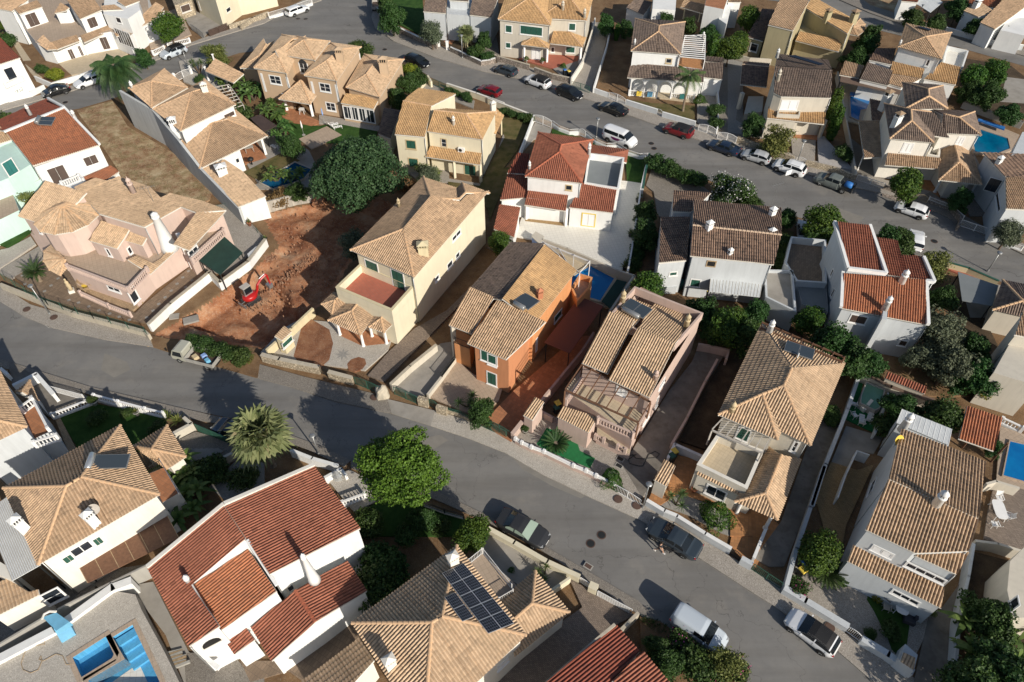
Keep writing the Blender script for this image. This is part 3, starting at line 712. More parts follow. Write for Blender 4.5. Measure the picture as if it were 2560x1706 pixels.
def gate(c,p1,p2,label,h=1.3,mat='whitepaint',group=None,solid=False,arch=0.15,base=0,name='gate',leaves=2,pillars=None):
 a,b=(Vector((p.x,p.y,0))for p in ats(c,[p1,p2],h)); t_=thing(name,label,'gate',a,group); d=(b-a)
 for l in range(leaves):
  f=MB(); s0,s1=l/leaves,(l+1)/leaves; p,q=a.lerp(b,s0+.01),a.lerp(b,s1-.01)
  def top(s):return h+arch*math.sin(PI*s)
  k=max(3,int((q-p).length/.13))
  f.bar(p+Vector((0,0,.12)),q+Vector((0,0,.12)),.05); f.box(p,.05,.05,top(s0)); f.box(q,.05,.05,top(s1))
  for i in range(6):f.bar(p.lerp(q,i/6)+Vector((0,0,top(s0+(s1-s0)*i/6))),p.lerp(q,(i+1)/6)+Vector((0,0,top(s0+(s1-s0)*(i+1)/6))),.045)
  fo=build(f,'gate_leaf',mat,t_); mb=MB()
  if solid:
   n=Vector((-d.y,d.x,0)).normalized()*.015
   for i in range(int(k/1.5)):
    u,v=p.lerp(q,i*1.5/k),p.lerp(q,min(1,(i*1.5+1.35)/k)); mb.prism([u-n,v-n,v+n,u+n],.1,top(s0+(s1-s0)*.5)-.05)
   build(mb,'infill_panel',mat,fo)
  else:
   for i in range(1,k):mb.box(p.lerp(q,i/k)+Vector((0,0,.1)),.022,.022,top(s0+(s1-s0)*i/k)-.1)
   o=build(mb,'bars',mat,fo); o['kind']='stuff'
 if pillars:
  for p in(a,b):
   u=d.normalized(); mb=MB(); q=p+u*(-.2 if p is a else.2); mb.box(q,.34,.34,h+.25,math.atan2(d.y,d.x)); mb.box(q+Vector((0,0,h+.25)),.42,.42,.06,math.atan2(d.y,d.x)); mb.box(q+Vector((0,0,h+.31)),.38,.38,.16,math.atan2(d.y,d.x),top=.1)
   build(mb,'pillar',pillars,t_)
 return t_
 # ------------------------------------------------------------------ vehicles (local metres: +x forward, wheels on z = 0)
def interp(tab,x):
 for(a,u),(b,v)in zip(tab,tab[1:]):
  if x<=b:k=(x-a)/(b-a)if b>a else 0; return u+(v-u)*k
 return tab[-1][1]
CARS=dict(hatch=(4.05,1.75,1.46,[(0,.50),(.02,.68),(.10,.84),(.27,.97),(.43,1.38),(.55,1.46),(.78,1.42),(.90,1.26),(.965,.98),(.99,.75),(1,.5)],(.275,.43),(.89,.965),2.52),suv=(4.45,1.86,1.62,[(0,.55),(.02,.78),(.10,.98),(.26,1.08),(.41,1.54),(.52,1.62),(.80,1.59),(.91,1.42),(.965,1.08),(.99,.85),(1,.55)],(.265,.41),(.90,.965),2.68),sedan=(4.75,1.82,1.45,[(0,.50),(.02,.68),(.10,.82),(.28,.95),(.42,1.36),(.52,1.45),(.68,1.42),(.80,1.08),(.84,1.02),(.97,.98),(.99,.78),(1,.5)],(.285,.42),(.69,.80),2.78),wagon=(4.65,1.82,1.50,[(0,.50),(.02,.68),(.10,.84),(.26,.97),(.41,1.41),(.52,1.50),(.82,1.46),(.93,1.30),(.975,1.0),(.99,.75),(1,.5)],(.265,.41),(.92,.975),2.72),van=(4.4,1.82,1.85,[(0,.55),(.02,.75),(.10,.98),(.24,1.12),(.38,1.74),(.46,1.84),(.90,1.84),(.97,1.78),(.99,1.2),(1,.55)],(.245,.385),(.972,.99),2.75),minibus=(5.1,1.96,1.98,[(0,.60),(.015,.85),(.09,1.08),(.17,1.2),(.29,1.86),(.37,1.97),(.92,1.97),(.98,1.90),(.992,1.2),(1,.6)],(.175,.295),(.983,.992),3.1),beetle=(4.2,1.8,1.48,[(0,.50),(.03,.66),(.12,.82),(.27,.95),(.38,1.32),(.5,1.48),(.64,1.45),(.78,1.2),(.9,.98),(.97,.78),(1,.5)],(.275,.39),(.68,.80),2.52),pickup=(3.6,1.8,1.72,[(0,.60),(.02,.85),(.12,1.02),(.34,1.12),(.50,1.62),(.60,1.72),(.92,1.70),(.985,1.15),(.995,.9),(1,.6)],(.345,.50),(.93,.985),0))
WHEELS={}
def wheel(parent,x,y,r,side):
 if r not in WHEELS:
  t_=MB(); prof=[(r*.62,-.10),(r*.95,-.11),(r,-.07),(r,.07),(r*.95,.11),(r*.62,.10)]; n=18; vs=[]; fs=[]
  for a,z in prof:vs+=[(a*math.cos(2*PI*k/n),z,a*math.sin(2*PI*k/n))for k in range(n)]
  for i in range(5):fs+=[(i*n+k,i*n+(k+1)%n,(i+1)*n+(k+1)%n,(i+1)*n+k)[::-1]for k in range(n)]
  t_.add(vs,fs); rim=MB()
  for k in range(5):
   a=2*PI*k/5; rim.bar((0,.085,0),(r*.62*math.cos(a),.085,r*.62*math.sin(a)),r*.2,.03,up=Vector((0,1,0)))
  for k in range(5):a=2*PI*k/5; rim.bar((0,-.085,0),(r*.62*math.cos(a),-.085,r*.62*math.sin(a)),r*.2,.03,up=Vector((0,1,0)))
  disc=MB(); vs=[(r*.63*math.cos(2*PI*k/n),z,r*.63*math.sin(2*PI*k/n))for z in(-.05,.05)for k in range(n)]
  rim.add(vs,[tuple(range(n)),tuple(range(n,2*n))[::-1]],1)
  me=rim.mesh('rim'); me.materials.append(M('silver')); me.materials.append(M('darkmetal')); WHEELS[r]=(shared(t_,'tyre','rubber',True),me)
 w=bpy.data.objects.new('wheel',None); COL.objects.link(w); w.parent=parent; w.location=(x,y,r); w.empty_display_size=.1
 for nm,me in zip(('tyre','rim'),WHEELS[r]):o=bpy.data.objects.new(nm,me); COL.objects.link(o); o.parent=w
 return w
def lmesh(mb,name,mat,parent,smooth=False):
 me=mb.mesh(name,smooth=smooth)
 for m in(mat if isinstance(mat,(list,tuple))else[mat]):me.materials.append(M(m))
 o=bpy.data.objects.new(name,me); COL.objects.link(o); o.parent=parent; return o
def car_body(parent,kind,paint,roofmat=None,glass='carglass',panel=False,x0=None):
 L,W,H,prof,ws,rw,wb=CARS[kind]; N=44; xs=sorted(set([i/N for i in range(N+1)]+[p[0]for p in prof]+[ws[0],ws[1],rw[0],rw[1]]))
 belt=.60*H+.03; rings=[]; hw=W/2; x0=L/2 if x0 is None else x0
 for x in xs:
  zt=interp(prof,x); e=min(x,1-x); tp=1-.27*max(0,1-e/.15)**2; w=hw*tp; zb=.22+.12*max(0,1-e/.06)
  zbelt=min(belt,zt-.05); gl=max(0,(zt-belt)/(H-belt)); wr=w*(1-.20*min(1,gl))if gl>0 else w*.93
  z1=zbelt+(zt-zbelt)*.14; z2=zbelt+(zt-zbelt)*.80
  pts=[(w*.86,zb),(w*.97,zb+.12),(w,zb+(zbelt-zb)*.55),(w*.975,zbelt),(w*.955+(wr-w*.955)*.14,z1),(wr*1.02,z2),(wr*.9,zt-.03 if gl>0 else zt-.015),(wr*.5,zt),(0,zt+.015)]
  rings.append([(x0-x*L,y,z)for y,z in pts]+[(x0-x*L,-y,z)for y,z in pts[-2::-1]])
 K=len(rings[0]); mb=MB(); vs=[v for r in rings for v in r]; gs=MB(); wsm=MB(); rwm=MB(); roofm=MB()
 def out(q,d):
  p=[Vector(vs[i])for i in q]; n=(p[1]-p[0]).cross(p[2]-p[0]).normalized(); cen=sum(p,Vector())/4
  if n.dot(cen-Vector((cen.x,0,.8)))<0:n=-n
  return[v+n*d for v in p]
 fs=[]
 for i in range(len(xs)-1):
  xa=(xs[i]+xs[i+1])/2
  for k in range(K-1):
   q=(i*K+k,i*K+k+1,(i+1)*K+k+1,(i+1)*K+k); fs.append(q)
   side=k in(4,K-6); top=5<=k<=K-7
   pil=abs(xa-(ws[1]+.17))<.012
   if side and ws[0]+.07<xa<rw[1]-.05 and not pil and not(panel and xa>ws[1]+.16):gs.add(out(q,.006),[(0,1,2,3)])
   if top and ws[0]<xa<ws[1]:wsm.add(out(q,.007),[(0,1,2,3)])
   if top and rw[0]<xa<rw[1]and not(panel and kind=='van'):rwm.add(out(q,.007),[(0,1,2,3)])
   if top and roofmat and ws[1]<=xa<=rw[0]-.02:roofm.add(out(q,.005),[(0,1,2,3)])
 mb.add(vs,fs+[tuple(range(K)),tuple((len(xs)-1)*K+k for k in range(K))[::-1]]); b=lmesh(mb,'body',paint,parent,True)
 for o,nm,mt in((gs,'side_window',glass),(wsm,'windscreen',glass),(rwm,'rear_window','carglass'),(roofm,'roof_panel',roofmat)):
  if o.v:lmesh(o,nm,mt,parent,True)
 for sy in(1,-1):
  m_=MB(); m_.box((x0-L*.045,sy*hw*.70,.60 if H<1.6 else.72),.24,.24,.10,sy*-.5); lmesh(m_,'headlight','lamp_lens',parent)
  m_=MB(); m_.box((x0-L*.968,sy*hw*.76,.76 if H<1.6 else.85),.12,.22,.13,sy*.45)
  if kind!='pickup':lmesh(m_,'tail_light','tail_lens',parent)
  m_=MB(); m_.box((x0-L*(ws[0]+.085),sy*(hw+.08),belt+.02),.10,.18,.12); lmesh(m_,'wing_mirror',paint,parent)
 m_=MB(); m_.box((x0-.02*L,0,.30),.1,W*.62,.2); lmesh(m_,'grille','black',parent)
 m_=MB(); m_.box((x0+.005,0,.40),.02,.5,.11); lmesh(m_,'number_plate','whitepaint',parent)
 m_=MB()
 for sy in(1,-1):
  for fx in(ws[0]+.06,ws[1]+.165,rw[0]-.05):
   if kind=='pickup' and fx>.95:continue
   x=x0-fx*L; m_.bar((x,sy*(hw+.002),.34),(x,sy*(hw*.985+.002),belt),.012,.012)
 lmesh(m_,'shut_line','black',parent); return L,W,wb
VEH={}
def vehicle(kind,f,r,side,paint,label,roofmat=None,cat='car',name='parked_car',glass='carglass',group='cars parked along the kerbs',panel=False,rails=False,c='s',fz=0.0,flip=False):
 """f, r = the pixels where the near front and rear wheels touch the road; side = +1 when the car's left flank is seen"""
 L,W,H,prof,ws,rw,wb=CARS[kind]; a,b=at(c,f[0],f[1],fz),at(c,r[0],r[1],fz); d=(a-b); d.z=0; d.normalize(); n=Vector((-d.y,d.x,0))
 mid=(a+b)/2-n*side*(W/2-.12); t_=thing(name,label,cat,(mid.x,mid.y,.035),group,rot=(0,0,math.atan2(d.y,d.x)))
 car_body(t_,kind,paint,roofmat,glass,panel); rr=.33 if kind not in('suv','van','minibus')else.36
 ax=L/2-(L-wb)*.44
 arch=MB()
 for x in(ax,ax-wb):
  for sy in(1,-1):
   wheel(t_,x,sy*(W/2-.09),rr,sy); n_=14; R=rr+.06; y=sy*(W/2+.012)
   vs=[(x,y,rr)]+[(x+R*math.cos(PI*(k/(n_-1)*1.3-.15)),y-sy*.03*(k in(0,n_-1)),rr+R*math.sin(PI*(k/(n_-1)*1.3-.15)))for k in range(n_)]
   arch.add(vs,[(0,k+1,k+2)for k in range(n_-1)])
 lmesh(arch,'wheel_arch','black',t_)['kind']='stuff'
 if rails:
  m_=MB()
  for sy in(1,-1):m_.bar((L*.05,sy*W*.37,H-.005),(-L*.32,sy*W*.37,H-.01),.035,.05)
  lmesh(m_,'roof_rail','silver',t_)
 return t_
 # ------------------------------------------------------------------ plants
def leaf_cloud(name,mat,blobs,n,size,flat=.0,shell=.55,seed=1,trunk=None,extra=None):
 """leaf-sized faces spread through overlapping lumps: blobs = (x, y, z, rx, ry, rz)"""
 rg=np.random.RandomState(seed); W=np.array([b[3]*b[4]+b[4]*b[5]+b[3]*b[5]for b in blobs]); pr=W/W.sum(); ci=rg.choice(len(blobs),n,p=pr); B=np.array(blobs)[ci]
 d=rg.normal(size=(n,3)); d/=np.linalg.norm(d,axis=1)[:,None]
 q=rg.normal(size=(40,3)); q/=np.linalg.norm(q,axis=1)[:,None]; amp=rg.uniform(-.34,.42,40); lump=(np.maximum(0,(d@q.T)-.86)/.14*amp).sum(1)
 r=(shell+(1-shell)*rg.uniform(size=n)**.6)*(1+lump); P=B[:,:3]+d*r[:,None]*B[:,3:6]
 keep=P[:,2]>.02; P=P[keep]; d=d[keep]; n=len(P)
 nr=d+rg.normal(scale=.75,size=(n,3)); nr[:,2]+=.35; nr/=np.linalg.norm(nr,axis=1)[:,None]
 a=np.cross(nr,rg.normal(size=(n,3))); a/=np.linalg.norm(a,axis=1)[:,None]; b=np.cross(nr,a); s=size*rg.uniform(.6,1.35,n)[:,None]
 V=np.stack([P-a*s*.5,P+b*s*.42+nr*s*.08,P+a*s*.6,P-b*s*.42+nr*s*.08],1).reshape(-1,3); Fc=np.arange(4*n).reshape(-1,4)
 me=bpy.data.meshes.new(name); me.from_pydata(V.tolist(),[],Fc.tolist()); me.materials.append(M(mat)); return me
def limbs(h,r,blobs,seed=1,n=5,lean=0.0):
 rg=random.Random(seed); mb=MB(); top=Vector((lean,0,h)); mb.tube([(0,0,0),(lean*.3,0,h*.35),(lean*.7,.03,h*.7),top],[r*1.3,r,r*.85,r*.7],8)
 for b in rg.sample(list(blobs),min(n,len(blobs))):
  e=Vector((b[0],b[1],b[2])); m_=top.lerp(e,.5)+Vector((rg.uniform(-.2,.2),rg.uniform(-.2,.2),-.15)); mb.tube([top-Vector((0,0,.25)),m_,e],[r*.6,r*.38,r*.14],6)
 return mb
PLANTS={}
def plant_kind(key,name,leaf,blobs,n,size,th=0,tr=.1,seed=1,shell=.55,bark='bark',core=None,flowers=None):
 """a master plant kept as meshes: crown (foliage), trunk, flowers"""
 parts=[('crown' if th else 'foliage',leaf_cloud('crown',leaf,blobs,n,size,seed=seed,shell=shell))]
 if flowers:parts.append(('flowers',leaf_cloud('flowers',flowers[0],blobs,flowers[1],flowers[2],seed=seed+9,shell=.93)))
 if th or tr:parts.append(('trunk' if th else 'stem',shared(limbs(max(th,.25),tr,blobs,seed),'trunk',bark)))
 PLANTS[key]=(name,parts,sum(b[2]for b in blobs)/len(blobs))
def rb(n,R,rz,z,br,seed,zs=.5):
 rg=random.Random(seed); o=[(0,0,z,R*.62,R*.62,rz*.75)]
 for i in range(n):
  a=2*PI*i/n+rg.uniform(-.3,.3); q=R*rg.uniform(.34,.74); o.append((q*math.cos(a),q*math.sin(a),z+rg.uniform(-zs,zs)*rz,br*rg.uniform(.8,1.2),br*rg.uniform(.8,1.2),br*rg.uniform(.7,.95)))
 return o
def plant(key,c,x,y,s,label,cat='tree',name=None,rot=None,group=None,z=0.0,read=None,sz=None):
 """x, y = the pixel of the crown's middle (read = its height) or of the foot (read None)"""
 nm,parts=PLANTS[key][:2]; read=PLANTS[key][2]*s if len(PLANTS[key])>2 and read is None else read; p=at(c,x,y,z if read is None else read); p.z=z
 t_=bpy.data.objects.new(name or nm,None); COL.objects.link(t_); t_.location=p; t_.scale=(s,s,sz or s); t_.rotation_euler=(0,0,rot if rot is not None else random.uniform(0,6.28)); t_.empty_display_size=.3
 for n_,me in parts:o=bpy.data.objects.new(n_,me); COL.objects.link(o); o.parent=t_
 return tag(t_,label,cat,group)
def frond(mb,base,az,L,droop,up,w,nl=22,m=0,leafw=.05,curl=0,vee=.35):
 """feather frond: rachis with leaflets both sides"""
 d=Vector((math.cos(az),math.sin(az),0)); s_=Vector((-d.y,d.x,0)); pts=[]
 for i in range(9):t_=i/8; pts.append(Vector(base)+d*(L*(t_-.12*t_*t_))+Vector((0,0,up*L*t_-droop*L*t_*t_)))
 mb.tube(pts,[.03-.024*i/8 for i in range(9)],4,m,False)
 for j in range(nl):
  t_=.1+.88*j/nl; k=min(7,int(t_*8)); p=pts[k].lerp(pts[k+1],t_*8-k); ax=(pts[k+1]-pts[k]).normalized(); l=w*(math.sin(PI*min(1,t_*.9+.1))**.6)*random.uniform(.85,1.1)
  for sg in(1,-1):
   v=(s_*sg+ax*.45+Vector((0,0,vee-curl*t_))).normalized(); e=p+v*l-Vector((0,0,curl*l*.5)); q=ax*leafw
   mb.add([p-q,p+q,e],[(0,1,2)],m)
def feather_palm(key,name,th,L,n,tr=.16,leaf='leaf_palm',w=.5,seed=3,droop=.75,trunkmat='palmtrunk',nl=26,up=.7,curl=.3,lw=.045):
 random.seed(seed); mb=MB()
 for i in range(n):
  u=i/n; frond(mb,(0,0,th),i*2.4,L*random.uniform(.85,1.1),droop*(.55+.7*u),up*(1.25-1.1*u),w,nl,leafw=lw,curl=curl)
 tm=MB(); k=10; tm.tube([(0.02*math.sin(i),0.02*math.cos(i),th*i/k)for i in range(k+1)],[tr*(1.25 if i==0 else 1.0+.08*(i%2))for i in range(k+1)],9); tm.lathe((0,0,th-.1),[(tr*1.2,-.25),(tr*1.5,0),(tr*.9,.25)],9)
 PLANTS[key]=(name,[('fronds',shared(mb,'fronds',leaf)),('trunk',shared(tm,'trunk',trunkmat))])
def fan_palm(key,name,th,R,n,seed=5):
 random.seed(seed); mb=MB(); dm=MB()
 for i in range(n):
  u=i/n; az=i*2.399; el=1.35-2.0*u**.85+random.uniform(-.1,.1); L=R*random.uniform(.36,.5)
  d=Vector((math.cos(az)*math.cos(el),math.sin(az)*math.cos(el),math.sin(el))); b=Vector((0,0,th)); h=b+d*L; t_=mb
  t_.tube([b,b+d*L*.6+Vector((0,0,.06)),h],[.035,.025,.02],4,0,False)
  s_=d.cross(Vector((0,0,1))).normalized(); up=s_.cross(d).normalized(); k=13; r=R*random.uniform(.48,.66)
  for j in range(k):
   a=(j/(k-1)-.5)*3.9; v=(d*math.cos(a)+s_*math.sin(a)); v=(v+up*(.22*abs(math.sin(a)))).normalized(); r_=r*(1-.25*abs(a)/2)
   mid=h+v*r_*.55; tip=h+v*r_-Vector((0,0,.28*r_*random.uniform(.5,1.3))); pw=up.cross(v).normalized()*(r_*.095)
   t_.add([h,mid-pw,tip,mid+pw],[(0,1,2,3)])
 for i in range(60):
  az=random.uniform(0,6.28); r0=random.uniform(.12,.4); p=Vector((math.cos(az)*r0,math.sin(az)*r0,th-random.uniform(.1,.8))); q=p+Vector((math.cos(az)*random.uniform(.3,1.1),math.sin(az)*random.uniform(.3,1.1),-random.uniform(.7,1.7)))
  w_=Vector((-math.sin(az),math.cos(az),0))*random.uniform(.05,.22); m_=p.lerp(q,.5)+Vector((0,0,.2)); dm.add([p,m_+w_,q,m_-w_],[(0,1,2,3)])
 tm=MB().tube([(.015*math.sin(2*i),0,th*i/8)for i in range(9)],[.32,.25,.22,.21,.2,.2,.22,.28,.3],10)
 PLANTS[key]=(name,[('fronds',shared(mb,'fronds','leaf_fan')),('dead_fronds',shared(dm,'dead_fronds','leaf_dead')),('trunk',shared(tm,'trunk','palmtrunk'))])
def blade_plant(key,name,n,L,w,leaf,th=.2,seed=2,up=(.3,1.4),bend=.35,heads=1,hr=.0):
 """rosette of strap leaves: agave, yucca, dracaena, banana"""
 random.seed(seed); mb=MB(); tm=MB()
 for hh in range(heads):
  a0=random.uniform(0,6.28); b=Vector((hr*math.cos(a0),hr*math.sin(a0),th*random.uniform(.75,1.1)))
  tm.tube([(0,0,0),b*.6+Vector((0,0,0)),b],[.09,.07,.05],6)
  for i in range(n):
   az=i*2.4+random.uniform(-.2,.2); el=up[0]+(up[1]-up[0])*(1-i/n); l=L*random.uniform(.75,1.1); d=Vector((math.cos(az)*math.cos(el),math.sin(az)*math.cos(el),math.sin(el))); s_=Vector((-math.sin(az),math.cos(az),0)); prev=None
   P=[b+d*l*t_-Vector((0,0,bend*l*t_*t_))for t_ in(0,.3,.6,.85,1)]; ws=[w*.5,w,w*.85,w*.45,.01]
   vs=[v for p,q in zip(P,ws)for v in(p-s_*q/2,p+s_*q/2)]; mb.add(vs,[(2*j,2*j+1,2*j+3,2*j+2)for j in range(4)])
 PLANTS[key]=(name,[('leaves',shared(mb,'leaves',leaf)),('stem',shared(tm,'stem','bark'))])
plant_kind('carob','carob_tree','leaf_carob',rb(15,6.0,3.2,4.4,1.55,3,.35)+rb(11,4.0,2,6.0,1.35,8)+rb(5,1.8,1,7.1,1.1,18),42000,.23,2.4,.3,seed=3,shell=.62)
plant_kind('street','street_tree','leaf_bright',rb(11,4.5,2.6,4.8,1.2,14,.6)+rb(9,3.0,1.8,6.2,1.05,5)+rb(5,1.5,1.2,7.3,.9,25),34000,.19,3.0,.17,seed=5,shell=.6)
plant_kind('round','round_tree','leaf_citrus',rb(10,2.0,1.4,2.2,.68,4)+rb(6,1.2,.8,3.1,.6,2),9500,.155,1.2,.1,seed=7)
plant_kind('bushy','leafy_tree','leaf_dark',rb(11,2.2,1.5,2.2,.62,9,.8)+rb(6,1.2,.8,3.2,.55,7),9000,.165,1.0,.1,seed=8,shell=.5)
plant_kind('olive','olive_tree','leaf_olive',rb(9,1.8,1.5,2.3,.7,19,.9)+rb(4,1,.8,3.2,.6,3),6500,.16,1.2,.12,seed=9,shell=.35)
plant_kind('shrub','shrub','leaf_hedge',rb(7,.85,.7,.75,.5,6,.5),3200,.13,0,.05,seed=11,shell=.45)
plant_kind('ball','clipped_shrub','leaf_citrus',[(0,0,.8,.95,.95,.8)],4200,.10,0,.06,seed=12,shell=.88)
plant_kind('lime','golden_shrub','leaf_lime',rb(6,.9,.9,.95,.6,6,.4),4200,.12,0,.06,seed=13,shell=.7)
plant_kind('column','columnar_tree','leaf_citrus',[(0,0,z,.55-.1*abs(z-1.6),.55-.1*abs(z-1.6),.7)for z in(.7,1.3,1.9,2.6)],4200,.13,.5,.07,seed=14,shell=.6)
plant_kind('wispy','wispy_shrub','leaf_yellowgreen',rb(12,1.25,1.2,1.3,.6,26,.8),6500,.13,0,.07,seed=15,shell=.2)
plant_kind('oleander','flowering_oleander','leaf_dark',rb(9,1.9,1.6,1.9,.95,31,.7),8500,.17,0,.12,seed=16,shell=.6,flowers=('petal_white',1500,.13))
plant_kind('blossom','flowering_shrub','leaf_hedge',rb(7,1.1,.8,.8,.6,33,.5),3600,.14,0,.06,seed=17,shell=.4,flowers=('petal_pink',170,.14))
plant_kind('dry','dry_shrub','leaf_dry',rb(6,.9,.6,.6,.5,35,.5),2600,.12,0,.05,seed=18,shell=.2)
plant_kind('hedgebit','hedge','leaf_hedge',[(x,random.uniform(-.08,.08),.55,.5,.45,.5)for x in(-.9,-.45,0,.45,.9)],4200,.12,0,.05,seed=19,shell=.7)
plant_kind('rust','rust_leaved_shrub','leaf_rust',rb(7,1.0,.7,.7,.55,43,.5),3000,.15,0,.05,seed=20,shell=.4)
feather_palm('queen','feather_palm',5.0,2.3,17,.15,w=.62,droop=.85,seed=3,curl=.8)
feather_palm('bigqueen','feather_palm',3.6,2.8,46,.22,w=.8,leaf='leaf_cycad',droop=1.15,seed=4,curl=1.1,nl=46,lw=.032)
feather_palm('date','date_palm',1.5,1.5,46,.24,w=.26,leaf='leaf_cycad',droop=.45,seed=6,nl=24,up=.95,curl=.0,lw=.03)
feather_palm('cycad','cycad',.45,1.35,44,.22,w=.2,leaf='leaf_cycad',droop=.38,seed=7,nl=24,up=.75,curl=.0,lw=.028)
fan_palm('fan','fan_palm',5.0,3.0,62)
fan_palm('smallfan','fan_palm',2.2,1.8,40,8)
blade_plant('agave','agave',26,.75,.11,'leaf_yellowgreen',.15,2,(.15,1.4),.1)
blade_plant('yucca','yucca',26,.8,.07,'leaf_palm',1.3,4,(-.3,1.4),.3,heads=4,hr=.7)
blade_plant('banana','banana_plant',11,1.25,.3,'leaf_banana',1.2,6,(.0,1.35),.6,heads=6,hr=.9)
blade_plant('dragon','dragon_tree',30,.7,.06,'leaf_palm',2.0,8,(-.2,1.4),.2,heads=6,hr=.7)
random.seed(99)
# ------------------------------------------------------------------ small things
def lamp(c,bx,by,tx,ty,label,arm=False):
 b=at(c,bx,by,0); d=ray(c,tx,ty); h=EYE.z+d.z*(((b.x-EYE.x)*d.x+(b.y-EYE.y)*d.y)/(d.x**2+d.y**2)); h=max(2.6,min(5.5,h))
 t_=thing('street_lamp',label,'street lamp',b,'street lamps'); build(MB().tube([b,b+Vector((0,0,h))],[.075,.05],8),'pole','greymetal',t_,True)
 build(MB().lathe(b,[(.13,0),(.13,.25),(.08,.35)],8),'base','greymetal',t_)
 build(MB().lathe(b+Vector((0,0,h)),[(.06,-.02),(.11,.0),(.2,.16),(.2,.24)],12),'globe','lamp_lens',t_,True); build(MB().lathe(b+Vector((0,0,h+.24)),[(.30,0),(.27,.06),(.12,.12)],14),'lamp_shade','greymetal',t_,True)
 return t_
def solar(h,x,y,label,tank=1.5,w=2.0,l=1.9,c=None,ang=None,panels=2,tmat='greymetal'):
 """water heater: collectors lying on the slope, tank along the upper edge"""
 p,n=h.hit_top(c or h.c,x,y); dn=Vector((n.x,n.y,0)); dn=Vector((sd.x,sd.y,0))if dn.length<.1 else dn
 if ang is not None:dn=Vector((math.cos(ang),math.sin(ang),0))
 dn.normalize(); el=.14; Y=Vector((dn.x*math.cos(el),dn.y*math.cos(el),-math.sin(el))); X=Vector((-dn.y,dn.x,0)); Z=X.cross(Y); Z=-Z if Z.z<0 else Z; b=p+Vector((0,0,.45))
 t_=thing('solar_water_heater',label,'solar heater',p)
 for i in range(panels):
  o=X*((i-(panels-1)/2)*(w/panels+.04)); hw=w/panels/2; q=[b+o+X*(sx*hw)+Y*(sy*l/2)for sx,sy in((-1,-1),(1,-1),(1,1),(-1,1))]; mb=MB(); mb.add([v-Z*.05 for v in q]+[v+Z*.05 for v in q],[(3,2,1,0),(4,5,6,7),(0,1,5,4),(1,2,6,5),(2,3,7,6),(3,0,4,7)])
  f=build(mb,'collector_frame','greymetal',t_); g=MB(); cn=sum(q,Vector())/4; g.add([cn+(v-cn)*.94+Z*.054 for v in q],[(0,1,2,3)]); build(g,'collector_glass','collector',f)
 tp=b-Y*(l/2+.2)+Z*.12; mb=MB().tube([tp-X*tank/2,tp-X*(tank/2-.05),tp+X*(tank/2-.05),tp+X*tank/2],[.2,.27,.27,.2],14); build(mb,'tank',tmat,t_,True)
 mb=MB()
 for sx in(-1,1):
  for s2 in(-1,1):e=b+X*(sx*w*.42)+Y*(s2*l*.42); mb.bar(e,Vector((e.x,e.y,e.z-(.25 if s2>0 else.7))),.04)
 build(mb,'stand','greymetal',t_); return t_
def pool(c,pts,label,mat='water',z=None,cop='floor_beige',copw=.35,name='swimming_pool'):
 if z is None:z=.25
 L=ats(c,pts,z); t_=thing(name,label,'pool',L[0]); O_=inset_loop(L,-copw); mb=MB(); n=len(L)
 for i in range(n):j=(i+1)%n; mb.prism([O_[i],O_[j],L[j],L[i]],0,z+.06)
 build(mb,'coping',cop,t_); build(MB().prism(L,.05,z-.02),'water',mat,t_)
 return t_
def canopy(c,pts,z,label,mat,ph=None,posts=True,name='canopy',cat='canopy',th=.06,pmat='darkmetal',ribs=0,rmat=None,group=None):
 L=ats(c,pts,z); t_=thing(name,label,cat,Vector((L[0].x,L[0].y,0)),group); build(MB().prism(L,[p.z for p in L],[p.z+th for p in L]),'cover',mat,t_)
 if posts:
  for p in inset_loop(L,.15):build(MB().box(Vector((p.x,p.y,0)),.1,.1,p.z-.002),'post',pmat,t_)
 if ribs:
  for i in range(ribs+1):a=L[0].lerp(L[1],i/ribs)+Vector((0,0,th)); b=L[3].lerp(L[2],i/ribs)+Vector((0,0,th)); build(MB().bar(a,b,.05,.03),'rib',rmat or pmat,t_)
 return t_
def pergola(c,pts,z,n,label,mat='wood',parent=None,w=.12,posts=(0,1,2,3),zb=0.0,hb=.16):
 """q0q1 and q3q2 carry the beams; n rafters run between them"""
 L=ats(c,pts,z); t_=thing('pergola',label,'pergola',Vector((L[0].x,L[0].y,zb)))
 for a,b in((L[0],L[1]),(L[3],L[2])):build(MB().bar(a,b,w,hb),'beam',mat,t_)
 for i in range(n):k=i/(n-1); build(MB().bar(L[0].lerp(L[1],k)+Vector((0,0,hb/2+.055)),L[3].lerp(L[2],k)+Vector((0,0,hb/2+.055)),w*.7,.1),'rafter',mat,t_)
 for i in posts:build(MB().box(Vector((L[i].x,L[i].y,zb)),w,w,z-zb-hb/2),'post',mat,t_)
 return t_
def manhole(c,x,y,r=.32,cover='darkmetal',z=None,label='round iron manhole cover',sq=False,group='manhole covers'):
 p=at(c,x,y,0); z=z or.012; t_=thing('manhole_cover',label,'manhole',(p.x,p.y,z),group)
 if sq:build(MB().box((p.x,p.y,z),.75,.5,.02,-.6),'frame','concrete',t_); build(MB().box((p.x,p.y,z+.021),.55,.34,.015,-.6),'grate',cover,t_)
 else:build(MB().lathe((p.x,p.y,z),[(r+.08,0),(r+.08,.012)],18),'frame','rustiron',t_); build(MB().lathe((p.x,p.y,z+.013),[(r,0),(r,.012)],18),'lid',cover,t_)
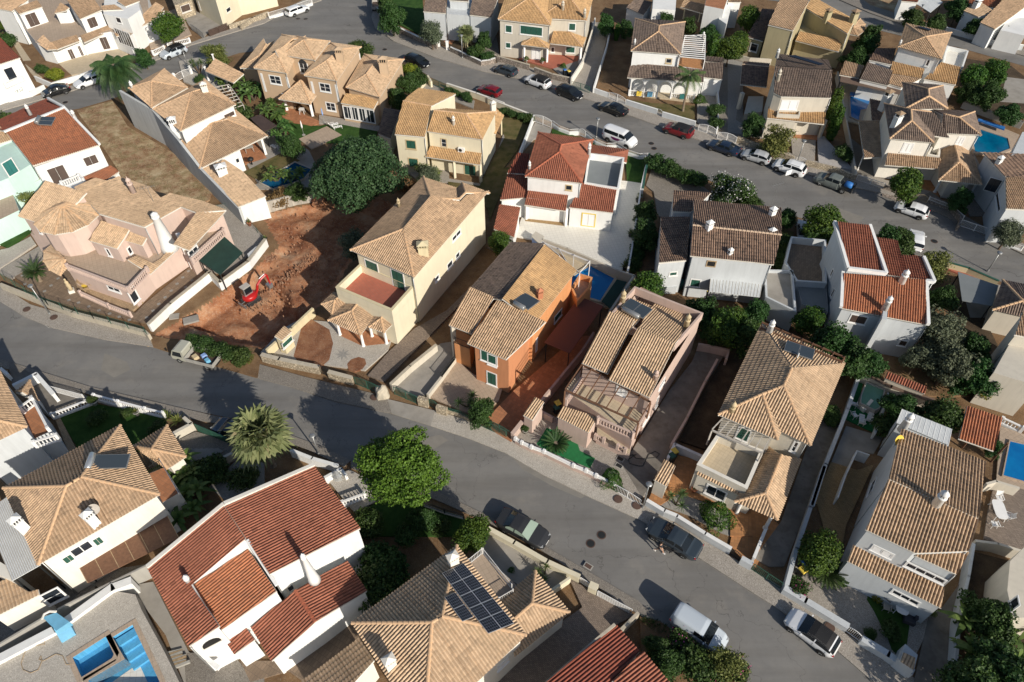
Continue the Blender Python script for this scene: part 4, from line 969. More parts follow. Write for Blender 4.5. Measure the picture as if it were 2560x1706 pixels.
def wbin(c,x,y,lid,label,body='darkmetal',ang=.5,z=.12,group=None,s=1):
 p=at(c,x,y,z); t_=thing('wheelie_bin',label,'bin',p,group,rot=(0,0,ang)); t_.scale=(s,)*3
 m_=MB(); m_.box((0,0,.08),.46,.5,.9,top=1.15); lmesh(m_,'body',body,t_); m_=MB(); m_.box((0,.02,.985),.58,.64,.09,top=.85); lmesh(m_,'lid',lid,t_); m_=MB(); m_.bar((-.28,.34,1.0),(.28,.34,1.0),.04); lmesh(m_,'handle',body,t_)
 for sx in(-.24,.24):w_=MB(); w_.tube([(sx-.03,.24,.1),(sx+.03,.24,.1)],.1,8); lmesh(w_,'wheel','rubber',t_)
 return t_
def table(c,x,y,label,w=.8,l=1.4,mat='whitepaint',ang=0,z=.12,h=.74):
 p=at(c,x,y,z); t_=thing('garden_table',label,'table',p,rot=(0,0,ang)); m_=MB(); N=16; m_.prism([(math.copysign(abs(math.cos(2*PI*k/N))**.5,math.cos(2*PI*k/N))*l/2,math.copysign(abs(math.sin(2*PI*k/N))**.5,math.sin(2*PI*k/N))*w/2)for k in range(N)],h-.04,h); lmesh(m_,'tabletop',mat,t_)
 for sx in(-1,1):
  for sy in(-1,1):m_=MB(); m_.bar((sx*l*.42,sy*w*.42,0),(sx*l*.34,sy*w*.34,h-.04),.05); lmesh(m_,'leg',mat,t_)
 return t_
def chair(c,x,y,label,mat='whitepaint',ang=0,z=.12,s=1,group=None,lounge=False):
 p=at(c,x,y,z); t_=thing('sun_lounger' if lounge else 'garden_chair',label,'sun lounger' if lounge else 'chair',p,group,rot=(0,0,ang)); t_.scale=(s,)*3; L=1.25 if lounge else.46; h=.32 if lounge else.43
 m_=MB()
 for k in range(5):m_.box((-L/2+L*(k+.5)/5,0,h),L/5*.85,.5,.035)
 lmesh(m_,'seat',mat,t_); m_=MB()
 for k in range(4):z0=h+.05+.12*k; m_.add([(-L/2-.05-.05*k,-.25,z0),(-L/2-.05-.05*k,.25,z0),(-L/2-.09-.05*k,.25,z0+.1),(-L/2-.09-.05*k,-.25,z0+.1)],[(0,1,2,3)])
 for sy in(-.25,.25):m_.bar((-L/2,sy,h),(-L/2-.27,sy,h+.55),.04)
 lmesh(m_,'backrest',mat,t_)
 for sy in(-.26,.26):m_=MB(); m_.bar((-L/2-.1,sy,h+.22),(L/2 if not lounge else 0,sy,h+.2),.05,.03); m_.bar((L/2-.05 if not lounge else 0,sy,h),(L/2-.03 if not lounge else 0,sy,h+.2),.03); lmesh(m_,'armrest',mat,t_)
 for sx in(-1,1):
  for sy in(-1,1):m_=MB(); m_.bar((sx*L*.46,sy*.23,0),(sx*L*.42,sy*.22,h),.04); lmesh(m_,'leg',mat,t_)
 return t_
def pot(c,x,y,label,mat='copperpot',r=.24,h=.4,key='agave',s=.5,z=.17):
 p=at(c,x,y,z); t_=thing('potted_plant',label,'plant pot',p); build(MB().lathe(p,[(r*.7,0),(r,h*.9),(r*1.12,h*.9),(r*1.12,h),(r*.9,h),(r*.88,h*.9)],12),'pot',mat,t_,True)
 for n_,me in PLANTS[key][1][:1]:o=bpy.data.objects.new('plant',me); COL.objects.link(o); o.parent=t_; o.location=(0,0,h*.85); o.scale=(s,)*3
 return t_
def parasol(c,x,y,label,mat='whitepaint',closed=False,h=2.3,r=1.3,z=.12):
 p=at(c,x,y,z); t_=thing('parasol',label,'parasol',p); build(MB().tube([p,p+Vector((0,0,h))],.025,6),'pole','silver',t_)
 build(MB().lathe(p+Vector((0,0,h-1.2)),[(.06,0),(.13,.3),(.09,.9),(.02,1.22)],9)if closed else MB().lathe(p+Vector((0,0,h-.45)),[(r,0),(r*.55,.25),(.03,.5)],8),'canopy',mat,t_); build(MB().lathe(p,[(.25,0),(.25,.06)],12),'base','concrete',t_); return t_
def aircon(h,x,y,label,c=None):
 w_=h.hit_wall(c or h.c,x,y)
 if not w_:print('NOAC'); return
 k,P0,X,n,t_,z=w_; p=P0+X*t_+n*.2+Vector((0,0,z)); r_=thing('air_conditioner',label,'air conditioner',p); a=math.atan2(X.y,X.x); build(MB().box(p,.85,.32,.6,a),'casing','whitepaint',r_)
 q=p+n*.165+Vector((0,0,.3))-X*.1; g=MB(); y_=Vector((0,0,1))
 g.add([q]+[q+X*(.24*math.cos(2*PI*i/14))+y_*(.24*math.sin(2*PI*i/14))for i in range(14)],[(0,i+1,(i+1)%14+1)for i in range(14)]); build(g,'fan_grille','darkmetal',r_)
def antenna(h,x,y,label,hh=2.2,c=None):
 p,n=h.hit_top(c or h.c,x,y); t_=thing('antenna',label,'aerial',p); build(MB().tube([p-Vector((0,0,.2)),p+Vector((0,0,hh))],.025,5),'mast','greymetal',t_); mb=MB(); b=p+Vector((0,0,hh-.2)); mb.bar(b-Vector((.7,.3,0)),b+Vector((.7,.3,0)),.025)
 for i in range(6):q=b+Vector((.7,.3,0))*(i/2.5-1); mb.bar(q-Vector((-.12,.28,0)),q+Vector((-.12,.28,0)),.015)
 build(mb,'aerial_rods','greymetal',t_)
def dish(h,x,y,label,mat='lattice',r=.45,c=None):
 p,n=h.hit_top(c or h.c,x,y); t_=thing('satellite_dish',label,'satellite dish',p); build(MB().tube([p-Vector((0,0,.2)),p+Vector((0,0,.6))],.03,6),'mast','greymetal',t_)
 q=p+Vector((0,0,.8)); ax=Vector((.35,-.75,.55)).normalized(); X=ax.cross(Vector((0,0,1))).normalized(); Y=X.cross(ax); vs=[]; fs=[]; N=16
 for i in range(5):rr=r*i/4; vs+=[q+X*rr*math.cos(2*PI*k/N)+Y*rr*math.sin(2*PI*k/N)+ax*(.12*(i/4)**2)for k in range(N)]
 for i in range(4):fs+=[(i*N+k,i*N+(k+1)%N,(i+1)*N+(k+1)%N,(i+1)*N+k)for k in range(N)]
 build(MB().add(vs,fs),'reflector',mat,t_,True); build(MB().bar(q-Y*r,q+ax*.5,.02),'feed_arm','greymetal',t_)
TILES['q']=(30,430,380/2055); TILES['r']=(330,430,380/2055)
def zof(c,x,y,x2,y2,lo=2.2,hi=9.0):
 """height of the point seen at x, y that stands over the ground point seen at x2, y2"""
 b=at(c,x2,y2,0); d=ray(c,x,y); k=((b.x-EYE.x)*d.x+(b.y-EYE.y)*d.y)/(d.x**2+d.y**2); return max(lo,min(hi,EYE.z+d.z*k))
def on_plane(c,x,y,P0,n):
 d=ray(c,x,y); return EYE+d*((P0-EYE).dot(n)/d.dot(n))
def mono(h,c,a,b,z,slope,pts,mat='tile_tan',**kw):
 """single slope through the level edge a-b at height z; slope > 0 climbs away from it"""
 A,B=at(c,*a,z),at(c,*b,z); X=(B-A).normalized(); Pm=[at(p[2]if len(p)>2 else c,p[0],p[1],z)for p in pts]; cen=sum(Pm,Vector())/len(Pm)
 Y=Vector((-X.y,X.x,0)); Y=-Y if(cen-A).dot(Y)<0 else Y; n=X.cross((Y+Vector((0,0,slope))).normalized()); n=-n if n.z<0 else n
 V=dict(A=A,B=B); ks=['A','B']
 for i,p in enumerate(pts):k='p%d'%i; V[k]=on_plane(p[2]if len(p)>2 else c,p[0],p[1],A,n); ks.append(k)
 h.roof(c,V,[' '.join(ks)],mat,**kw); return V
 # ------------------------------------------------------------------ terrain: one sheet with the dug-out building plot
PIT=[(p.x,p.y)for p in ats('D',[(352,772),(470,700),(590,612),(642,566),(600,492),(720,468),(860,448),(905,470),(850,545),(815,585),(760,680),(700,730),(640,790),(600,800),(480,790)])]
DEEP=[(p.x,p.y)for p in ats('D',[(415,735),(560,640),(640,640),(690,720),(640,775),(600,790),(520,775)])]
def inside(P,x,y):
 r=False
 for i in range(len(P)):
  a,b=P[i-1],P[i]
  if(a[1]>y)!=(b[1]>y)and x<(b[0]-a[0])*(y-a[1])/(b[1]-a[1])+a[0]:r=not r
 return r
def edged(P,x,y):
 return min(math.dist((x,y),((a[0]+(b[0]-a[0])*t_),(a[1]+(b[1]-a[1])*t_)))for a,b in((P[i-1],P[i])for i in range(len(P)))for t_ in(max(0,min(1,((x-a[0])*(b[0]-a[0])+(y-a[1])*(b[1]-a[1]))/((b[0]-a[0])**2+(b[1]-a[1])**2))),))
from mathutils import noise as mnoise
px0,px1=min(p[0]for p in PIT)-1,max(p[0]for p in PIT)+1; py0,py1=min(p[1]for p in PIT)-1,max(p[1]for p in PIT)+1
def axis(lo,hi,a,b):return list(np.arange(lo,a,6))+list(np.arange(a,b,.3))+list(np.arange(b,hi,6))+[hi]
GX,GY=axis(-260,260,px0,px1),axis(-30,330,py0,py1); vs=[]
for y in GY:
 for x in GX:
  z=-.03
  if px0<x<px1 and py0<y<py1 and inside(PIT,x,y):
   e=edged(PIT,x,y); z=-.03-min(.5,e*.6)+.35*mnoise.fractal(Vector((x*.35,y*.35,0)),1,2,4)*min(1,e)
   if inside(DEEP,x,y):e2=edged(DEEP,x,y); z-=min(1.5,e2*2.2)*(.8+.3*mnoise.noise(Vector((x*.3,y*.3,5))))
   z+=.10*mnoise.fractal(Vector((x*1.5,y*1.5,3)),1,2,3)
  vs.append((x,y,z))
nx=len(GX); fs=[(j*nx+i,j*nx+i+1,(j+1)*nx+i+1,(j+1)*nx+i)for j in range(len(GY)-1)for i in range(nx-1)]
mi=[]
for f in fs:
 cx_,cy_=(vs[f[0]][0]+vs[f[2]][0])/2,(vs[f[0]][1]+vs[f[2]][1])/2
 mi.append(1 if px0<cx_<px1 and py0<cy_<py1 and inside(PIT,cx_,cy_)else 0)
g_=MB(); g_.v=vs; g_.f=fs; g_.mi=mi; build(g_,'ground',['soil','excavation'],kind='structure',smooth=True)
def road(name,pts,z=0.0,mat='asphalt'):
 mb=MB(); L=ats('D',pts,0); tr=tessellate_polygon([L]); fs=[t_ if(L[t_[1]]-L[t_[0]]).cross(L[t_[2]]-L[t_[0]]).z>0 else t_[::-1]for t_ in tr]
 mb.add([(p.x,p.y,z)for p in L],fs); return build(mb,name,mat,kind='structure')
LU=[(-140,590),(0,693),(55,727),(117,752),(240,780),(352,797),(450,828),(589,868),(669,889),(770,922),(874,945),(1009,983),(1080,1008),(1158,1039),(1244,1089),(1353,1141),(1470,1194),(1605,1281),(1728,1361),(1777,1391),(1925,1496),(2008,1568),(2200,1740)]
LL=[(1860,1740),(1728,1576),(1600,1490),(1511,1428),(1467,1381),(1373,1325),(1241,1249),(1150,1200),(1073,1162),(1009,1132),(900,1092),(806,1058),(739,1026),(600,975),(425,940),(205,888),(0,825),(-140,770)]
road('lower_road',LU+LL)
UL=[(-150,300),(0,255),(103,226),(176,205),(322,149),(366,135),(440,103),(607,53),(640,35),(739,0),(860,-60)]
UR=[(900,-60),(868,0),(853,38),(862,64),(903,94),(1000,132),(1108,163),(1192,180),(1300,212),(1362,232),(1438,262),(1590,316),(1691,350),(1849,398),(1970,432),(2102,460),(2179,500),(2353,585),(2520,650)]
LO=[(2520,735),(2353,664),(2102,586),(1859,508),(1748,471),(1619,410),(1490,362),(1224,265),(1096,223),(991,179),(924,146),(844,126),(727,103),(551,122),(404,168),(258,228),(182,250),(0,280),(-150,340)]
road('upper_road',UL+UR+LO)
road('back_road',[(1700,-40),(1919,-5),(2000,30),(2080,58),(2175,77),(2353,128),(2500,170),(2500,215),(2353,152),(2198,108),(2100,90),(1960,55),(1868,15),(1690,-10)])
for n_,pts,z_ in(('road_patch',[(1178,1052),(1215,1064),(1290,1102),(1345,1140),(1335,1146),(1270,1118),(1200,1078)],.005),('road_patch',[(240,812),(292,832),(300,850),(262,868),(232,850)],.005),('road_patch',[(1905,470),(1985,500),(1960,530),(1880,500)],.005),('road_patch',[(960,1010),(1010,1000),(1030,1012),(985,1040)],.007)):road(n_,pts,z_,'patchasphalt')
def pave(name,mat,pts):return sheet(name,mat,'D',pts)
pave('pavement','calcada',[(-140,590),(-140,560),(0,655),(70,700),(170,728),(340,768),(352,797),(240,780),(117,752),(55,727),(0,693)])
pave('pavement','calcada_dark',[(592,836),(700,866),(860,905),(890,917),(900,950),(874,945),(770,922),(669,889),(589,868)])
pave('pavement','calcada_pale',[(1000,944),(1080,968),(1190,1016),(1280,1062),(1400,1120),(1480,1160),(1470,1194),(1353,1141),(1244,1089),(1158,1039),(1080,1008),(990,978)])
pave('pavement','calcada',[(1480,1160),(1560,1208),(1660,1268),(1800,1352),(1850,1394),(1980,1480),(2120,1570),(2200,1640),(2200,1740),(2008,1568),(1925,1496),(1777,1391),(1728,1361),(1605,1281),(1470,1194)])
sheet('driveway_apron','concretefloor','D',[(890,917),(1000,944),(990,978),(900,950)])
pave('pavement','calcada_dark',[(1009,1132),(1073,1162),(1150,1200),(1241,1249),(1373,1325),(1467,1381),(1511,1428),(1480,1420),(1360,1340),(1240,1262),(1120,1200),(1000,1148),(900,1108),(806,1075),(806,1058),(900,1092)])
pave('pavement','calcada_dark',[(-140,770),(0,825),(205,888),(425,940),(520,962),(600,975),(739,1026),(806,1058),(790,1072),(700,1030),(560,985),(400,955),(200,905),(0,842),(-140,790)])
pave('pavement','calcada',[(-150,300),(-150,280),(0,240),(130,210),(200,184),(330,140),(470,86),(600,45),(640,28),(720,-12),(739,0),(640,35),(607,53),(440,103),(366,135),(322,149),(176,205),(103,226),(0,255)])
pave('pavement','calcada',[(868,0),(853,38),(862,64),(903,94),(1000,132),(1108,163),(1150,150),(1120,140),(1010,105),(920,72),(884,46),(880,0),(884,-60),(870,-60)])
pave('pavement','calcada',[(1108,163),(1192,180),(1300,212),(1362,232),(1438,262),(1590,316),(1691,350),(1849,398),(1970,432),(2102,460),(2140,440),(1980,400),(1860,366),(1700,315),(1600,285),(1450,236),(1370,206),(1240,160),(1150,140)])
pave('pavement','calcada_dark',[(2102,460),(2179,500),(2353,585),(2520,650),(2520,620),(2353,560),(2250,515),(2190,480),(2140,440)])
pave('pavement','calcada_dark',[(1919,-5),(2000,30),(2080,58),(2175,77),(2353,128),(2500,170),(2500,160),(2353,112),(2175,66),(2090,40),(2000,12),(1960,-20)])
sheet('dirt_verge','dryfield','D',[(1960,-20),(2000,12),(2090,40),(2120,30),(2080,5),(2000,-25)])
S=sheet
S('dry_plot','dryfield','a',[(600,870),(880,790),(1000,990),(1700,1400),(1640,1568),(1400,1700),(900,1500),(930,1340),(780,1120)])
S('dirt_verge','soil','D',[(345,770),(480,800),(600,812),(592,868),(450,828),(352,797)])
S('driveway','floor_cream','a',[(60,180),(130,310),(330,600),(300,640),(230,560),(100,340),(20,190)])
S('garden_soil','soil','a',[(170,480),(320,600),(420,640),(600,570),(760,510),(520,520),(330,470)])
S('front_patio','floor_cream','a',[(380,430),(560,590),(720,560),(860,500),(1000,420),(800,330),(480,400)])
S('patio','floor_beige','a',[(1130,240),(1180,380),(1300,360),(1500,270),(1400,60),(1250,120)])
S('driveway','concretefloor','a',[(1430,110),(1500,70),(1740,190),(1620,260),(1590,300),(1480,200)])
S('driveway','calcada_pale','a',[(1780,160),(2070,40),(2070,-60),(1500,-60),(1600,100)])
S('patio','calcada_pale','a',[(1400,480),(1620,440),(1780,500),(1760,700),(1600,700),(1440,640)])
S('villa_forecourt','floor_brown','e',[(90,900),(360,760),(500,800),(700,1020),(1060,1200),(1130,1130),(1500,830),(1640,880),(1190,1290),(700,1180),(330,1080)])
S('villa_side_drive','calcada','e',[(0,860),(330,660),(380,760),(90,930),(0,890)])
S('villa_terrace_floor','floor_tan','e',[(560,870),(620,1040),(760,1120),(1040,1180),(1120,1110),(1110,1050),(900,960)])
S('villa_side_patio','calcada','e',[(1430,280),(1560,370),(1820,340),(2085,620),(1780,900),(1600,860),(1500,640)])
S('lawn','lawn','e',[(-60,480),(120,450),(240,560),(70,690),(-60,640)])
S('side_drive','calcada_pale','e',[(-60,720),(70,690),(240,600),(280,660),(0,850),(-60,860)])
S('courtyard','concretefloor','b',[(-60,1060),(60,1300),(140,1440),(30,1480),(700,1500),(540,1180),(260,1000)])
S('terrace_floor','floor_terracotta','b',[(0,1180),(40,1290),(210,1240),(130,1110)])
S('artificial_lawn','drylawn','b',[(30,1350),(340,1190),(470,1260),(150,1420)])
S('villa_lawn','lawn','b',[(330,960),(620,990),(760,960),(1080,1010),(1060,1130),(700,1120),(420,1100)])
S('pool_terrace','floor_beige','b',[(460,1090),(680,990),(800,1060),(560,1170)])
S('villa_patio','floor_terracotta','b',[(220,780),(370,830),(640,960),(560,990),(380,950),(230,850)])
S('villa_patio_edge','calcada','b',[(620,900),(800,930),(1110,990),(1080,1030),(760,970),(620,970)])
S('garden_soil','darksoil','b',[(1110,640),(1280,480),(1490,600),(1330,740),(1120,990)])
S('driveway','concretefloor','b',[(1380,700),(1460,640),(1640,710),(1840,790),(1830,850),(1600,760)])
S('house_patio','calcada','b',[(1280,1330),(1640,1330),(1640,1400),(1940,1450),(2060,1060),(2130,1000),(2020,1300),(1990,1480),(1380,1400)])
S('side_lawn','drylawn','c',[(70,870),(330,960),(230,1180),(60,1400),(-40,1568),(-120,1568),(40,1240),(130,1080)])
S('side_lawn','drylawn','f',[(1630,170),(1930,210),(2060,60),(2130,60),(1960,470),(1940,380),(1750,200),(1640,220)])
S('corner_garden','lawn','b',[(1100,0),(1100,120),(1530,330),(1560,300),(1440,120),(1430,-40)])
S('front_garden','darksoil','b',[(1530,330),(1920,460),(2000,200),(1760,180),(1560,230)])
S('garden_path','floor_terracotta','b',[(1600,330),(1660,350),(1740,230),(1670,220)])
S('driveway','calcada_dark','c',[(-40,450),(90,430),(60,250),(-60,350)])
S('porch_floor','floor_red','c',[(240,460),(440,520),(520,540),(700,500),(720,400),(540,380)])
S('gravel_court','gravelgrey','c',[(510,540),(700,480),(740,440),(650,610),(560,580)])
S('driveway','calcada','c',[(815,170),(960,190),(900,430),(810,700),(650,650),(750,440),(800,300)])
S('vacant_strip','soil','c',[(980,200),(1130,260),(1110,600),(1080,800),(950,700),(850,690)])
S('front_lawn','drylawn','c',[(1090,780),(1300,810),(1620,830),(1620,950),(1380,890),(1090,790)])
S('verandah_floor','floor_cream','c',[(1100,740),(1620,800),(1630,720),(1130,660)])
S('driveway','calcada','c',[(1640,760),(1760,740),(1800,760),(1790,1000),(1640,960)])
S('driveway','calcada_dark','c',[(1810,430),(2000,480),(2000,900),(2070,1060),(1960,1100),(1810,1010)])
S('garage_court','gravelgrey','d',[(-60,420),(60,460),(30,640),(0,870),(200,1000),(-60,960)])
S('house_floor','floor_terracotta','d',[(405,1000),(600,1020),(620,900),(430,880)])
S('white_gravel','gravelwhite','d',[(590,1000),(640,990),(860,1240),(600,1180)])
S('path','calcada','d',[(400,1000),(580,1020),(570,1180),(410,1120)])
S('pool_terrace','floor_cream','d',[(740,590),(1080,670),(1000,860),(890,900),(810,880)])
S('driveway','calcada_dark','d',[(830,1000),(1030,1160),(1090,1340),(880,1270)])
S('front_terrace','floor_orange','d',[(1330,1250),(1700,1400),(1700,1440),(1400,1420),(1310,1400)])
S('side_yard','calcada_dark','d',[(1720,1100),(1960,1568),(1700,1568),(1640,1460),(1780,1380)])
S('stone_bank','stonegrey','d',[(1080,1360),(1380,1440),(1600,1500),(1620,1568),(1360,1520),(1060,1420)])
S('pool_terrace','floor_beige','d',[(1700,830),(2060,980),(1990,1110),(1740,1110),(1640,1000)])
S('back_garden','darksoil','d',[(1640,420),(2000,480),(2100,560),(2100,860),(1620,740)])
S('neighbour_drive','concretefloor','d',[(1960,560),(2200,590),(2200,760),(1920,740)])
S('lawn','lawn','d',[(1620,640),(1860,700),(1800,770),(1610,740)])
S('balcony_court','floor_cream','d',[(1540,340),(1680,360),(1640,460),(1500,440)])
S('white_yard','floor_white','g',[(215,600),(300,340),(1000,380),(1030,160),(1210,180),(1100,820),(1040,870),(440,640)])
S('entrance_court','concretefloor','c',[(370,960),(500,1010),(480,1060),(360,1090),(260,1200),(250,1180)])
S('front_lawn','lawn','c',[(500,1010),(830,1110),(1250,1230),(1250,1260),(1220,1440),(1090,1420),(1080,1250),(820,1170),(500,1060)])
S('porch_floor','floor_ochre','g',[(290,480),(610,520),(620,400),(310,380)])
S('garden_path','calcada_dark','g',[(1280,80),(1450,140),(1650,180),(1740,250),(1420,460),(1330,440),(1300,250),(1240,200)])
S('pool_surround','floor_cream','g',[(420,640),(620,690),(1040,870),(1150,900),(960,1170),(780,1110),(600,760)])
S('side_path','soil','g',[(1240,260),(1340,440),(1330,850),(1160,880),(1140,640)])
S('cream_house_drive','block_dark','f',[(1930,680),(2090,720),(1620,1180),(1370,1320),(1170,1500),(1000,1690),(1130,1740),(1700,1160),(2120,780)])
S('cream_forecourt','calcada_pale','j',[(160,130),(340,-60),(470,-130),(700,-110),(1200,-10),(1160,110),(980,270),(620,220),(300,190)])
S('flower_bed','redearth','f',[(480,1320),(560,1250),(700,1330),(730,1440),(700,1568),(620,1640),(480,1610),(420,1540)])
S('round_bed','redearth','j',[(840,220),(870,185),(930,165),(980,180),(990,220),(960,260),(900,280),(850,265)])
S('porch_floor','floor_terracotta','f',[(760,1290),(1180,1290),(1220,1390),(1150,1440),(960,1460),(790,1380)])
S('orange_house_drive','concretefloor','j',[(1180,400),(1300,300),(1570,60),(1700,40),(1660,200),(1460,460),(1390,480)])
S('orange_forecourt','floor_beige','j',[(1470,470),(1690,180),(1830,300),(2060,400),(2030,500),(1890,640),(1740,590)])
S('carport_drive','floor_terracotta','k',[(0,640),(200,430),(700,0),(830,0),(420,510),(270,680),(180,830),(0,720)])
S('pink_forecourt','calcada','k',[(210,800),(330,560),(440,590),(1080,930),(1050,960),(1250,1240),(1200,1270),(900,1120),(450,950)])
S('artificial_lawn','astro','k',[(380,850),(460,720),(560,760),(700,830),(720,900),(840,960),(800,1040),(440,890)])
S('side_drive','oldconcrete','k',[(1130,900),(1420,430),(1600,200),(1650,80),(1880,110),(1640,480),(1440,880),(1210,1270),(1020,960)])
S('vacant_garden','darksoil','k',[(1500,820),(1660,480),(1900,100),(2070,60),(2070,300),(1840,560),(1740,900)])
S('terrace_floor','floor_orange','k',[(1260,1280),(1420,920),(1700,980),(1620,1160),(1950,1320),(2070,1400),(2070,1568),(1900,1568),(1900,1370),(1500,1230),(1330,1340)])
S('gravel_bed','gravelgrey','k',[(1370,1200),(1620,1240),(1900,1380),(1900,1568),(1820,1540),(1560,1400),(1350,1330)])
S('terrace_floor','floor_orange','o',[(1895,490),(1960,200),(2170,240),(2280,330),(2060,740),(2000,620)])
S('side_drive','oldconcrete','l',[(650,400),(760,460),(560,980),(350,1500),(240,1500),(130,1440),(330,1170),(520,620)])
S('pool_garden_floor','astro','l',[(890,140),(1100,220),(1010,530),(800,430),(860,260)])
S('court','concretefloor','l',[(690,750),(800,480),(1070,560),(1000,680),(880,660),(800,790)])
S('ochre_path','floor_ochre','l',[(560,1040),(690,740),(880,800),(1000,760),(800,1200),(760,1420),(700,1450),(590,1050)])
S('back_soil','soil','l',[(1100,300),(1600,430),(1560,560),(1200,380),(1020,560)])
S('white_house_court','calcada','p',[(370,870),(480,600),(740,700),(900,720),(1100,850),(1480,1050),(1440,1100),(1300,1380),(1200,1440),(820,1160)])
S('oval_lawn','lawn','p',[(730,820),(790,810),(825,840),(810,875),(770,880),(740,860)])
S('curved_lawn','lawn','p',[(960,920),(1060,930),(1190,1020),(1260,1160),(1240,1300),(1190,1390),(1130,1330),(1090,1220),(1050,1150),(1000,1050),(950,970)])
S('right_drive','oldconcrete','p',[(1480,1050),(1620,860),(1700,640),(1730,640),(1590,1568),(1290,1568),(1400,1080)])
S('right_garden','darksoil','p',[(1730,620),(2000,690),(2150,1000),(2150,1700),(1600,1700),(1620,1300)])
S('pool_terrace','floor_beige','l',[(1920,480),(2150,560),(2150,960),(1890,880)])
S('patio','block_dark','l',[(1880,880),(2150,960),(2150,1400),(1800,1300),(1830,1100)])
S('orchard_soil','soil','h',[(1000,1200),(1240,1230),(1600,1180),(1700,1568),(900,1568)])
S('dark_garden','darksoil','h',[(1560,900),(1700,800),(1900,1200),(1800,1568),(1640,1500)])
S('bed','drylawn','h',[(240,620),(330,350),(420,380),(360,620)])
S('terrace_floor','floor_red','h',[(1540,650),(1570,600),(1800,690),(1780,740)])
S('yard','concretefloor','h',[(1620,700),(1900,760),(2091,800),(2091,1000),(1700,1000)])
S('front_lawn','lawn','i',[(465,640),(740,530),(900,560),(1280,640),(1330,740),(1100,900),(620,900)])
S('garden_path','floor_tan','i',[(430,650),(470,640),(600,890),(540,920)])
S('drive','oldconcrete','i',[(60,180),(250,300),(620,440),(700,480),(400,640),(300,500),(100,400)])
S('stairs_court','calcada_dark','i',[(1390,820),(1530,750),(1830,830),(1850,910),(1500,1090),(1430,960)])
S('garden_gravel','gravelgrey','i',[(1640,1180),(1900,930),(2070,1000),(2070,1160),(1800,1320)])
S('front_court','calcada_pale','j',[(680,1120),(860,1050),(1000,1120),(1200,1230),(900,1380),(860,1340)])
S('dark_lawn','lawn','j',[(920,1380),(1200,1250),(1760,1420),(1800,1568),(1000,1568)])
S('gravel_court','concretefloor','o',[(-90,380),(180,450),(640,740),(500,860),(230,800),(-60,600)])
S('block_drive','block_dark','o',[(640,760),(720,800),(860,880),(1150,1040),(1000,1120),(460,1568),(60,1568),(540,1120),(740,980)])
S('flower_bed','soil','o',[(1190,1050),(1350,1090),(1560,1240),(1700,1340),(2070,1600),(1900,1700),(1430,1568),(1200,1320)])
S('back_court','calcada_dark','m',[(560,760),(640,720),(1160,640),(850,830),(440,1000),(0,1250),(0,1060)])
S('side_court','concretefloor','m',[(1080,800),(1200,780),(1480,1330),(1700,1470),(1440,1568),(1300,1200),(1060,880)])
S('rear_court','calcada_dark','m',[(1440,1340),(1700,1330),(1840,1360),(1900,1440),(2070,1400),(2070,1600),(1460,1600)])
S('rear_court','floor_brown','n',[(0,1400),(260,1400),(880,1100),(950,1200),(500,1568),(380,1480),(80,1568)])
# ================================================================== houses, from the far left round
# --- tall cream house with the red terrace
h=House('f',1230,1440,'cream_house','tall cream house with grey-tan hipped roof and red-tiled front terrace',wall='paleyellow')
ze=7.2; zr=9.0
h.roof('f',dict(W=(865,710,ze),S=(1360,920,ze),E=(1955,262,ze),Q=(1745,185,ze),M=(1700,232,ze),N=(1440,135,ze),R1=(1280,545,zr),R2=(1500,305,zr),V=(1722,306,zr-.4),R3=(1770,258,zr-.4)),['W S R1','N W R1 R2','S E R3 V R2 R1','M N R2 V','Q M V R3','E Q R3'],'tile_tan',over=.45)
h.block('f',[(750,1000),(945,815),(1365,990),(1190,1185)],5.1,parapet=1.0,floor='floor_red',cop='yellowwall')
for q,r in(([(640,1135),(720,1215),(900,1130),(735,1040)],1),([(690,1262),(945,1378),(1085,1190),(830,1100)],1),([(1010,1315),(1130,1360),(1225,1262),(1080,1150)],1)):h.hip('f',q,2.9,pitch=.4,walls=False,ends=(1,0)if r else(1,1),over=.2)
for x,y in((787,1378),(970,1465),(1038,1390),(1152,1445)):h.column(x,y,2.8)
h.win(1006,902,1072,818,'G'); h.win(1208,990,1275,893,'G')
for a in((1667,640,1726,545),(1628,858,1662,782),(1694,778,1718,718),(1533,955,1556,898)):h.win(*a,'W')
h.win(1612,1085,1722,868,'R')
h.chim(1440,735,1.5,w=.75,mat='yellowwall',ang=.1); h.chim(1247,372,1.2,'round',.45,'sandstone')
# --- pink villa with round tower
h=House('e',700,900,'pink_villa','pink villa with round tower, conical tile roof and balustraded balcony','villa','pink')
h.block('e',[(240,580),(395,640),(520,838),(1005,1000),(1145,862),(1400,690),(1545,650),(1300,330),(700,330),(380,300)],3.0,floor='floor_beige')
mono(h,'q',(85,605),(560,760),6.3,.38,[(1010,285),(455,123)],'tile_sand',z0=3.0)
mono(h,'q',(1180,570),(1790,750),7.2,-.2,[(660,475,'r'),(870,552,'r'),(1275,520,'r'),(940,395,'r'),(510,295,'r'),(400,365,'r'),(1860,203),(1450,70),(1290,130),(1130,85),(840,215)],'tile_sand',z0=0.0)
cz=6.4; C0=at('q',762,590,cz); A0=C0+Vector((0,0,1.45)); RR=(at('q',335,600,cz)-at('q',1190,560,cz)).length/2
V={'A':A0}; F=[]
for i in range(12):V['r%d'%i]=C0+Vector((RR*math.cos(2*PI*i/12),RR*math.sin(2*PI*i/12),0)); F.append('r%d r%d A'%(i,(i+1)%12))
h.roof('q',V,F,'tile_sand',z0=3.0,caps=True,over=.35)
h.shed('q',[(1045,935),(1420,1045),(1590,780),(1215,665)],5.0,.7,'tile_sand',z0=3.0,over=.12)
h.shed('q',[(1540,935),(1760,1003),(1820,895),(1605,815)],4.9,.45,'tile_sand',z0=3.0,over=.12)
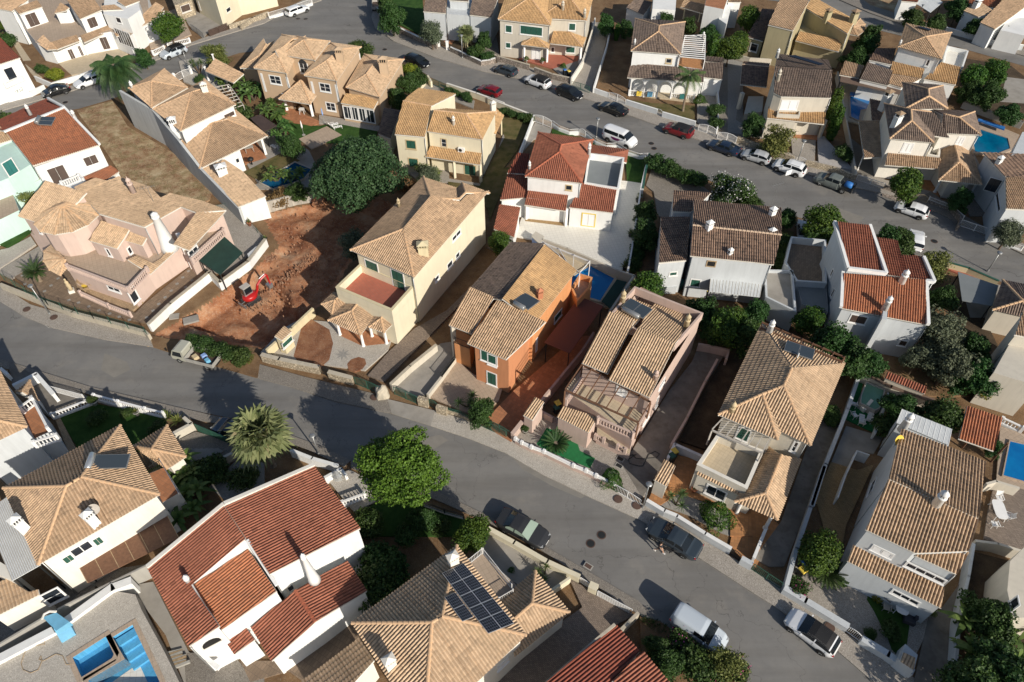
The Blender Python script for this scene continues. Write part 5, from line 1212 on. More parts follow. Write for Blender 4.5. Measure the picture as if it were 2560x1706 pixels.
V=dict(A=(720,1180,3.9),a=(555,975,2.9),b=(440,1080,2.9),c=(435,1210,2.9),d=(510,1330,2.9),e=(650,1408,2.9),f=(745,1300,3.1)); h.roof('q',V,['a b A','b c A','c d A','d e A','e f A'],'tile_sand',walls=False)
mono(h,'r',(250,1390),(625,1045),3.0,.35,[(560,985),(390,1175),(280,1245),(60,1140),(-60,1190)],'tile_sand',walls=False)
mono(h,'r',(780,1068),(1262,540),5.4,.35,[(1275,520),(870,552),(560,985)],'tile_sand',walls=False)
h.column(1345,1010,5.2,'r',square=True,r=.3); h.column(830,1310,5.2,'r',square=True,r=.22)
h.block('r',[(770,1150),(1180,790),(1080,620),(640,1000)],3.0,floor='floor_beige'); h.rail('r',[(800,1170),(1235,770)],3.8,mat='pink')
h.rail('q',[(735,1250),(1560,1562),(1815,1290)],3.85,mat='pink')
h.chim(515,1040,5.2,'cone',1.7,'white',c='r',base=3.0); h.chim(1650,290,2.2,'round',.7,'pink',c='q')
h.win(1035,1250,1050,1045,'K',c='q',band='whitepaint'); h.win(1310,1125,1300,1050,'W',c='q'); h.win(1595,1115,1590,1010,'W',c='q'); h.win(380,820,330,715,'K',c='q')
h.win(945,1040,840,985,'D'); h.win(1090,1085,1000,1035,'D'); h.win(780,1135,870,1000,'D',c='r'); h.win(500,800,475,715,'W')
balustrade(h.o,ats('e',[(620,1030),(840,1130),(1010,1195)],.95),.7,'pink'); antenna(h,1205,330,'thin television aerial beside the tall white chimney of the pink villa')
canopy('e',[(1560,790),(1745,590),(1905,730),(1725,905)],2.4,'dark green shade net stretched beside the pink villa over its side patio','shadenet',name='shade_net',cat='shade net',th=.02)
canopy('e',[(1940,740),(2010,680),(2035,700),(1960,800)],1.0,'small pale corrugated sheet leaning by the green shade net','sheet_white',posts=False,name='metal_sheet',cat='sheet')
# --- white L-shaped house with the red roof
h=House('c',500,1500,'red_roofed_house','white house with terracotta roofs, flat grey roof terrace and bright paved yard',wall='white')
ze=5.8
h.roof('c',dict(A=(290,1388,ze),B=(735,1440,ze),C=(825,1100,ze),D=(395,1040,ze),R=(560,1195,ze+1.5),Q=(575,1140,ze+1.5)),['A B R','B C Q R','C D Q','D A R Q'],'tile_red')
h.roof('c',dict(A=(735,1195,3.6),B=(1085,1280,3.3),C=(1100,1180,3.3),D=(820,1140,3.4),R=(930,1215,4.2)),['A B R','B C R','C D R','D A R'],'tile_red',caps=False)
h.block('c',[(755,1435),(790,1200),(1070,1235),(1025,1480)],4.2,parapet=1.0,floor='greyfloor',th=.2)if False else h.block('c',[(755,1435),(790,1200),(1070,1235),(1025,1480)],4.2,parapet=.9,floor='greyfloor')
h.shed('g',[(635,375),(980,418),(1012,215),(745,180)],3.0,1.0,'tile_red',over=.1)
h.shed('g',[(285,355),(610,403),(632,265),(318,222)],2.9,.8,'tile_red',walls=False)
h.block('g',[(312,300),(612,330),(632,262),(325,222)],3.3)
h.shed('g',[(95,315),(300,300),(330,90),(160,90)],3.0,1.2,'tile_red',over=.15)
h.shed('c',[(150,1360),(300,1370),(330,1210),(235,1200)],4.2,.5,'tile_darkred',over=.15)
h.shed('g',[(45,545),(205,610),(255,375),(90,350)],2.5,.5,'tile_red',over=.15)
h.column(300,470,2.7,'g',square=True); h.column(606,520,2.7,'g',square=True)
h.win(612,230,655,205,'K',c='g',band='sandstone'); h.win(735,510,840,432,'S',c='g',band='yellowpaint')
h.chim(790,1215,1.7,'round',.5,'white',c='c'); h.chim(325,1330,1.2,'round',.4,'white',c='c')
# --- orange house
h=House('k',165,500,'orange_house','orange house with tan roofs, green shutters and solar heater',wall='orange')
ze=6.3
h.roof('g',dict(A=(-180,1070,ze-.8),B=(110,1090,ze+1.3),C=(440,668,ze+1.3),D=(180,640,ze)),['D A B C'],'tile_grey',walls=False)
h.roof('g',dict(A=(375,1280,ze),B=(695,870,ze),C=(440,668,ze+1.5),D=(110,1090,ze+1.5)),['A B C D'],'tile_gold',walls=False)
L=[at('g',365,1270,ze),at('g',690,880,ze),at('g',440,675,ze),at('g',185,650,ze),at('g',-160,1060,ze),at('g',60,1200,ze)]; h.walls(inset_loop(L,.3),drop=.4,cap=False)
h.roof('f',dict(A=(1635,1295,5.6),B=(1815,1370,5.6),C=(1995,1075,7.2),D=(1805,1000,7.0)),['A B C D'],'tile_tan',walls=False)
h.roof('j',dict(A=(1780,60,5.7),B=(2085,190,5.7),C=(2400,-110,7.2),D=(2020,-280,7.2)),['A B C D'],'tile_tan',walls=False)
L=ats('k',[(-130,60),(170,175),(440,-240),(60,-380)],5.7); h.walls(inset_loop(L,.25),mat='orangered',drop=.2,cap=False)
h.column(1690,180,5.3,'j','beige',.2,True)
for x1,y1,x2,y2 in((1895,180,2010,150),):h.win(x1,y1,x2,y2,'G',c='j')
h.win(5,215,60,165,'G',c='k'); h.win(0,365,62,305,'G',c='k')
h.block('j',[(1680,60),(1800,105),(1830,20),(1700,-60)],3.0,mat='orange'); h.rail('j',[(1685,20),(1800,60)],3.9,mat='darkmetal')if False else balustrade(h.o,ats('j',[(1685,10),(1795,50)],3.9),.9,'darkmetal',metal=True)
h.win(520,1275,575,1170,'G',c='g'); h.win(375,1500,385,1400,'W',c='g')
h.chim(405,1085,1.2,w=.4,mat='copperpot',c='g'); solar(h,300,1135,'solar water heater with one grey collector and a tank on the orange house roof',1.3,1.9,1.9,c='g',panels=1,ang=.9)
canopy('g',[(440,1435),(640,1520),(905,1150),(720,1075)],3.0,'dark red sheet carport roof beside the orange house','tile_darkred',pmat='darkmetal',name='carport',cat='carport')
pergola('g',[(430,650),(800,800),(720,890),(560,760)],5.4,4,'thin white metal pergola frame on the roof terrace behind the orange house','whitepaint',w=.07,zb=3.0)
h.block('g',[(650,1000),(720,890),(820,920),(800,1000),(700,1110)],3.9,mat='orange',parapet=.7,floor='floor_beige')
# --- pink-beige house with big pergola terrace
h=House('k',1130,900,'rose_house','rose plastered house with tan roofs and long brown pergola over its front terrace',wall='rose')
mono(h,'k',(735,215),(940,300),6.0,.3,[(1150,-120),(950,-190)],'tile_sand',walls=False)
mono(h,'k',(945,345),(1265,485),6.2,.3,[(1470,65),(1180,-65)],'tile_sand',walls=False)
mono(h,'g',(1465,1445),(1180,1320),7.2,-.25,[(1300,1130),(1630,1250)],'tile_sand',walls=False)
mono(h,'g',(1130,1320),(930,1240),7.0,-.22,[(1070,1070),(1285,1150)],'tile_sand',walls=False)
L=ats('k',[(735,225),(1275,480),(1690,-190+0),(1200,-410)],6.0); h.walls(inset_loop(L,.1),drop=.35,cap=False)
h.parapet(ats('g',[(1690,1200),(1150,990),(930,1240),(1470,1450)],6.9),6.0,.9,'rose',.2)
h.block('k',[(605,430),(740,250),(1270,500),(1135,790)],3.2,floor='floor_cream')
h.rail('k',[(615,500),(745,310)],4.1,mat='rose'); h.rail('k',[(865,640),(1140,760),(1270,540)],4.1,mat='rose')
pergola('k',[(605,425),(1180,680),(1275,520),(740,225)],5.6,8,'dark brown timber pergola over the terrace of the rose house','wood',w=.13,zb=3.2)
h.shed('k',[(540,640),(790,760),(860,640),(590,550)],2.9,.55,'tile_sand',walls=True,over=.1)
h.shed('k',[(275,625),(350,665),(440,520),(370,482)],2.5,.35,'tile_sand',over=.08)
h.block('k',[(850,800),(1110,930),(1140,790),(860,650)],1.1,floor='floor_cream'); balustrade(h.o,ats('k',[(845,775),(910,805)],1.9),.7,'rose'); balustrade(h.o,ats('k',[(1020,855),(1080,885)],1.9),.7,'rose')
h.win(885,740,960,740,'O')if False else None
h.win(1340,420,1385,330,'W',c='k',band='whitepaint'); h.win(1310,560,1340,470,'W',c='k'); h.win(1215,700,1260,620,'W',c='k'); h.win(1010,440,1090,420,'S',c='k')
h.chim(1050,1140,2.0,'round',.6,'sandstone',c='g'); h.chim(1550,1320,1.9,'round',.6,'sandstone',c='g'); h.chim(1310,340,1.2,'round',.5,'rose',c='k')
solar(h,1160,1190,'solar water heater with two grey collectors and a tank on the rose house roof',1.9,2.5,1.9,c='g',ang=.9)
# --- house with hipped roof, terrace and lantern chimneys (right of centre)
h=House('k',1960,1400,'hipped_roof_house','pale house with large sandy hipped roof, front terrace and rooftop solar panel',wall='beige')
ze=6.0
h.roof('h',dict(A=(-280+30,1450,ze),S=(200,1570,ze),F=(540,2060-0,ze),E=(785,1330,ze),N=(190,1040,ze),R1=(345,1640,ze+1.9),R2=(405,1365,ze+1.9)),['E N R2'],'tile_sand',walls=False)
Z=dict(A=at('l',-130,400,ze),P=at('l',300,585,ze),F=at('l',540,625,ze),E=at('l',790,25,ze),N=at('h',185,1050,ze),R1=at('l',345,190,ze+1.8),R0=at('l',190,250,ze+1.2),R2=at('h',405,1365,ze+1.9),V=at('l',325,525,ze))
h.roof('l',Z,['F E R2 R1','N A R0 R1 R2','A P R0','V F R1 R0','P V R0'],'tile_sand',over=.4)
h.block('k',[(1700,830),(2000,960),(1760,920),(1740,800)],3.0)if False else None
h.block('k',[(1640,1010),(1800,770),(2160,900),(2030,1200)],4.0,parapet=.9,floor='floor_cream',cop='warmwhite')
h.shed('k',[(1630,1085),(1980,1255),(2010,1215),(1660,1050)],2.9,.3,'tile_sand',over=.1)
h.hip('l',[(-10,1030),(300,1165),(470,720),(240,640)],3.1,ridge=[(215,970,4.2),(330,690,4.3)],mat='tile_sand',walls=False,ends=(1,0))
h.block('l',[(-60,930),(130,1000),(330,760),(450,720),(560,480),(200,330),(60,500)],3.0,drop=.1)
h.column(1945,1395,2.8,'k'); h.column(210,1225,2.8,'l'); h.column(1760,800+180,2.8,'k')if False else None
h.win(1705,1225,1870,1235,'D',c='k'); h.win(400,655,455,605,'W',c='l'); h.win(1945,790,2060,750,'G',c='k')
h.chim(1890,640,2.2,'round',.6,'sandstone',c='k',base=5.4); h.chim(235,1120,1.9,'round',.6,'white',c='h',base=6.2)
solar(h,450,1260,'rooftop solar heater with two grey collectors on the sandy hipped roof',.1,2.5,1.6,c='h',tmat='white',ang=1.1)
pergola('k',[(1755,740),(2150,920),(2230,760),(1850,640)],5.3,8,'weathered grey pergola over the terrace of the hipped roof house','lattice',w=.12,zb=3.1,posts=(0,1))
h.shed('k',[(1300,1130),(1400,1185),(1470,1020),(1385,970)],2.4,.4,'tile_sand',over=.08)
pergola('h',[(190,1035),(790,1290),(770,1320),(180,1075)],6.5,9,'row of short brown pergola rafters along the rear eave of the hipped roof house','wood',w=.1,zb=5.9)
# --- white house with dark-tan roofs, lower right
h=House('l',760,1460,'white_house','white three-gabled house with broad tan roofs, lower right beside the driveway',wall='greywash')
ze=6.6
mono(h,'l',(940,1235),(1300,1405),ze,.26,[(1690,1390),(1760,1155),(1105,865)],'tile_tan',over=.15)
mono(h,'l',(1105,865),(1760,1155),ze+1.25,-.2,[(1815,740),(1200,500)],'tile_tan',over=.15)
mono(h,'l',(1300,1425),(1600,1560),ze-.6,.26,[(1690,1400),(1375,1265)],'tile_tan',over=.1)
mono(h,'p',(805,690),(1490,1035),3.4,.3,[(1510,880),(850,570)],'tile_tan',over=.1)
h.win(985,600,1140,640,'S',c='p',band='whitepaint'); h.win(1230,720,1520,830,'W',c='p')
h.win(960,990,1020,860,'K',c='l'); h.win(820,1260,865,1190,'K',c='l')
h.chim(1215,490,1.9,'round',.7,'white',c='l'); h.chim(1450,1050,1.9,'round',.75,'white',c='l'); h.win(1130,915,1330,990,'D',c='p')
dish(h,1150,625,'yellow weathered satellite dish on the edge of the tan roof','yellowpaint',.5,c='l')
canopy('l',[(1165,460),(1540,620),(1565,505),(1205,360)],4.6,'white corrugated sheet canopy behind the tan-roofed white house','sheet_white',ribs=10,rmat='whitepaint')
h.block('l',[(1165,490),(1540,640),(1565,530),(1205,380)],4.4)
h.block('p',[(1180,1400),(1290,1490),(1320,1370),(1230,1290)],1.6); h.shed('p',[(1190,1420),(1290,1480),(1300,1390),(1215,1350)],1.7,.3,'tile_sand',walls=False)
# --- red sheet-roofed store on the right
h=House('l',1700,700,'garden_store','open garden store with rust-red tiled roof between white house and blue pool','shed','beige')
h.shed('l',[(1615,575),(1870,665),(1935,420),(1680,335)],3.2,.8,'tile_rust',walls=False); h.column(1640,640,3.0,'l','wood',.08,True); h.column(1850,740,3.0,'l','wood',.08,True)
# --- white modern house with red roofs
h=House('h',1100,1200,'white_modern_house','white house with two terracotta slopes and white parapet gables, right of centre',wall='greywash')
mono(h,'h',(815,640),(1075,668),6.9,.2,[(965,330),(735,305)],'tile_red',over=.02)
mono(h,'h',(1370,730),(1105,695),5.9,.0001,[(1020,420),(1170,440),(1180,545),(1360,560),(1430,735)],'tile_red',over=.02)
mono(h,'h',(770,935),(1385,1055),5.2,.3,[(1375,725),(780,680)],'tile_rust',over=.02)
def verge(h,c,pts,z,w=.28,hh=.28,mat='white'):
 L=ats(c,pts,z); mb=MB()
 for i,(a,b)in enumerate(zip(L,L[1:])):mb.bar(a,b,w,hh+.004*i)
 return build(mb,'parapet_verge',mat,h.o)
verge(h,'h',[(715,305,7.8),(812,645,7.1),(1090,680,7.1),(970,330,7.9)],7,.3,.4); verge(h,'h',[(1362,560,6.1),(1440,740,6.1),(1380,735,6.0),(1395,1050,5.5)],6,.3,.35); verge(h,'h',[(775,670,6.3),(762,925,5.5)],6,.3,.35)
h.win(820,1025,955,1000,'B',c='h',band='whitepaint'); h.win(1180,1195,1245,1175,'B',c='h'); h.win(695,850,715,790,'K',c='h'); h.win(690,700,705,650,'K',c='h')
h.chim(1200,745,1.7,'round',.75,'white',c='h'); h.chim(1075,945,1.9,'round',.65,'white',c='h',base=5.5); h.block('h',[(1060,1010),(1095,1015),(1100,960),(1070,950)],5.9)
h.block('h',[(355,600),(400,410),(655,435),(660,750),(440,735)],3.0,parapet=.9,floor='floor_brown'); h.block('h',[(440,740),(655,750),(670,960),(480,900)],2.2,floor='greyfloor')
# --- white house with old brown roofs
h=House('g',1560,1040,'old_roof_house','white two-storey house with weathered dark brown tile roofs and ribbed white awning',wall='greywash')
ze=6.1
h.roof('g',dict(A=(1585,755,ze),B=(2080,805,ze),B2=(2240,825,ze),C=(2300,590,ze+1.2),D=(1605,515,ze+1.2),E=(2300,380,ze),F=(1612,318,ze)),['A B B2 C D','E F D C'],'tile_old')
h.shed('g',[(1340,810),(1560,790),(1585,450),(1355,450)],4.8,.2,'tile_old',over=.1); h.roof('g',dict(A=(1445,405,5.0),B=(1590,412,5.0),C=(1750,260,5.2),D=(1455,240,5.2)),['A B C D'],'tile_old',over=.1)
h.win(1715,830,1785,800,'O',c='g',band='timber'); h.win(1585,985,1665,945,'G',c='g'); h.win(1425,905,1480,880,'G',c='g')
h.chim(1730,545,1.1,w=.5,mat='white',c='g'); h.chim(1870,825,2.4,w=.35,mat='white',c='g',base=4.8); h.chim(250,285,1.6,w=.5,mat='white',c='h',base=6.0); h.chim(245,430,1.4,w=.5,mat='white',c='h',base=6.0); antenna(h,235,250,'tall television aerial at the corner of the dark brown tile roof',4.2,c='h')
canopy('g',[(1735,1035),(2130,1080),(2150,970),(1745,930)],2.9,'white ribbed awning over the back door of the brown-roofed house','sheet_white',ribs=16,rmat='lattice',name='awning',cat='awning')
h.block('h',[(205,650),(415,655),(440,960),(215,850)],3.0,parapet=.35,floor='concretefloor')
h.shed('g',[(1335,925),(1415,930),(1420,890),(1345,880)],1.8,.2,'tile_old',over=.05); h.block('g',[(1390,960),(1475,965),(1480,1000),(1395,1000)],1.0)
def strip(h,pts,w=.35,mat='white',c=None):
 """pale corner band standing a little proud of the wall: (x, y top, x, y bottom) along a wall"""
 mb=MB()
 for x,y,x2,y2 in pts:
  a,b=h.hit_wall(c or h.c,x,y),h.hit_wall(c or h.c,x2,y2)
  if not a or not b:continue
  k,P0,X,n,t1,z1=a; z0=b[5]; p=P0+X*t1; q=[p+n*.03+X*s_*w/2 for s_ in(-1,1)]+[p-n*.03+X*s_*w/2 for s_ in(1,-1)]; mb.prism(q,min(z0,z1),max(z0,z1))
 if mb.v:build(mb,'corner_band',mat,h.o)
 # --- house with green shutters, lower left
h=House('i',1300,1500,'green_shuttered_house','beige house with large weathered hipped roof, open green shutters and tank heater, lower left',wall='warmwhite')
ze=6.0
h.roof('i',dict(W=(30,1195,ze),N=(945,705,ze),E=(1255,1245,ze),S=(300,1800,ze),R1=(520,1180,ze+2),R2=(640,1108,ze+2)),['N W R1 R2','E N R2','S E R2 R1','W S R1'],'tile_tan')
h.roof('i',dict(N=(1312,705,3.3),E=(1462,950,3.3),S=(1320,1045,3.3),W=(1050,865,3.3),R=(1190,890,4.4)),['N W R','E N R','S E R','W S R'],'tile_tan')
h.block('i',[(1170,1080),(1290,1030),(1410,1230),(1270,1310)],3.2,floor='floor_terracotta'); balustrade(h.o,ats('i',[(1250,970),(1400,1235)],4.1),.85,'silver',metal=True); balustrade(h.o,ats('i',[(1150,1030),(1250,975)],4.1),.85,'darkmetal',metal=True)
mono(h,'m',(-60,1070),(310,885),3.0,.25,[(300,840),(230,862),(60,760),(-60,800)],'tile_sand',over=.1)
h.win(590,585,690,458,'W',c='m'); h.win(523,636,556,560,'G',c='m',band=0); h.win(762,496,776,425,'G',c='m',band=0); h.win(392,955,445,830,'W',c='m')
h.chim(750,330,1.9,w=.5,c='m',ang=1.0,mat='white'); h.chim(205,380,2.1,w=.52,c='m',ang=1.0,mat='white'); dish(h,770,250,'old satellite dish beside the white chimney of the beige shuttered house',c='m')
solar(h,890,1010,'long solar collector with white tank on the shuttered house roof',1.5,1.3,2.6,c='i',ang=.12,panels=1,tmat='silver')
canopy('m',[(622,665),(1305,250),(1405,440),(690,792)],2.7,'brown translucent sheet awning beneath the green shuttered window','tile_darkred' if 0 else 'wood',name='awning',cat='awning',ribs=6,rmat='timber')
canopy('m',[(-120,240),(70,110),(322,650),(100,775)],4.4,'white corrugated sheet roof at the left edge of the photograph','sheet_white',ribs=14,rmat='lattice'); h.block('m',[(-60,700),(95,770),(60,660),(-40,600)],4.2)
# --- white house, far left
h=House('i',400,900,'white_corner_house','white house with tile roof and small tiled balcony, cut by the left edge',wall='greywash')
h.roof('i',dict(N=(-20,240,6),E=(215,715,6),S=(-240,930,6),W=(-480,500,6),R=(-130,640,7.8)),['E N R','S E R','W S R','N W R'],'tile_tan')
h.block('i',[(150,620),(265,520),(400,740),(250,820)],3.6,floor='floor_terracotta'); h.rail('i',[(150,560),(245,490)],4.5); h.rail('i',[(260,830),(435,775)],4.4); balustrade(h.o,ats('i',[(245,480),(370,720)],4.4),.8,'white',bal=False)
h.roof('i',dict(A=(130,440,3.0),B=(300,515,3.0),C=(235,355,3.0),R=(175,440,3.7)),['C A R','B C R','A B R'],'tile_tan')
# --- big white house with red roofs, bottom
h=House('m',1900,1440,'red_gabled_house','large white house with long terracotta gable roofs and tall round white chimney',wall='white')
ze,zr=5.6,7.2
h.roof('D',dict(A=(340,1307,ze),B=(435,1487,ze),C=(505,1440,zr-1.0),C2=(430,1332,zr-1.0),D=(566,1240,zr),E=(515,1163,zr)),['A B C C2 D E'],'tile_red',over=.1)
h.roof('D',dict(A=(828,1215,ze),B=(722,1072,ze),C=(515,1163,zr),D=(620,1320,zr)),['A B C D'],'tile_red',over=.12)
h.roof('D',dict(A=(500,1455,5.0),B=(636,1360,5.8),C=(570,1262,5.8),D=(440,1350,5.0)),['D A B C'],'tile_rust',over=.02)
h.roof('n',dict(A=(90,1140,3.3),B=(250,1405,3.3),C=(592,1098,4.5),D=(432,850,4.5),E=(995,855,3.4),F=(840,618,3.4)),['A B C D','E F D C'],'tile_red',over=.12)
h.shed('m',[(1840,1352),(1770,1250),(1935,1145),(2000,1235)],3.0,.3,'tile_red',over=.08)
verge(h,'D',[(338,1303,ze+.15),(515,1158,zr+.15),(722,1068,ze+.15)],6,.3,.22,'warmwhite'); verge(h,'D',[(568,1242,7.2),(636,1345,6.6)],6,.25,.25); verge(h,'D',[(438,1345,5.8),(500,1450,5.8)],6,.3,.5)
h.win(1600,1310,1730,1225,'O',c='m',arch=True,band='warmwhite'); h.win(830,550,930,480,'O',c='n',arch=True,band='warmwhite'); h.win(385,860,410,800,'W',c='n',band='warmwhite')
h.chim(585,770,4.4,'cone',.78,'white',c='n',base=4.2); h.chim(1480,780,1.0,'round',.45,'white',c='m')
h.block('n',[(930,640),(1070,690),(990,800),(860,650)],.5); pergola('n',[(800,480),(980,380),(1010,440),(830,560)],2.9,2,'slim white beam frame at the right end of the red-gabled house','white')if False else None
verge(h,'m',[(1520,1300,2.6),(1720,1460,2.6)],2,.3,.3)
# --- house with photovoltaic panels
h=House('n',950,1300,'solar_panel_house','sandy-roofed house carrying black photovoltaic panels, bottom centre',wall='warmwhite')
ze=5.6
Z=h.roof('n',dict(W=(880,1105,ze),N=(1700,500,ze),E=(2245,1200,ze),S=(1440,1960,ze),R1=(1505,1100,ze+2.1),R2=(1585,1052,ze+2.1)),['N W R1 R2','E N R2','S E R2 R1','W S R1'],'tile_sand')
h.roof('o',dict(N=(370,700,3.2),E=(640,1022,3.2),S=(205,1372,3.2),W=(-60,1060,3.2),R=(345,952,4.4),Q=(140,1130,4.4)),['E N R','N W Q R','S E R Q'],'tile_sand')
mono(h,'n',(480,1568),(940,1222),3.2,.28,[(1055,1395),(900,1568),(620,1750)],'tile_sand',over=.15)
h.block('n',[(1800,640),(1900,560),(2190,830),(2050,950)],3.1,floor='floor_beige')
for q in([(1790,605),(1895,520)],[(1905,520),(2130,800)],[(2030,905),(2140,840)]):balustrade(h.o,ats('n',q,4.0),.85,'whitepaint',metal=True)
h.chim(1675,640,1.5,w=.52,c='n',ang=.6,mat='warmwhite'); h.chim(1185,1440,1.5,w=.52,c='n',ang=.6,mat='warmwhite'); h.win(80,1470,150,1380,'S',c='o')
t_=thing('solar_array','black photovoltaic panel array of ten and four panels on the sandy roof','solar panels',Z['R2']); nN=(Z['N']-Z['E']).cross(Z['R2']-Z['E']).normalized(); nN=-nN if nN.z<0 else nN; P0=Z['R2']+nN*.28
for q,(ni,nj)in(([(1585,712),(1752,634),(2150,1105),(1948,1187)],(2,5)),([(1605,902),(1688,862),(1832,1055),(1745,1092)],(1,2))):
 Q=[on_plane('n',x,y,P0,nN)for x,y in q]
 def pt(u,v):return Q[0].lerp(Q[1],u).lerp(Q[3].lerp(Q[2],u),v)
 for i in range(ni):
  for j in range(nj):
   e=.008; c4=[pt((i+a)/ni,(j+b)/nj)for a,b in((e,e),(1-e,e),(1-e,1-e),(e,1-e))]; mb=MB(); mb.add([v-nN*.04 for v in c4]+c4,[(3,2,1,0),(4,5,6,7),(0,1,5,4),(1,2,6,5),(2,3,7,6),(3,0,4,7)]); f=build(mb,'solar_panel','pvline',t_); g=MB()
   for a in range(6):
    for b in range(5):d1,d2=.025+.95*a/6,.025+.95*b/5; g.add([pt((i+u)/ni,(j+v)/nj)+nN*.004 for u,v in((d1,d2),(d1+.148,d2),(d1+.148,d2+.18),(d1,d2+.18))],[(0,1,2,3)])
   o=build(g,'cell','pv',f); o['kind']='stuff'
   # --- red roof at the bottom edge
h=House('o',1000,1400,'low_red_roofed_house','house of dark red tile roofs cut by the bottom edge beside the block paved drive',wall='warmwhite')
mono(h,'o',(1000,1115),(1190,1330),4.4,.22,[(985,1550),(700,1900),(200,1800),(455,1570)],'tile_darkred',over=.1)
mono(h,'o',(1215,1325),(1480,1640),4.6,.22,[(1200,1800),(975,1560)],'tile_red',over=.1); verge(h,'o',[(995,1115,4.7),(750,1320,4.9),(455,1575,5.2)],4,.2,.15,'stonewash')
# --- blank-walled tan-roofed house by the dry plot
h=House('a',1700,1400,'long_walled_house','white house with three stepped tan hipped roofs and long blank grey side wall',wall='white')
h.roof('a',dict(W=(1010,695,6),S=(1190,850,6),E=(1475,690,6),N=(1290,545,6),R=(1187,640,7.2)),['W S R','S E R','E N R','N W R'],'tile_tan')
h.roof('a',dict(W=(1200,862,5.6),S=(1415,1030,5.6),E=(1850,825,5.6),N=(1600,625,5.6),R=(1500,728,7.0),Q=(1590,700,7.0)),['W S R','S E Q R','E N Q','N W R Q'],'tile_tan')
h.roof('a',dict(W=(1410,1120,3.2),S=(1565,1325,3.2),E=(2100,1070,3.2),N=(1850,870,3.2),R=(1665,968,4.6),Q=(1780,940,4.6)),['W S R','S E Q R','E N Q','N W R Q'],'tile_tan',walls=False)
h.block('a',[(1440,1150),(1570,1310),(1880,1180),(1800,1000)],3.1); mono(h,'a',(1585,1330),(1870,1625),2.7,.2,[(2085,1540),(1908,1350),(1765,1255)],'tile_sand',over=.1)
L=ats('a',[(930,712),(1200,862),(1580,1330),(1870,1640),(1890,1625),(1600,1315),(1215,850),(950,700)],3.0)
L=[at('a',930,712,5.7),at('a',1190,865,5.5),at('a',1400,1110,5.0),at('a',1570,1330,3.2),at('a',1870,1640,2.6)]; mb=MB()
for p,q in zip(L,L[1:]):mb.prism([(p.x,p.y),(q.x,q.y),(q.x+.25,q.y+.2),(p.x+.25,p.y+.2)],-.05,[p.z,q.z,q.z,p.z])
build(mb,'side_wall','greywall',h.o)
h.chim(1400,1080,3.2,w=.7,c='a',ang=.35,mat='white',base=3.6); h.chim(1610,720,1.3,w=.6,c='a',mat='warmwhite'); h.chim(1050,720,1.6,'round',.5,c='a',mat='white',base=5.6); h.chim(1750,1370,1.5,w=.9,c='a',mat='white')
h.win(1855,1280,1870,1240,'W'); h.win(1765,935,1830,870,'B'); h.win(1430,1060,1475,1035,'W')
for x,y in((205,1215),(20,1290)):h.column(x,y,3.0,'b',square=True)
# --- tan villa
h=House('b',700,940,'tan_villa','large tan villa with many sandy hipped roofs and shield-framed windows','villa','tanwall')
ze=6.0; ms='tile_sand'
h.roof('b',dict(A=(0,535,3.6),B=(150,545,3.6),C=(270,322,3.6),D=(190,310,3.6),R=(150,440,4.4),Q=(205,350,4.4)),['A B R','B C Q R','D A R Q'],ms)
h.roof('b',dict(A=(110,538,ze),B=(365,577,ze),C=(520,300,ze),D=(330,275,ze),R=(282,418,ze+1.3),Q=(420,306,ze+1.3)),['A B R','B C Q R','D A R Q','C D Q'],ms)
h.roof('b',dict(A=(328,435,6.6),B=(588,475,6.6),C=(706,328,6.6),D=(450,290,6.6),R=(498,318,7.9),Q=(520,312,7.9)),['A B R','B C Q R','D A R Q','C D Q'],ms)
h.roof('b',dict(A=(503,595,ze),B=(758,636,ze),C=(950,372,ze),D=(710,338,ze),R=(682,478,ze+1.3),Q=(780,390,ze+1.3)),['A B R','B C Q R','D A R Q','C D Q'],ms)
h.roof('b',dict(A=(832,690,4.2),B=(1098,768,4.2),C=(1286,470,4.2),D=(975,428,4.2),R=(990,585,5.6),Q=(1060,488,5.6)),['A B R','B C Q R','D A R Q','C D Q'],ms)
h.shed('b',[(790,812),(1048,857),(1098,768),(832,735)],2.9,.6,'tile_gold',over=.1)
h.roof('b',dict(A=(303,780,2.9),B=(553,822,2.9),C=(605,745,2.9),D=(400,690,2.9),R=(478,632,4.3)),['A B R','B C R','C D R','D A R'],ms,walls=False)
for x,y in((370,870),(570,910),(240,800)):h.column(x,y,2.8,'b',square=True,r=.18)
h.chim(790,490,2.3,w=.75,mat='tanwall',ang=.0); h.chim(1135,590,3.0,w=.85,mat='tanwall',ang=.0)
for a in((245,650,310,605),(635,710,700,665)):h.win(*a,'W',band='white')
h.win(685,860,740,815,'W'); h.win(480,570,525,505,'W',arch=True,band='white'); h.win(825,925,870,845,'D'); h.win(880,935,925,850,'D'); h.win(938,945,985,860,'D'); h.win(995,955,1045,870,'D')
strip(h,[(165,575,205,720),(365,605,390,690),(560,640,590,735),(750,665,785,800),(380,465,390,480),(588,500,592,520),(935,420,940,515)])
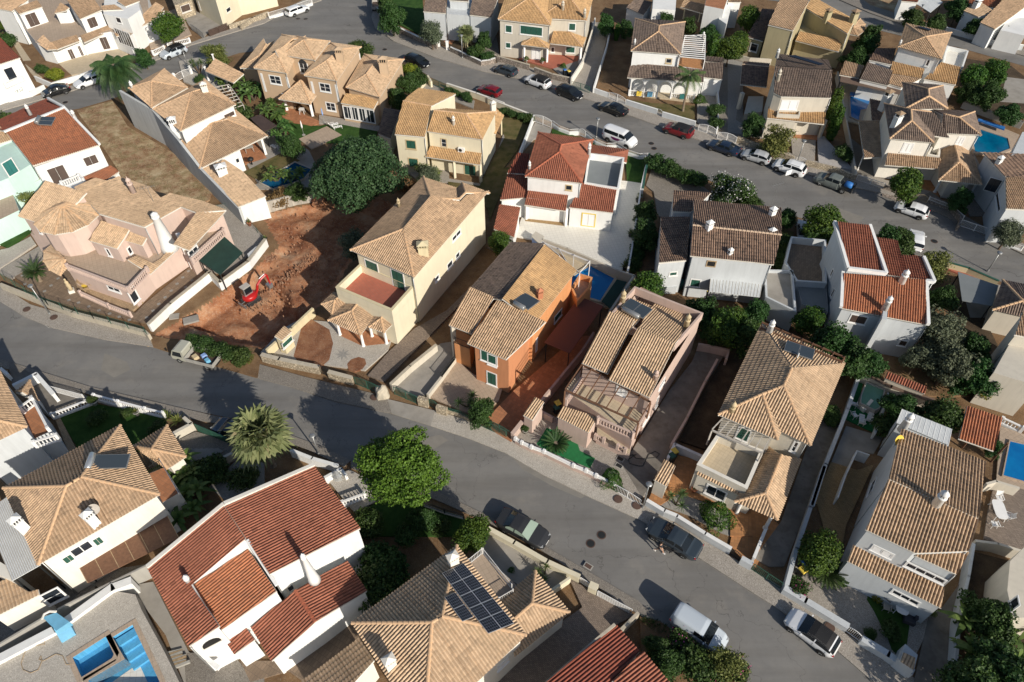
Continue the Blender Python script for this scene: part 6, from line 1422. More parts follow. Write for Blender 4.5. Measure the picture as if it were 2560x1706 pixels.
# --- cream house with green shutters in the middle
h=House('b',1300,1330,'pale_yellow_house','cream house with golden tile roofs and dark green shutters behind the carob tree',wall='paleyellow')
h.roof('b',dict(A=(1213,1055,5.8),B=(1450,1080,5.8),C=(1500,835,6.9),D=(1280,795,6.9),E=(1692,740,5.8),F=(1400,695,5.8)),['A B C D','E F D C'],'tile_gold',over=.12)
h.roof('b',dict(A=(1468,1035,5.8),B=(1900,1097,5.8),C=(2010,880,5.8),D=(1620,860,5.8),R=(1770,895,7.2),Q=(1520,868,7.2)),['A B R Q','B C R','C D Q R'],'tile_gold',over=.15)
h.shed('b',[(1450,1232),(1885,1297),(1895,1205),(1495,1147)],2.9,.7,'tile_gold',walls=False); h.roof('c',dict(A=(60,1060,2.9),B=(125,910,2.9),C=(30,830,3.6),D=(-40,1000,3.6)),['A B C D'],'tile_gold',walls=False)
h.column(1685,1395,2.8,square=True,mat='paleyellow'); h.column(1888,1430,2.8,square=True,mat='paleyellow'); h.column(105,1060,2.8,'c',square=True,mat='yellowwall',r=.1)
h.shed('b',[(1085,1055),(1180,1090),(1260,870),(1130,850)],2.6,.5,'tile_grey',over=.1)
for a in((1310,1160,1372,1108,'G'),(1330,1305,1390,1250,'G'),(1583,1148,1615,1095,'W')):h.win(*a,band='sandstone')
h.win(1765,1365,1845,1305,'G',band='sandstone')
h.chim(1675,980,1.3,'round',.5,'warmwhite'); h.chim(1985,870,1.3,w=.5,mat='warmwhite',base=5.6); aircon(h,1740,1185,'white air conditioner above the golden porch roof')
# --- cream house with golden roof, top centre
h=House('c',100,460,'double_fronted_house','pale cream house with golden hipped roofs, white front door and green shutters',wall='beige')
ze=6.2; mg='tile_gold'
h.roof('c',dict(A=(78,155,ze),B=(490,203,ze),C=(540,-80,ze),D=(170,-110,ze),R=(330,-20,ze+1.9),Q=(350,-60,ze+1.9)),['A B R','B C Q R','D A R Q','C D Q'],mg)
h.roof('c',dict(A=(400,145,ze),B=(775,165,ze),C=(830,-40,ze),D=(420,-80,ze),R=(640,-20,ze+1.5),Q=(600,-50,ze+1.5)),['A B R','B C Q R','D A R Q'],mg)
h.hip('c',[(262,355),(475,382),(490,330),(300,290)],3.0,ridge=[(365,288,3.9),(400,290,3.9)],mat=mg,walls=False,ends=(1,0)); h.roof('c',dict(A=(487,345,3.2),B=(740,372,3.2),C=(770,300,3.2),R=(630,240,4.2),D=(515,232,4.2)),['A B R D','B C R'],mg,walls=False)
for x,y in((282,478),(460,495)):h.column(x,y,3.0,square=True)
h.column(718,510,3.0,square=True)
for a in((140,250,185,205,'G'),(255,262,425,220,'G'),(635,235,685,188,'G'),(142,372,175,340,'G'),(345,472,408,390,'S'),(495,408,520,375,'W'),(612,410,680,372,'G')):h.win(*a,band='white')
h.chim(585,80,1.5,'round',.6,'beige'); h.chim(755,145,1.6,'round',.55,'beige')
# --- white house with brown roof and arched verandah
h=House('c',1250,770,'arched_verandah_house','white house with dark brown roofs, arched verandah, balustrade and slatted roof pergola',wall='white')
ze=6.0; mo='tile_grey'
h.roof('c',dict(A=(1120,402,ze),B=(1510,430,ze),C=(1545,175,ze),D=(1155,150,ze),R=(1337,250,ze+1.7),Q=(1342,205,ze+1.7)),['A B R','B C Q R','C D Q','D A R Q'],mo)
h.roof('c',dict(A=(1092,610,3.1),B=(1690,650,3.1),C=(1690,545,4.1),R=(1245,508,4.1),D=(1115,520,3.9)),['A B C R','D A R'],mo,walls=False)
h.shed('c',[(1690,610),(1840,625),(1845,495),(1695,490)],3.0,.6,mo,over=.1); h.shed('c',[(1700,485),(1845,495),(1845,455),(1710,445)],3.6,-.4+.0,mo,walls=False)
pergola('c',[(1500,450),(1545,290),(1705,280),(1700,470)],5.6,2,'white slatted pergola over the upper terrace of the arched house','whitepaint',w=.1,zb=3.0)
pp=thing('pergola','row of white horizontal slats over the upper terrace beside the brown roof','pergola',at('c',1600,400,3.2))
for i in range(12):k=i/11; a=at('c',1505+35*k,445-165*k,5.75); b=at('c',1700+8*k,463-175*k,5.75); build(MB().bar(a,b,.16,.08),'slat','whitepaint',pp)
h.block('c',[(1490,520),(1690,545),(1700,470),(1510,450)],3.3,floor='floor_orange'); h.block('c',[(1115,690),(1640,740),(1690,560),(1120,520)],3.0,drop=.3)if False else h.block('c',[(1130,556),(1690,600),(1690,540),(1150,500)],3.3); arcade(h,'c',[(x,752+(x-1108)*.085)for x in(1108,1215,1320,1428,1535,1640)],3.0,2.1)
for x in(1108,1215,1320,1428,1535,1640):h.column(x,752+(x-1108)*.085,2.9,'c',r=.13)
for x1,x2 in((1110,1310),(1435,1620)):h.rail('c',[(x1,708+(x1-1110)*.07),(x2,708+(x2-1110)*.07)],.95)
h.win(1690,725,1790,650,'R'); h.win(1395,492,1440,465,'W',band='sandstone'); h.chim(1148,355,1.0,'round',.4,'white'); h.chim(1685,300,1.0,'round',.4,'white',base=5.8)
for q,m_,l_ in((1187,'yellowpaint','yellow beach towel hung over the verandah balustrade'),(1272,'skyblue','blue beach towel hung over the verandah balustrade'),(1527,'teal','small turquoise towel hung over the right part of the balustrade')):
 a,b=at('c',q-20,712+(q-1110)*.07,1.0),at('c',q+20,714+(q-1110)*.07,1.0); n=Vector((-(b-a).y,(b-a).x,0)).normalized()*.13; solo(MB().prism([a-n,b-n,b+n,a+n],.3,1.0),'towel',m_,l_,'towel')
 # --- top centre white house with pinkish roofs
h=House('b',1700,200,'pink_tiled_house','pale house with pinkish weathered roofs either side of an upper balcony',wall='greywash')
h.shed('b',[(1437,92),(1615,108),(1615,-40),(1470,-60)],4.8,1.0,'tile_grey',over=.1); h.shed('b',[(1800,120),(1970,140),(2030,-30),(1830,-50)],4.8,1.0,'tile_grey',over=.1); h.shed('b',[(1640,5),(1790,15),(1800,-40),(1650,-50)],6.0,.3,'tile_grey',over=.1)
h.block('b',[(1620,110),(1810,125),(1820,-20),(1625,-30)],4.6); h.win(1670,190,1730,155,'D',c='b')if 0 else None
# --- far-off roofs behind, top
h=House('c',1200,150,'far_white_house','white house with low brown tile roofs behind the dark shrubs, top edge',wall='white')
h.shed('c',[(1083,65),(1220,120),(1290,20),(1160,-10)],3.2,.6,mo,over=.1); h.block('c',[(1290,70),(1470,80),(1480,-60),(1300,-60)],5.0); h.shed('c',[(1510,60),(1820,145),(1855,75),(1540,0)],3.0,.7,'tile_tan',walls=False); h.block('c',[(1700,45),(1850,75),(1890,-40),(1720,-60)],5.5,floor='floor_terracotta')
for x in(1530,1650,1800):h.column(x,150+(x-1530)*.2,2.7,'c','yellowwall',.12)
h.block('c',[(1810,150),(1870,190),(1920,10),(1860,0)],4.0); h.shed('c',[(1880,20),(1985,20),(1990,-60),(1900,-60)],4.5,.4,'tile_tan',over=.1)
# --- olive house
h=House('d',300,400,'olive_house','olive plastered house with tan roofs, arched porch and curved end wing',wall='olive')
h.shed('d',[(233,182),(415,225),(530,10),(330,-30)],6.2,1.0,'tile_tan',over=.1); h.shed('d',[(78,270),(198,302),(290,75),(190,65)],3.2,.7,'tile_old',over=.1)
h.roof('d',dict(A=(500,60,5.5),B=(810,248,5.5),C=(865,150,6.2),D=(560,-20,6.2)),['A B C D'],'tile_gold',over=.05); h.block('d',[(440,285),(770,370),(810,262),(505,90)],3.0)
h.shed('d',[(430,298),(745,378),(775,300),(465,230)],3.1,.7,'tile_gold',walls=False)
V=dict(A=(850,200,4.2)); F=[]
for i,(x,y)in enumerate(((820,250),(885,262),(930,230),(938,180),(900,140),(850,135))):V['v%d'%i]=(x,y,3.6)
h.roof('d',V,['v%d v%d A'%(i,i+1)for i in range(5)],'tile_tan',walls=False)
for x,y in((400,390),(550,410),(715,480)):h.column(x,y,2.9,'d','olive',.2,True)
arcade(h,'d',[(400,390),(550,410),(715,480)],3.0,2.2,'olive'); h.win(100,365,160,328,'D',band='white'); h.chim(655,150,2.0,'tile_tan',.7,'olive'); h.chim(845,160,2.0,'tile_tan',.8,'olive')
# --- grey-tan gabled house
h=House('d',260,1000,'narrow_gabled_house','beige two-storey house with striped tan gable roof and enclosed white balcony',wall='beige')
mono(h,'d',(330,705),(690,715),6.0,.3,[(697,515),(285,485),(272,675)],'tile_grey',over=.1); mono(h,'d',(285,485),(697,515),7.35,-.25,[(670,440),(300,395)],'tile_grey',walls=False)
h.shed('d',[(225,860),(640,905),(650,815),(235,775)],3.2,.6,'tile_gold',walls=False); h.block('d',[(300,830),(465,840),(480,720),(310,710)],3.9,parapet=.6)
h.block('d',[(225,870),(430,890),(460,780),(240,770)],3.0); h.column(600,1010,3.0,'d','beige',.2,True); h.win(320,790,455,735,'S'); h.chim(300,590,1.8,'round',.6,'beige')
h.roof('d',dict(A=(30,615,3.0),B=(222,635,3.0),C=(240,490,3.6),D=(45,470,3.6),E=(245,465,3.2),F=(55,450,3.2)),['A B C D','E F D C'],'tile_old',walls=False); h.column(15,800,2.8,'d','beige',.25,True); h.block('d',[(60,830),(190,810),(200,700),(90,700)],1.2)
h.chim(295,420,1.4,'round',.5,'white',base=6.8); solo(MB().prism(ats('d',[(380,405),(430,400),(640,465),(600,470)],7.6),7.5,7.6),'solar_collector','pv','dark flat solar panel along the far ridge of the narrow beige house','solar panel')
# --- hipped white house with pools
h=House('d',1100,1200,'many_hipped_house','cream white house with many brown-tan hipped roofs between two blue pools',wall='warmwhite')
ze=6.0
h.roof('d',dict(A=(1115,1010,ze),B=(1435,1040,ze),C=(1440,820,ze),D=(1075,755,ze),R=(1275,880,ze+1.5),Q=(1270,800,ze+1.5)),['A B R','B C Q R','D A R Q','C D Q'],mo); h.roof('d',dict(A=(1390,990,ze),B=(1550,1000,ze),C=(1440,830,ze+1),D=(1270,800,ze+1.5)),['A B C D'],mo,walls=False)
h.roof('d',dict(A=(1480,965,6),B=(1780,988,6),C=(1730,815,6),D=(1420,800,6),R=(1620,855,7.2),Q=(1500,830,7.2)),['A B R Q','B C R','C D Q R'],mo)
h.roof('d',dict(A=(1230,790,6.6),B=(1535,790,6.6),C=(1500,625,6.6),D=(1205,600,6.6),R=(1400,700,8.0),Q=(1395,650,8.0)),['A B R','B C Q R','D A R Q','C D Q'],'tile_grey')
h.shed('d',[(1080,1200),(1460,1232),(1490,1150),(1100,1105)],3.1,.7,'tile_tan',walls=False)
h.roof('d',dict(A=(1472,1310,3.2),B=(1783,1345,3.2),C=(1700,1060,3.2),D=(1480,1060,3.2),R=(1620,1180,4.4),Q=(1590,1060,4.4)),['A B R','B C Q R','D A R Q'],'tile_tan',walls=False)
h.block('d',[(1420,1330),(1700,1370),(1690,1100),(1480,1090)],2.9)if 0 else h.block('d',[(1110,1150),(1480,1180),(1560,1300),(1700,1320),(1690,1080),(1120,1080)],2.9)
h.column(1440,1400,2.9,'d'); h.column(1695,1420,2.9,'d'); h.roof('d',dict(A=(930,1150,2.7),B=(1095,1140,2.7),C=(1040,880,3.4),D=(890,880,3.4)),['A B C D'],'tile_tan',walls=False); h.column(880,1240,2.6,'d','white',.08); h.shed('d',[(985,880),(1050,880),(1070,740),(970,720)],3.2,.4,'tile_old',over=.1)
h.chim(1150,920,2.2,'tile_tan',.7,'white'); h.chim(1060,800,3.2,'tile_tan',.8,'white',base=3.6); h.win(1200,1098,1290,1048,'S'); h.win(1595,1045,1660,1000,'S'); h.block('d',[(1390,1120),(1480,1140),(1490,1060),(1420,1060)],3.6,parapet=.7)
# --- white house with pyramid roof, top right
h=House('d',1300,620,'pyramid_roofed_house','white house with tan pyramid roof and lower stepped roofs by the curved road',wall='white')
h.roof('d',dict(A=(1175,345,6.0),B=(1490,432,6.0),C=(1563,240,6.0),D=(1235,175,6.0),R=(1375,270,7.5)),['A B R','B C R','C D R','D A R'],'tile_tan')
h.shed('d',[(900,575),(1105,625),(1140,515),(955,455)],3.2,.6,'tile_grey',over=.1); h.shed('d',[(1100,610),(1205,638),(1345,575),(1130,540)],3.0,.5,'tile_tan',over=.1); h.shed('d',[(1115,535),(1345,575),(1370,500),(1135,450)],3.5,.7,'tile_gold',over=.1)
h.shed('d',[(1365,575),(1595,620),(1630,490),(1490,455)],3.2,.8,'tile_gold',over=.1); h.shed('d',[(965,440),(1130,470),(1160,355),(1020,350)],3.4,.6,'tile_old',over=.1); h.shed('d',[(750,545),(890,570),(930,480),(790,445)],2.7,.4,'tile_tan',walls=False)
h.block('d',[(1500,480),(1650,490),(1690,370),(1530,330)],3.6,parapet=.6,floor='floor_white'); h.win(1375,475,1410,440,'W',band='white'); h.chim(1180,345,1.2,'round',.4,'white',base=5.8); solo(MB().prism(ats('d',[(1310,190),(1345,190),(1420,210),(1400,218)],7.0),6.8,6.95),'solar_collector','pv','dark flat solar panel on the far side of the pyramid roof','solar panel')
canopy('d',[(755,595),(1190,690),(1210,645),(760,555)],2.5,'long dark reed-roofed lean-to beside the small blue pool','tile_old',name='lean_to',cat='lean-to')
# --- houses of the top right corner and right edge
h=House('d',1900,250,'corner_house','white house with broad striped tan roof and arches, top right corner',wall='white')
h.shed('d',[(1770,170),(1880,215),(2200,-20),(2000,-60)],3.4,1.3,'tile_tan',over=.15); h.shed('d',[(1650,80),(1760,130),(1870,80),(1760,10)],3.2,.7,'tile_sand',over=.1); h.chim(1735,60,1.6,w=.8,mat='white'); h.block('d',[(1920,220),(2100,260),(2140,130),(1980,130)],3.2)
h=House('d',1960,1500,'right_edge_house','white house with tall side windows and tan roofs at the right edge',wall='greywash')
h.shed('d',[(1960,1520),(2200,1530),(2230,1290),(1955,1290)],5.0,.8,'tile_tan',over=.1); h.roof('d',dict(A=(1795,1105,5.4),B=(1950,1290,5.4),C=(2200,1310,6.2),D=(2150,1130,6.2)),['A B C D'],'tile_old',over=.2); h.chim(1900,1190,1.0,w=.5,mat='white')
h.win(1880,1400,1850,1290,'K',band=0); h.win(1920,1520,1890,1420,'K',band=0); h.block('d',[(2000,1130),(2150,1120),(2200,950),(2080,960)],6.0)
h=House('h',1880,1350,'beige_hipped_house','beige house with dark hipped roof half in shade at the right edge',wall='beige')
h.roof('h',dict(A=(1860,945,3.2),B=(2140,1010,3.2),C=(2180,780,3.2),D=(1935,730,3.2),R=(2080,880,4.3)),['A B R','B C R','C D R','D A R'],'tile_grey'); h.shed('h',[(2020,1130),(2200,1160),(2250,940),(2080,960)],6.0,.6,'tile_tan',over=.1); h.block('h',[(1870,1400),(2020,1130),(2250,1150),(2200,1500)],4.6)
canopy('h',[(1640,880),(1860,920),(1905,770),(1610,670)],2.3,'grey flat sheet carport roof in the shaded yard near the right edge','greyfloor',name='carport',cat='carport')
h=House('p',2000,1000,'grey_edge_house','pale grey two-storey house wall at the lower right edge',wall='beige'); h.block('p',[(1990,690),(1970,900),(2010,1100),(2300,1100),(2300,600),(2091,590)],4.0,drop=0)
h.win(2010,1040,2045,950,'K',c='p'); h.win(2050,720,2080,660,'K',c='p')
# --- left edge and top left
h=House('a',900,420,'curved_white_villa','white villa with curved porch roofs, roof terraces and brown shutters, top left','villa','white')
ma='tile_tan'
h.block('a',[(150,170),(290,340),(390,360),(640,290),(870,250),(1000,300),(1180,150),(1150,-60),(300,-80),(60,40)],3.1,parapet=.0,floor='floor_beige')
h.shed('a',[(112,78),(150,115),(330,60),(285,10)],6.0,.2,ma,over=.1)if 0 else h.shed('a',[(150,115),(332,55),(290,5),(110,70)],5.6,.5,ma,z0=3,over=.1)
h.shed('a',[(625,150),(800,85),(700,-60),(500,-30)],5.6,1.2,ma,z0=3,over=.15); h.shed('a',[(-60,60),(95,95),(220,0),(100,-80)],5.6,.8,ma,over=.1); h.shed('a',[(425,100),(520,95),(540,55),(480,30)],5.0,.6,ma,z0=3,over=.1)
h.block('a',[(810,110),(1000,150),(1100,80),(1070,-40),(820,-20)],5.5); h.shed('a',[(805,85),(965,78),(900,40),(790,50)],5.6,.2,ma,walls=False); h.shed('a',[(985,55),(1095,10),(1060,-60),(920,10)],5.6,.5,ma,walls=False)
h.roof('a',dict(a=(280,335,2.9),b=(370,395,2.9),c=(450,390,2.9),d=(625,325,2.9),e=(600,275,3.4),f=(400,335,3.5),g=(345,280,3.5)),['a b f g','b c f','c d e f'],ma,walls=False)
h.shed('a',[(660,337),(885,240),(850,200),(630,285)],2.9,.45,ma,walls=False); h.shed('a',[(912,292),(1042,240),(1010,222),(895,265)],2.9,.3,ma,walls=False); h.shed('a',[(1075,225),(1200,170),(1290,80),(1100,130)],3.2,.6,ma,over=.1); h.shed('a',[(1200,165),(1285,60),(1220,20),(1120,120)],3.2,.5,ma,walls=False)
for a in((240,215,270,95,'B'),(710,225,740,130,'B'),(815,390,830,290,'B'),(560,465,560,385,'B'),(640,440,625,360,'B'),(940,335,1010,265,'D'),(920,175,940,145,'W')):h.win(*a)
h.column(505,480,2.7,'a','white'); h.column(690,440,2.7,'a','white',.12)
h=House('a',200,660,'left_edge_house','white house with dark red roof and small balcony, left edge above the beetle',wall='white'); h.roof('a',dict(A=(-220,580,5.6),B=(158,455,5.6),C=(-10,285,6.7),D=(-360,400,6.7)),['A B C D'],'tile_darkred',over=.1); h.win(75,635,90,525,'K'); h.rail('a',[(30,650),(175,590)],3.2,mat='white',bal=False)
h=House('a',400,1400,'rust_roofed_house','white house with rust-orange roof, white parapets and roof solar heater',wall='white')
h.roof('a',dict(A=(262,1308,5.5),B=(780,1135,5.5),C=(505,848,7.1),D=(48,1038,7.1),E=(480,830,5.9),F=(160,868,5.9)),['A B C D'],'tile_rust',over=.1); h.shed('a',[(-100,1000),(-10,1010),(480,840),(375,775)],6.3,0.01,'tile_darkred',walls=False)if 0 else mono(h,'a',(48,1030),(505,845),7.0,-.3,[(375,775),(165,865),(-150,1010)],'tile_darkred',walls=False)
verge(h,'a',[(375,772,6.4),(500,840,7.2),(780,1132,5.8)],6); verge(h,'a',[(30,1035,7.25),(505,842,7.25)],6,.35,.2)
h.win(430,1450,490,1292,'B',band=0); h.win(680,1305,745,1212,'B',band=0); h.rail('a',[(475,1425),(615,1370),(650,1400)],3.8); h.block('a',[(470,1470),(620,1410),(660,1440),(520,1510)],3.0)
mono(h,'a',(760,1470),(935,1350),2.6,.2,[(870,1300),(640,1400)],'tile_rust',over=.1); h.chim(240,900,1.5,'round',.5,'white',base=6.6); h.chim(590,930,1.2,'round',.5,'white',base=6.6)
solar(h,380,975,'solar water heater with two dark collectors on the rust roof',1.5,1.9,1.6,tmat='greymetal',ang=.15)
h=House('a',100,1500,'mint_house','pale mint-green house with teal shutters at the left edge',wall='mint')
h.block('a',[(-260,1280),(95,1110),(240,1290),(60,1400),(-200,1500)],5.2); h.shed('a',[(-60,1150),(95,1098),(0,990),(-160,1050)],5.5,.9,'tile_sand',over=.1); h.win(75,1385,85,1245,'T'); h.block('a',[(-260,1500),(60,1400),(260,1300),(330,1400),(100,1520),(150,1650),(-260,1850)],3.0,floor='floor_beige'); balustrade(h.o,ats('a',[(50,1390),(240,1315)],3.9),.85,'teal',metal=True)
h=House('a',1600,150,'top_cream_house','cream house with rounded wall and brown garage door, top edge',wall='paleyellow')
h.block('a',[(1500,-110),(1560,-240),(1860,-260),(1850,-110),(1690,0)],5.0); h.block('a',[(1370,45),(1500,0),(1500,-100),(1320,-80)],2.8,mat='stonewall'); h.win(1430,100,1480,30,'B',band=0); h.win(1570,70,1556,15,'K',band=0); h.win(1780,100,1800,55,'K',band=0)
h=House('d',1300,10,'far_corner_house','white house with terracotta roof beyond the back road, top right',wall='white'); h.shed('d',[(1200,10),(1320,20),(1340,-80),(1210,-90)],3.4,.7,'tile_red',over=.1); h.shed('d',[(1680,30),(1900,60),(1950,-60),(1720,-70)],3.4,.7,'tile_rust',over=.1)
canopy('d',[(1300,25),(1410,95),(1500,20),(1400,-60)],3.0,'pale sheet canopy beside the back road, top right','sheet_white')
h=House('b',100,60,'top_white_house','cream house cut by the top edge behind the white fence',wall='paleyellow'); h.block('b',[(-100,-90),(0,-110),(250,-170),(200,-280),(-100,-260)],5)
# ================================================================== garden walls, fences and gates
W_=wall
W_('e',[(0,970),(330,1100),(560,1190),(850,1265),(1130,1340),(1165,1370)],'rendered stone wall with pink balusters in front of the pink villa',.9,.3,'stonewash')
mesh_fence('e',[(0,890),(340,1085),(700,1190),(1120,1310)],'green wire netting fence on the front wall of the pink villa',1.1,.9)
W_('e',[(1160,1290),(1330,1130),(1640,880),(1720,960),(1940,800),(2080,620)],'whitewashed retaining wall along the edge of the dug plot',1.1,.3,'white','stonewash')
mesh_fence('e',[(1440,310),(1570,380),(1830,330),(2070,600)],'thin dark fence round the side patio of the pink villa',1.0,0)
W_('f',[(0,380),(200,330),(420,270),(600,240)],'bare concrete block wall at the back of the dug plot',1.6,.2,'block_wall')
W_('f',[(-60,340),(5,360),(180,290)],'low block wall beneath the tan-roofed outbuilding',1.9,.2,'block_wall')
W_('a',[(270,600),(400,655),(620,590),(760,540)],'white garden wall in front of the curved white villa',.8,.2,'white','white')
W_('a',[(-60,640),(60,770),(230,720),(340,665)],'white garden wall under the left edge house',.8,.2,'white')
fence('a',[(1190,400),(1280,360)],'short white balustrade left of the round green tree',.9,.2,cat='balustrade',name='balustrade_wall',bal=True); fence('a',[(1310,340),(1480,300)],'white pierced wall under the round green tree by the silver car',.9,.2,cat='balustrade',name='balustrade_wall',bal=True)
W_('a',[(1790,195),(2070,110)],'cream stone wall beside the brown gate, top left',.9,.3,'stonewall'); gate('a',(1630,240),(1780,180),'brown slatted gate in the cream stone wall',1.2,'brown',solid=True,arch=0)
gate('a',(1490,190),(1590,260),'grey metal gate beside the concrete driveway, top left',1.1,'greymetal'); gate('a',(1370,590),(1480,540),'white gate between pillars behind the feather palm',1.1,'whitepaint',pillars='white')
W_('b',[(0,200),(110,130),(220,90)],'cream stone wall running left from the top fence',.9,.3,'stonewall'); fence('b',[(220,100),(420,40),(560,-10)],'white metal fence behind the parked white estate car',1.2,.4)
W_('b',[(1080,60),(1100,120),(1210,200),(1400,290),(1545,345)],'curved stone and white wall round the corner garden',1.0,.3,'stonegrey','white'); W_('b',[(1650,370),(1760,420),(1890,480),(1960,470),(2000,455)],'low stone wall with white top beside the street lamp',.9,.25,'stonegrey','white')
for x,y in((1560,330),(1628,355)):q=at('b',x,y+40,0); solo(MB().box(q,.45,.45,1.5).box(q+Vector((0,0,1.5)),.6,.6,.08).box(q+Vector((0,0,1.58)),.3,.3,.25,top=.2),'gate_pillar','white','white gate pillar at the entrance of the corner garden, %s of two'%('left' if x<1600 else 'right'),'pillar')
W_('b',[(1470,590),(1500,640)],'cream wall stub at the driveway of the pale yellow house',1.1,.3,'paleyellow'); W_('b',[(1620,655),(1850,730),(2070,810)],'cream street wall of the pale yellow house',.9,.25,'paleyellow','warmwhite'); W_('c',[(0,770),(340,900)],'cream street wall between the red car and the white gate',.9,.25,'paleyellow','warmwhite'); W_('b',[(1380,700),(1470,600)],'cream wall dividing hedge and driveway',1.0,.25,'paleyellow')
gate('b',(1505,620),(1615,670),'dark green driveway gate of the pale yellow house',1.1,'greenfence')
gate('c',(365,900),(500,950),'white barred driveway gate at the upper left of the red-roofed house',1.2,arch=.25); fence('c',[(505,945),(560,985),(640,1015),(715,1010)],'sagging white wall with railing, left part in front of the red roof',1.0,.55,posts=False); gate('c',(720,1010),(765,1030),'small white pedestrian gate in front of the red-roofed house',1.1,leaves=1)
fence('c',[(770,1030),(850,1090),(930,1125),(1010,1120)],'sagging white wall with railing, middle part behind the minibus',1.0,.55,posts=False); fence('c',[(1015,1120),(1100,1175),(1190,1205),(1265,1200)],'sagging white wall with railing, right part beside the grass',1.0,.55,posts=False)
W_('c',[(360,900),(300,1060),(240,1210)],'white side wall of the entrance court left of the red roof',1.1,.2,'white'); W_('c',[(1265,1205),(1240,1330),(1215,1480)],'tall white wall at the right side of the red-roofed house',1.4,.2,'greywash','greenfence'); W_('g',[(1240,40),(1200,220),(1150,560),(1105,830),(1095,870)],'long white wall between the bright yard and the dirt path',1.4,.2,'white')
W_('g',[(430,620),(620,690),(1010,860),(1145,905),(960,1180)],'beige concrete wall around the blue pool behind the orange house',1.3,.22,'concrete' if 0 else 'beige'); W_('g',[(1150,905),(1090,1010),(950,1190)],'grey wall at the right of the covered pool',1.2,.2,'beige')
W_('c',[(0,410),(70,440),(325,510)],'brown stone wall left of the front steps',1.0,.25,'stonegrey','stonewash'); W_('c',[(365,530),(500,580),(655,615)],'brown stone wall right of the front steps',1.0,.25,'stonegrey','stonewash'); gate('c',(655,640),(800,685),'dark green gate of the paved driveway',1.1,'greenfence'); W_('c',[(655,610),(740,480),(820,230),(840,140)],'cream side wall of the double-fronted house',1.3,.22,'warmwhite')
W_('c',[(970,180),(930,360),(830,680)],'white party wall between driveway and vacant strip',1.2,.2,'white'); W_('c',[(830,690),(945,730)],'white wall left of the curved gate',.9,.2,'white'); gate('c',(950,725),(1080,780),'white curved gate of the vacant strip',1.1,arch=.25)
W_('c',[(1085,785),(1330,860)],'white street wall of the arched verandah house',.9,.2,'greywash','white'); gate('c',(1330,855),(1370,880),'small white gate in the verandah house wall',.9,leaves=1); W_('c',[(1370,880),(1630,955)],'white street wall with meter boxes right of the small gate',.9,.2,'greywash','white'); gate('c',(1655,975),(1795,1020),'white curved gate right of the dark red car',1.1,arch=.3)
W_('c',[(1800,1010),(1812,820),(1800,700)],'white side wall beside the palm garden',1.0,.2,'white'); gate('c',(1805,1040),(1955,1080),'white curved gate of the grey driveway',1.1,arch=.3); W_('c',[(1960,1070),(2070,1110)],'pale stone wall right of the white gates',.9,.3,'stonewall')
W_('d',[(10,1000),(200,1060),(425,1140)],'pale stone wall behind the silver car',.9,.3,'stonewall'); gate('d',(445,1140),(515,1165),'small white gate behind the white car with open door',.9,leaves=1); W_('d',[(510,1165),(700,1210),(875,1275)],'pale stone wall behind the pickup truck',.9,.3,'stonewall'); gate('d',(885,1270),(1090,1335),'white low barred gate of the carport drive',.9,arch=0)
W_('d',[(740,520),(770,700),(800,860),(840,1060),(875,1260)],'long beige wall left of the small blue pool',1.1,.22,'beige'); W_('d',[(1080,1345),(1330,1420)],'rough stone wall under the round green shrub',.7,.3,'stonegrey'); gate('d',(1330,1410),(1400,1440),'small pinkish gate at the terracotta steps',.9,'sandstone',leaves=1)
fence('d',[(1410,1430),(1570,1490),(1660,1568)],'white railing fence at the end of the stone bank',1.0,.5,'stonegrey'); gate('h',(1645,290),(1860,360),'white railing gate at the grey side yard',1.0,arch=0); fence('h',[(1975,440),(2091,480)],'white pierced fence at the right edge by the road',.9,.3); W_('h',[(1400,110),(1570,180),(1640,270),(1620,330)],'curved stone wall with railing beside the white hatchback',.9,.25,'stonegrey')
W_('d',[(1530,200),(1680,240),(1840,290),(2091,330)],'long white wall beyond the curved road, top right',1.0,.25,'greywash','white'); fence('d',[(1660,730),(1850,800),(2091,880)],'grey panel fence behind the right-hand pool',1.2,1.0,'concrete','greymetal')
W_('d',[(-40,380),(100,420),(260,430)],'beige wall of the grey gravel court',1.0,.2,'beige'); W_('d',[(620,10),(900,60),(1060,250)],'low white wall beside the olive house',.8,.2,'white')if 0 else None
W_('h',[(1545,600),(1690,640),(1910,735)],'dark green-topped low wall with yellow pillars by the lower right of the road',.9,.2,'yellowwall','greenfence'); W_('d',[(0,420),(300,380),(390,400)],'pale rear wall between the gravel court and olive house',1.0,.2,'beige')if 0 else None
W_('j',[(165,145),(300,180),(620,245)],'cream stone street wall of the cream house, left part',1.0,.35,'stonewall','stonewash'); gate('j',(615,235),(690,265),'small dark wrought gate of the cream house',1.2,'darkmetal',leaves=1); W_('j',[(690,280),(880,330)],'cream stone street wall of the cream house, right part',1.0,.35,'stonewall','stonewash')
gate('j',(890,320),(1090,400),'dark green wrought driveway gate of the cream house',1.2,'greenfence'); gate('j',(1200,400),(1390,480),'dark green wrought driveway gate of the orange house',1.2,'greenfence'); W_('j',[(1395,480),(1475,500)],'thick cream stone pier between two green gates',1.1,.45,'stonewall'); gate('j',(1480,495),(1540,530),'narrow dark green gate beside the stone pier',1.1,'greenfence',leaves=1)
W_('j',[(1540,545),(1620,570)],'stone pier left of the curved railing',1.1,.4,'stonewall'); fence('j',[(1620,560),(1720,590),(1830,640)],'low stone wall with green railing before the orange house',1.0,.6,'stonewall','greenfence',posts=False); gate('j',(1845,640),(2090,750),'green railed gate of the carport drive, left half',1.1,'greenfence'); gate('k',(-10,655),(185,760),'green railed gate of the carport drive, right half',1.1,'greenfence')
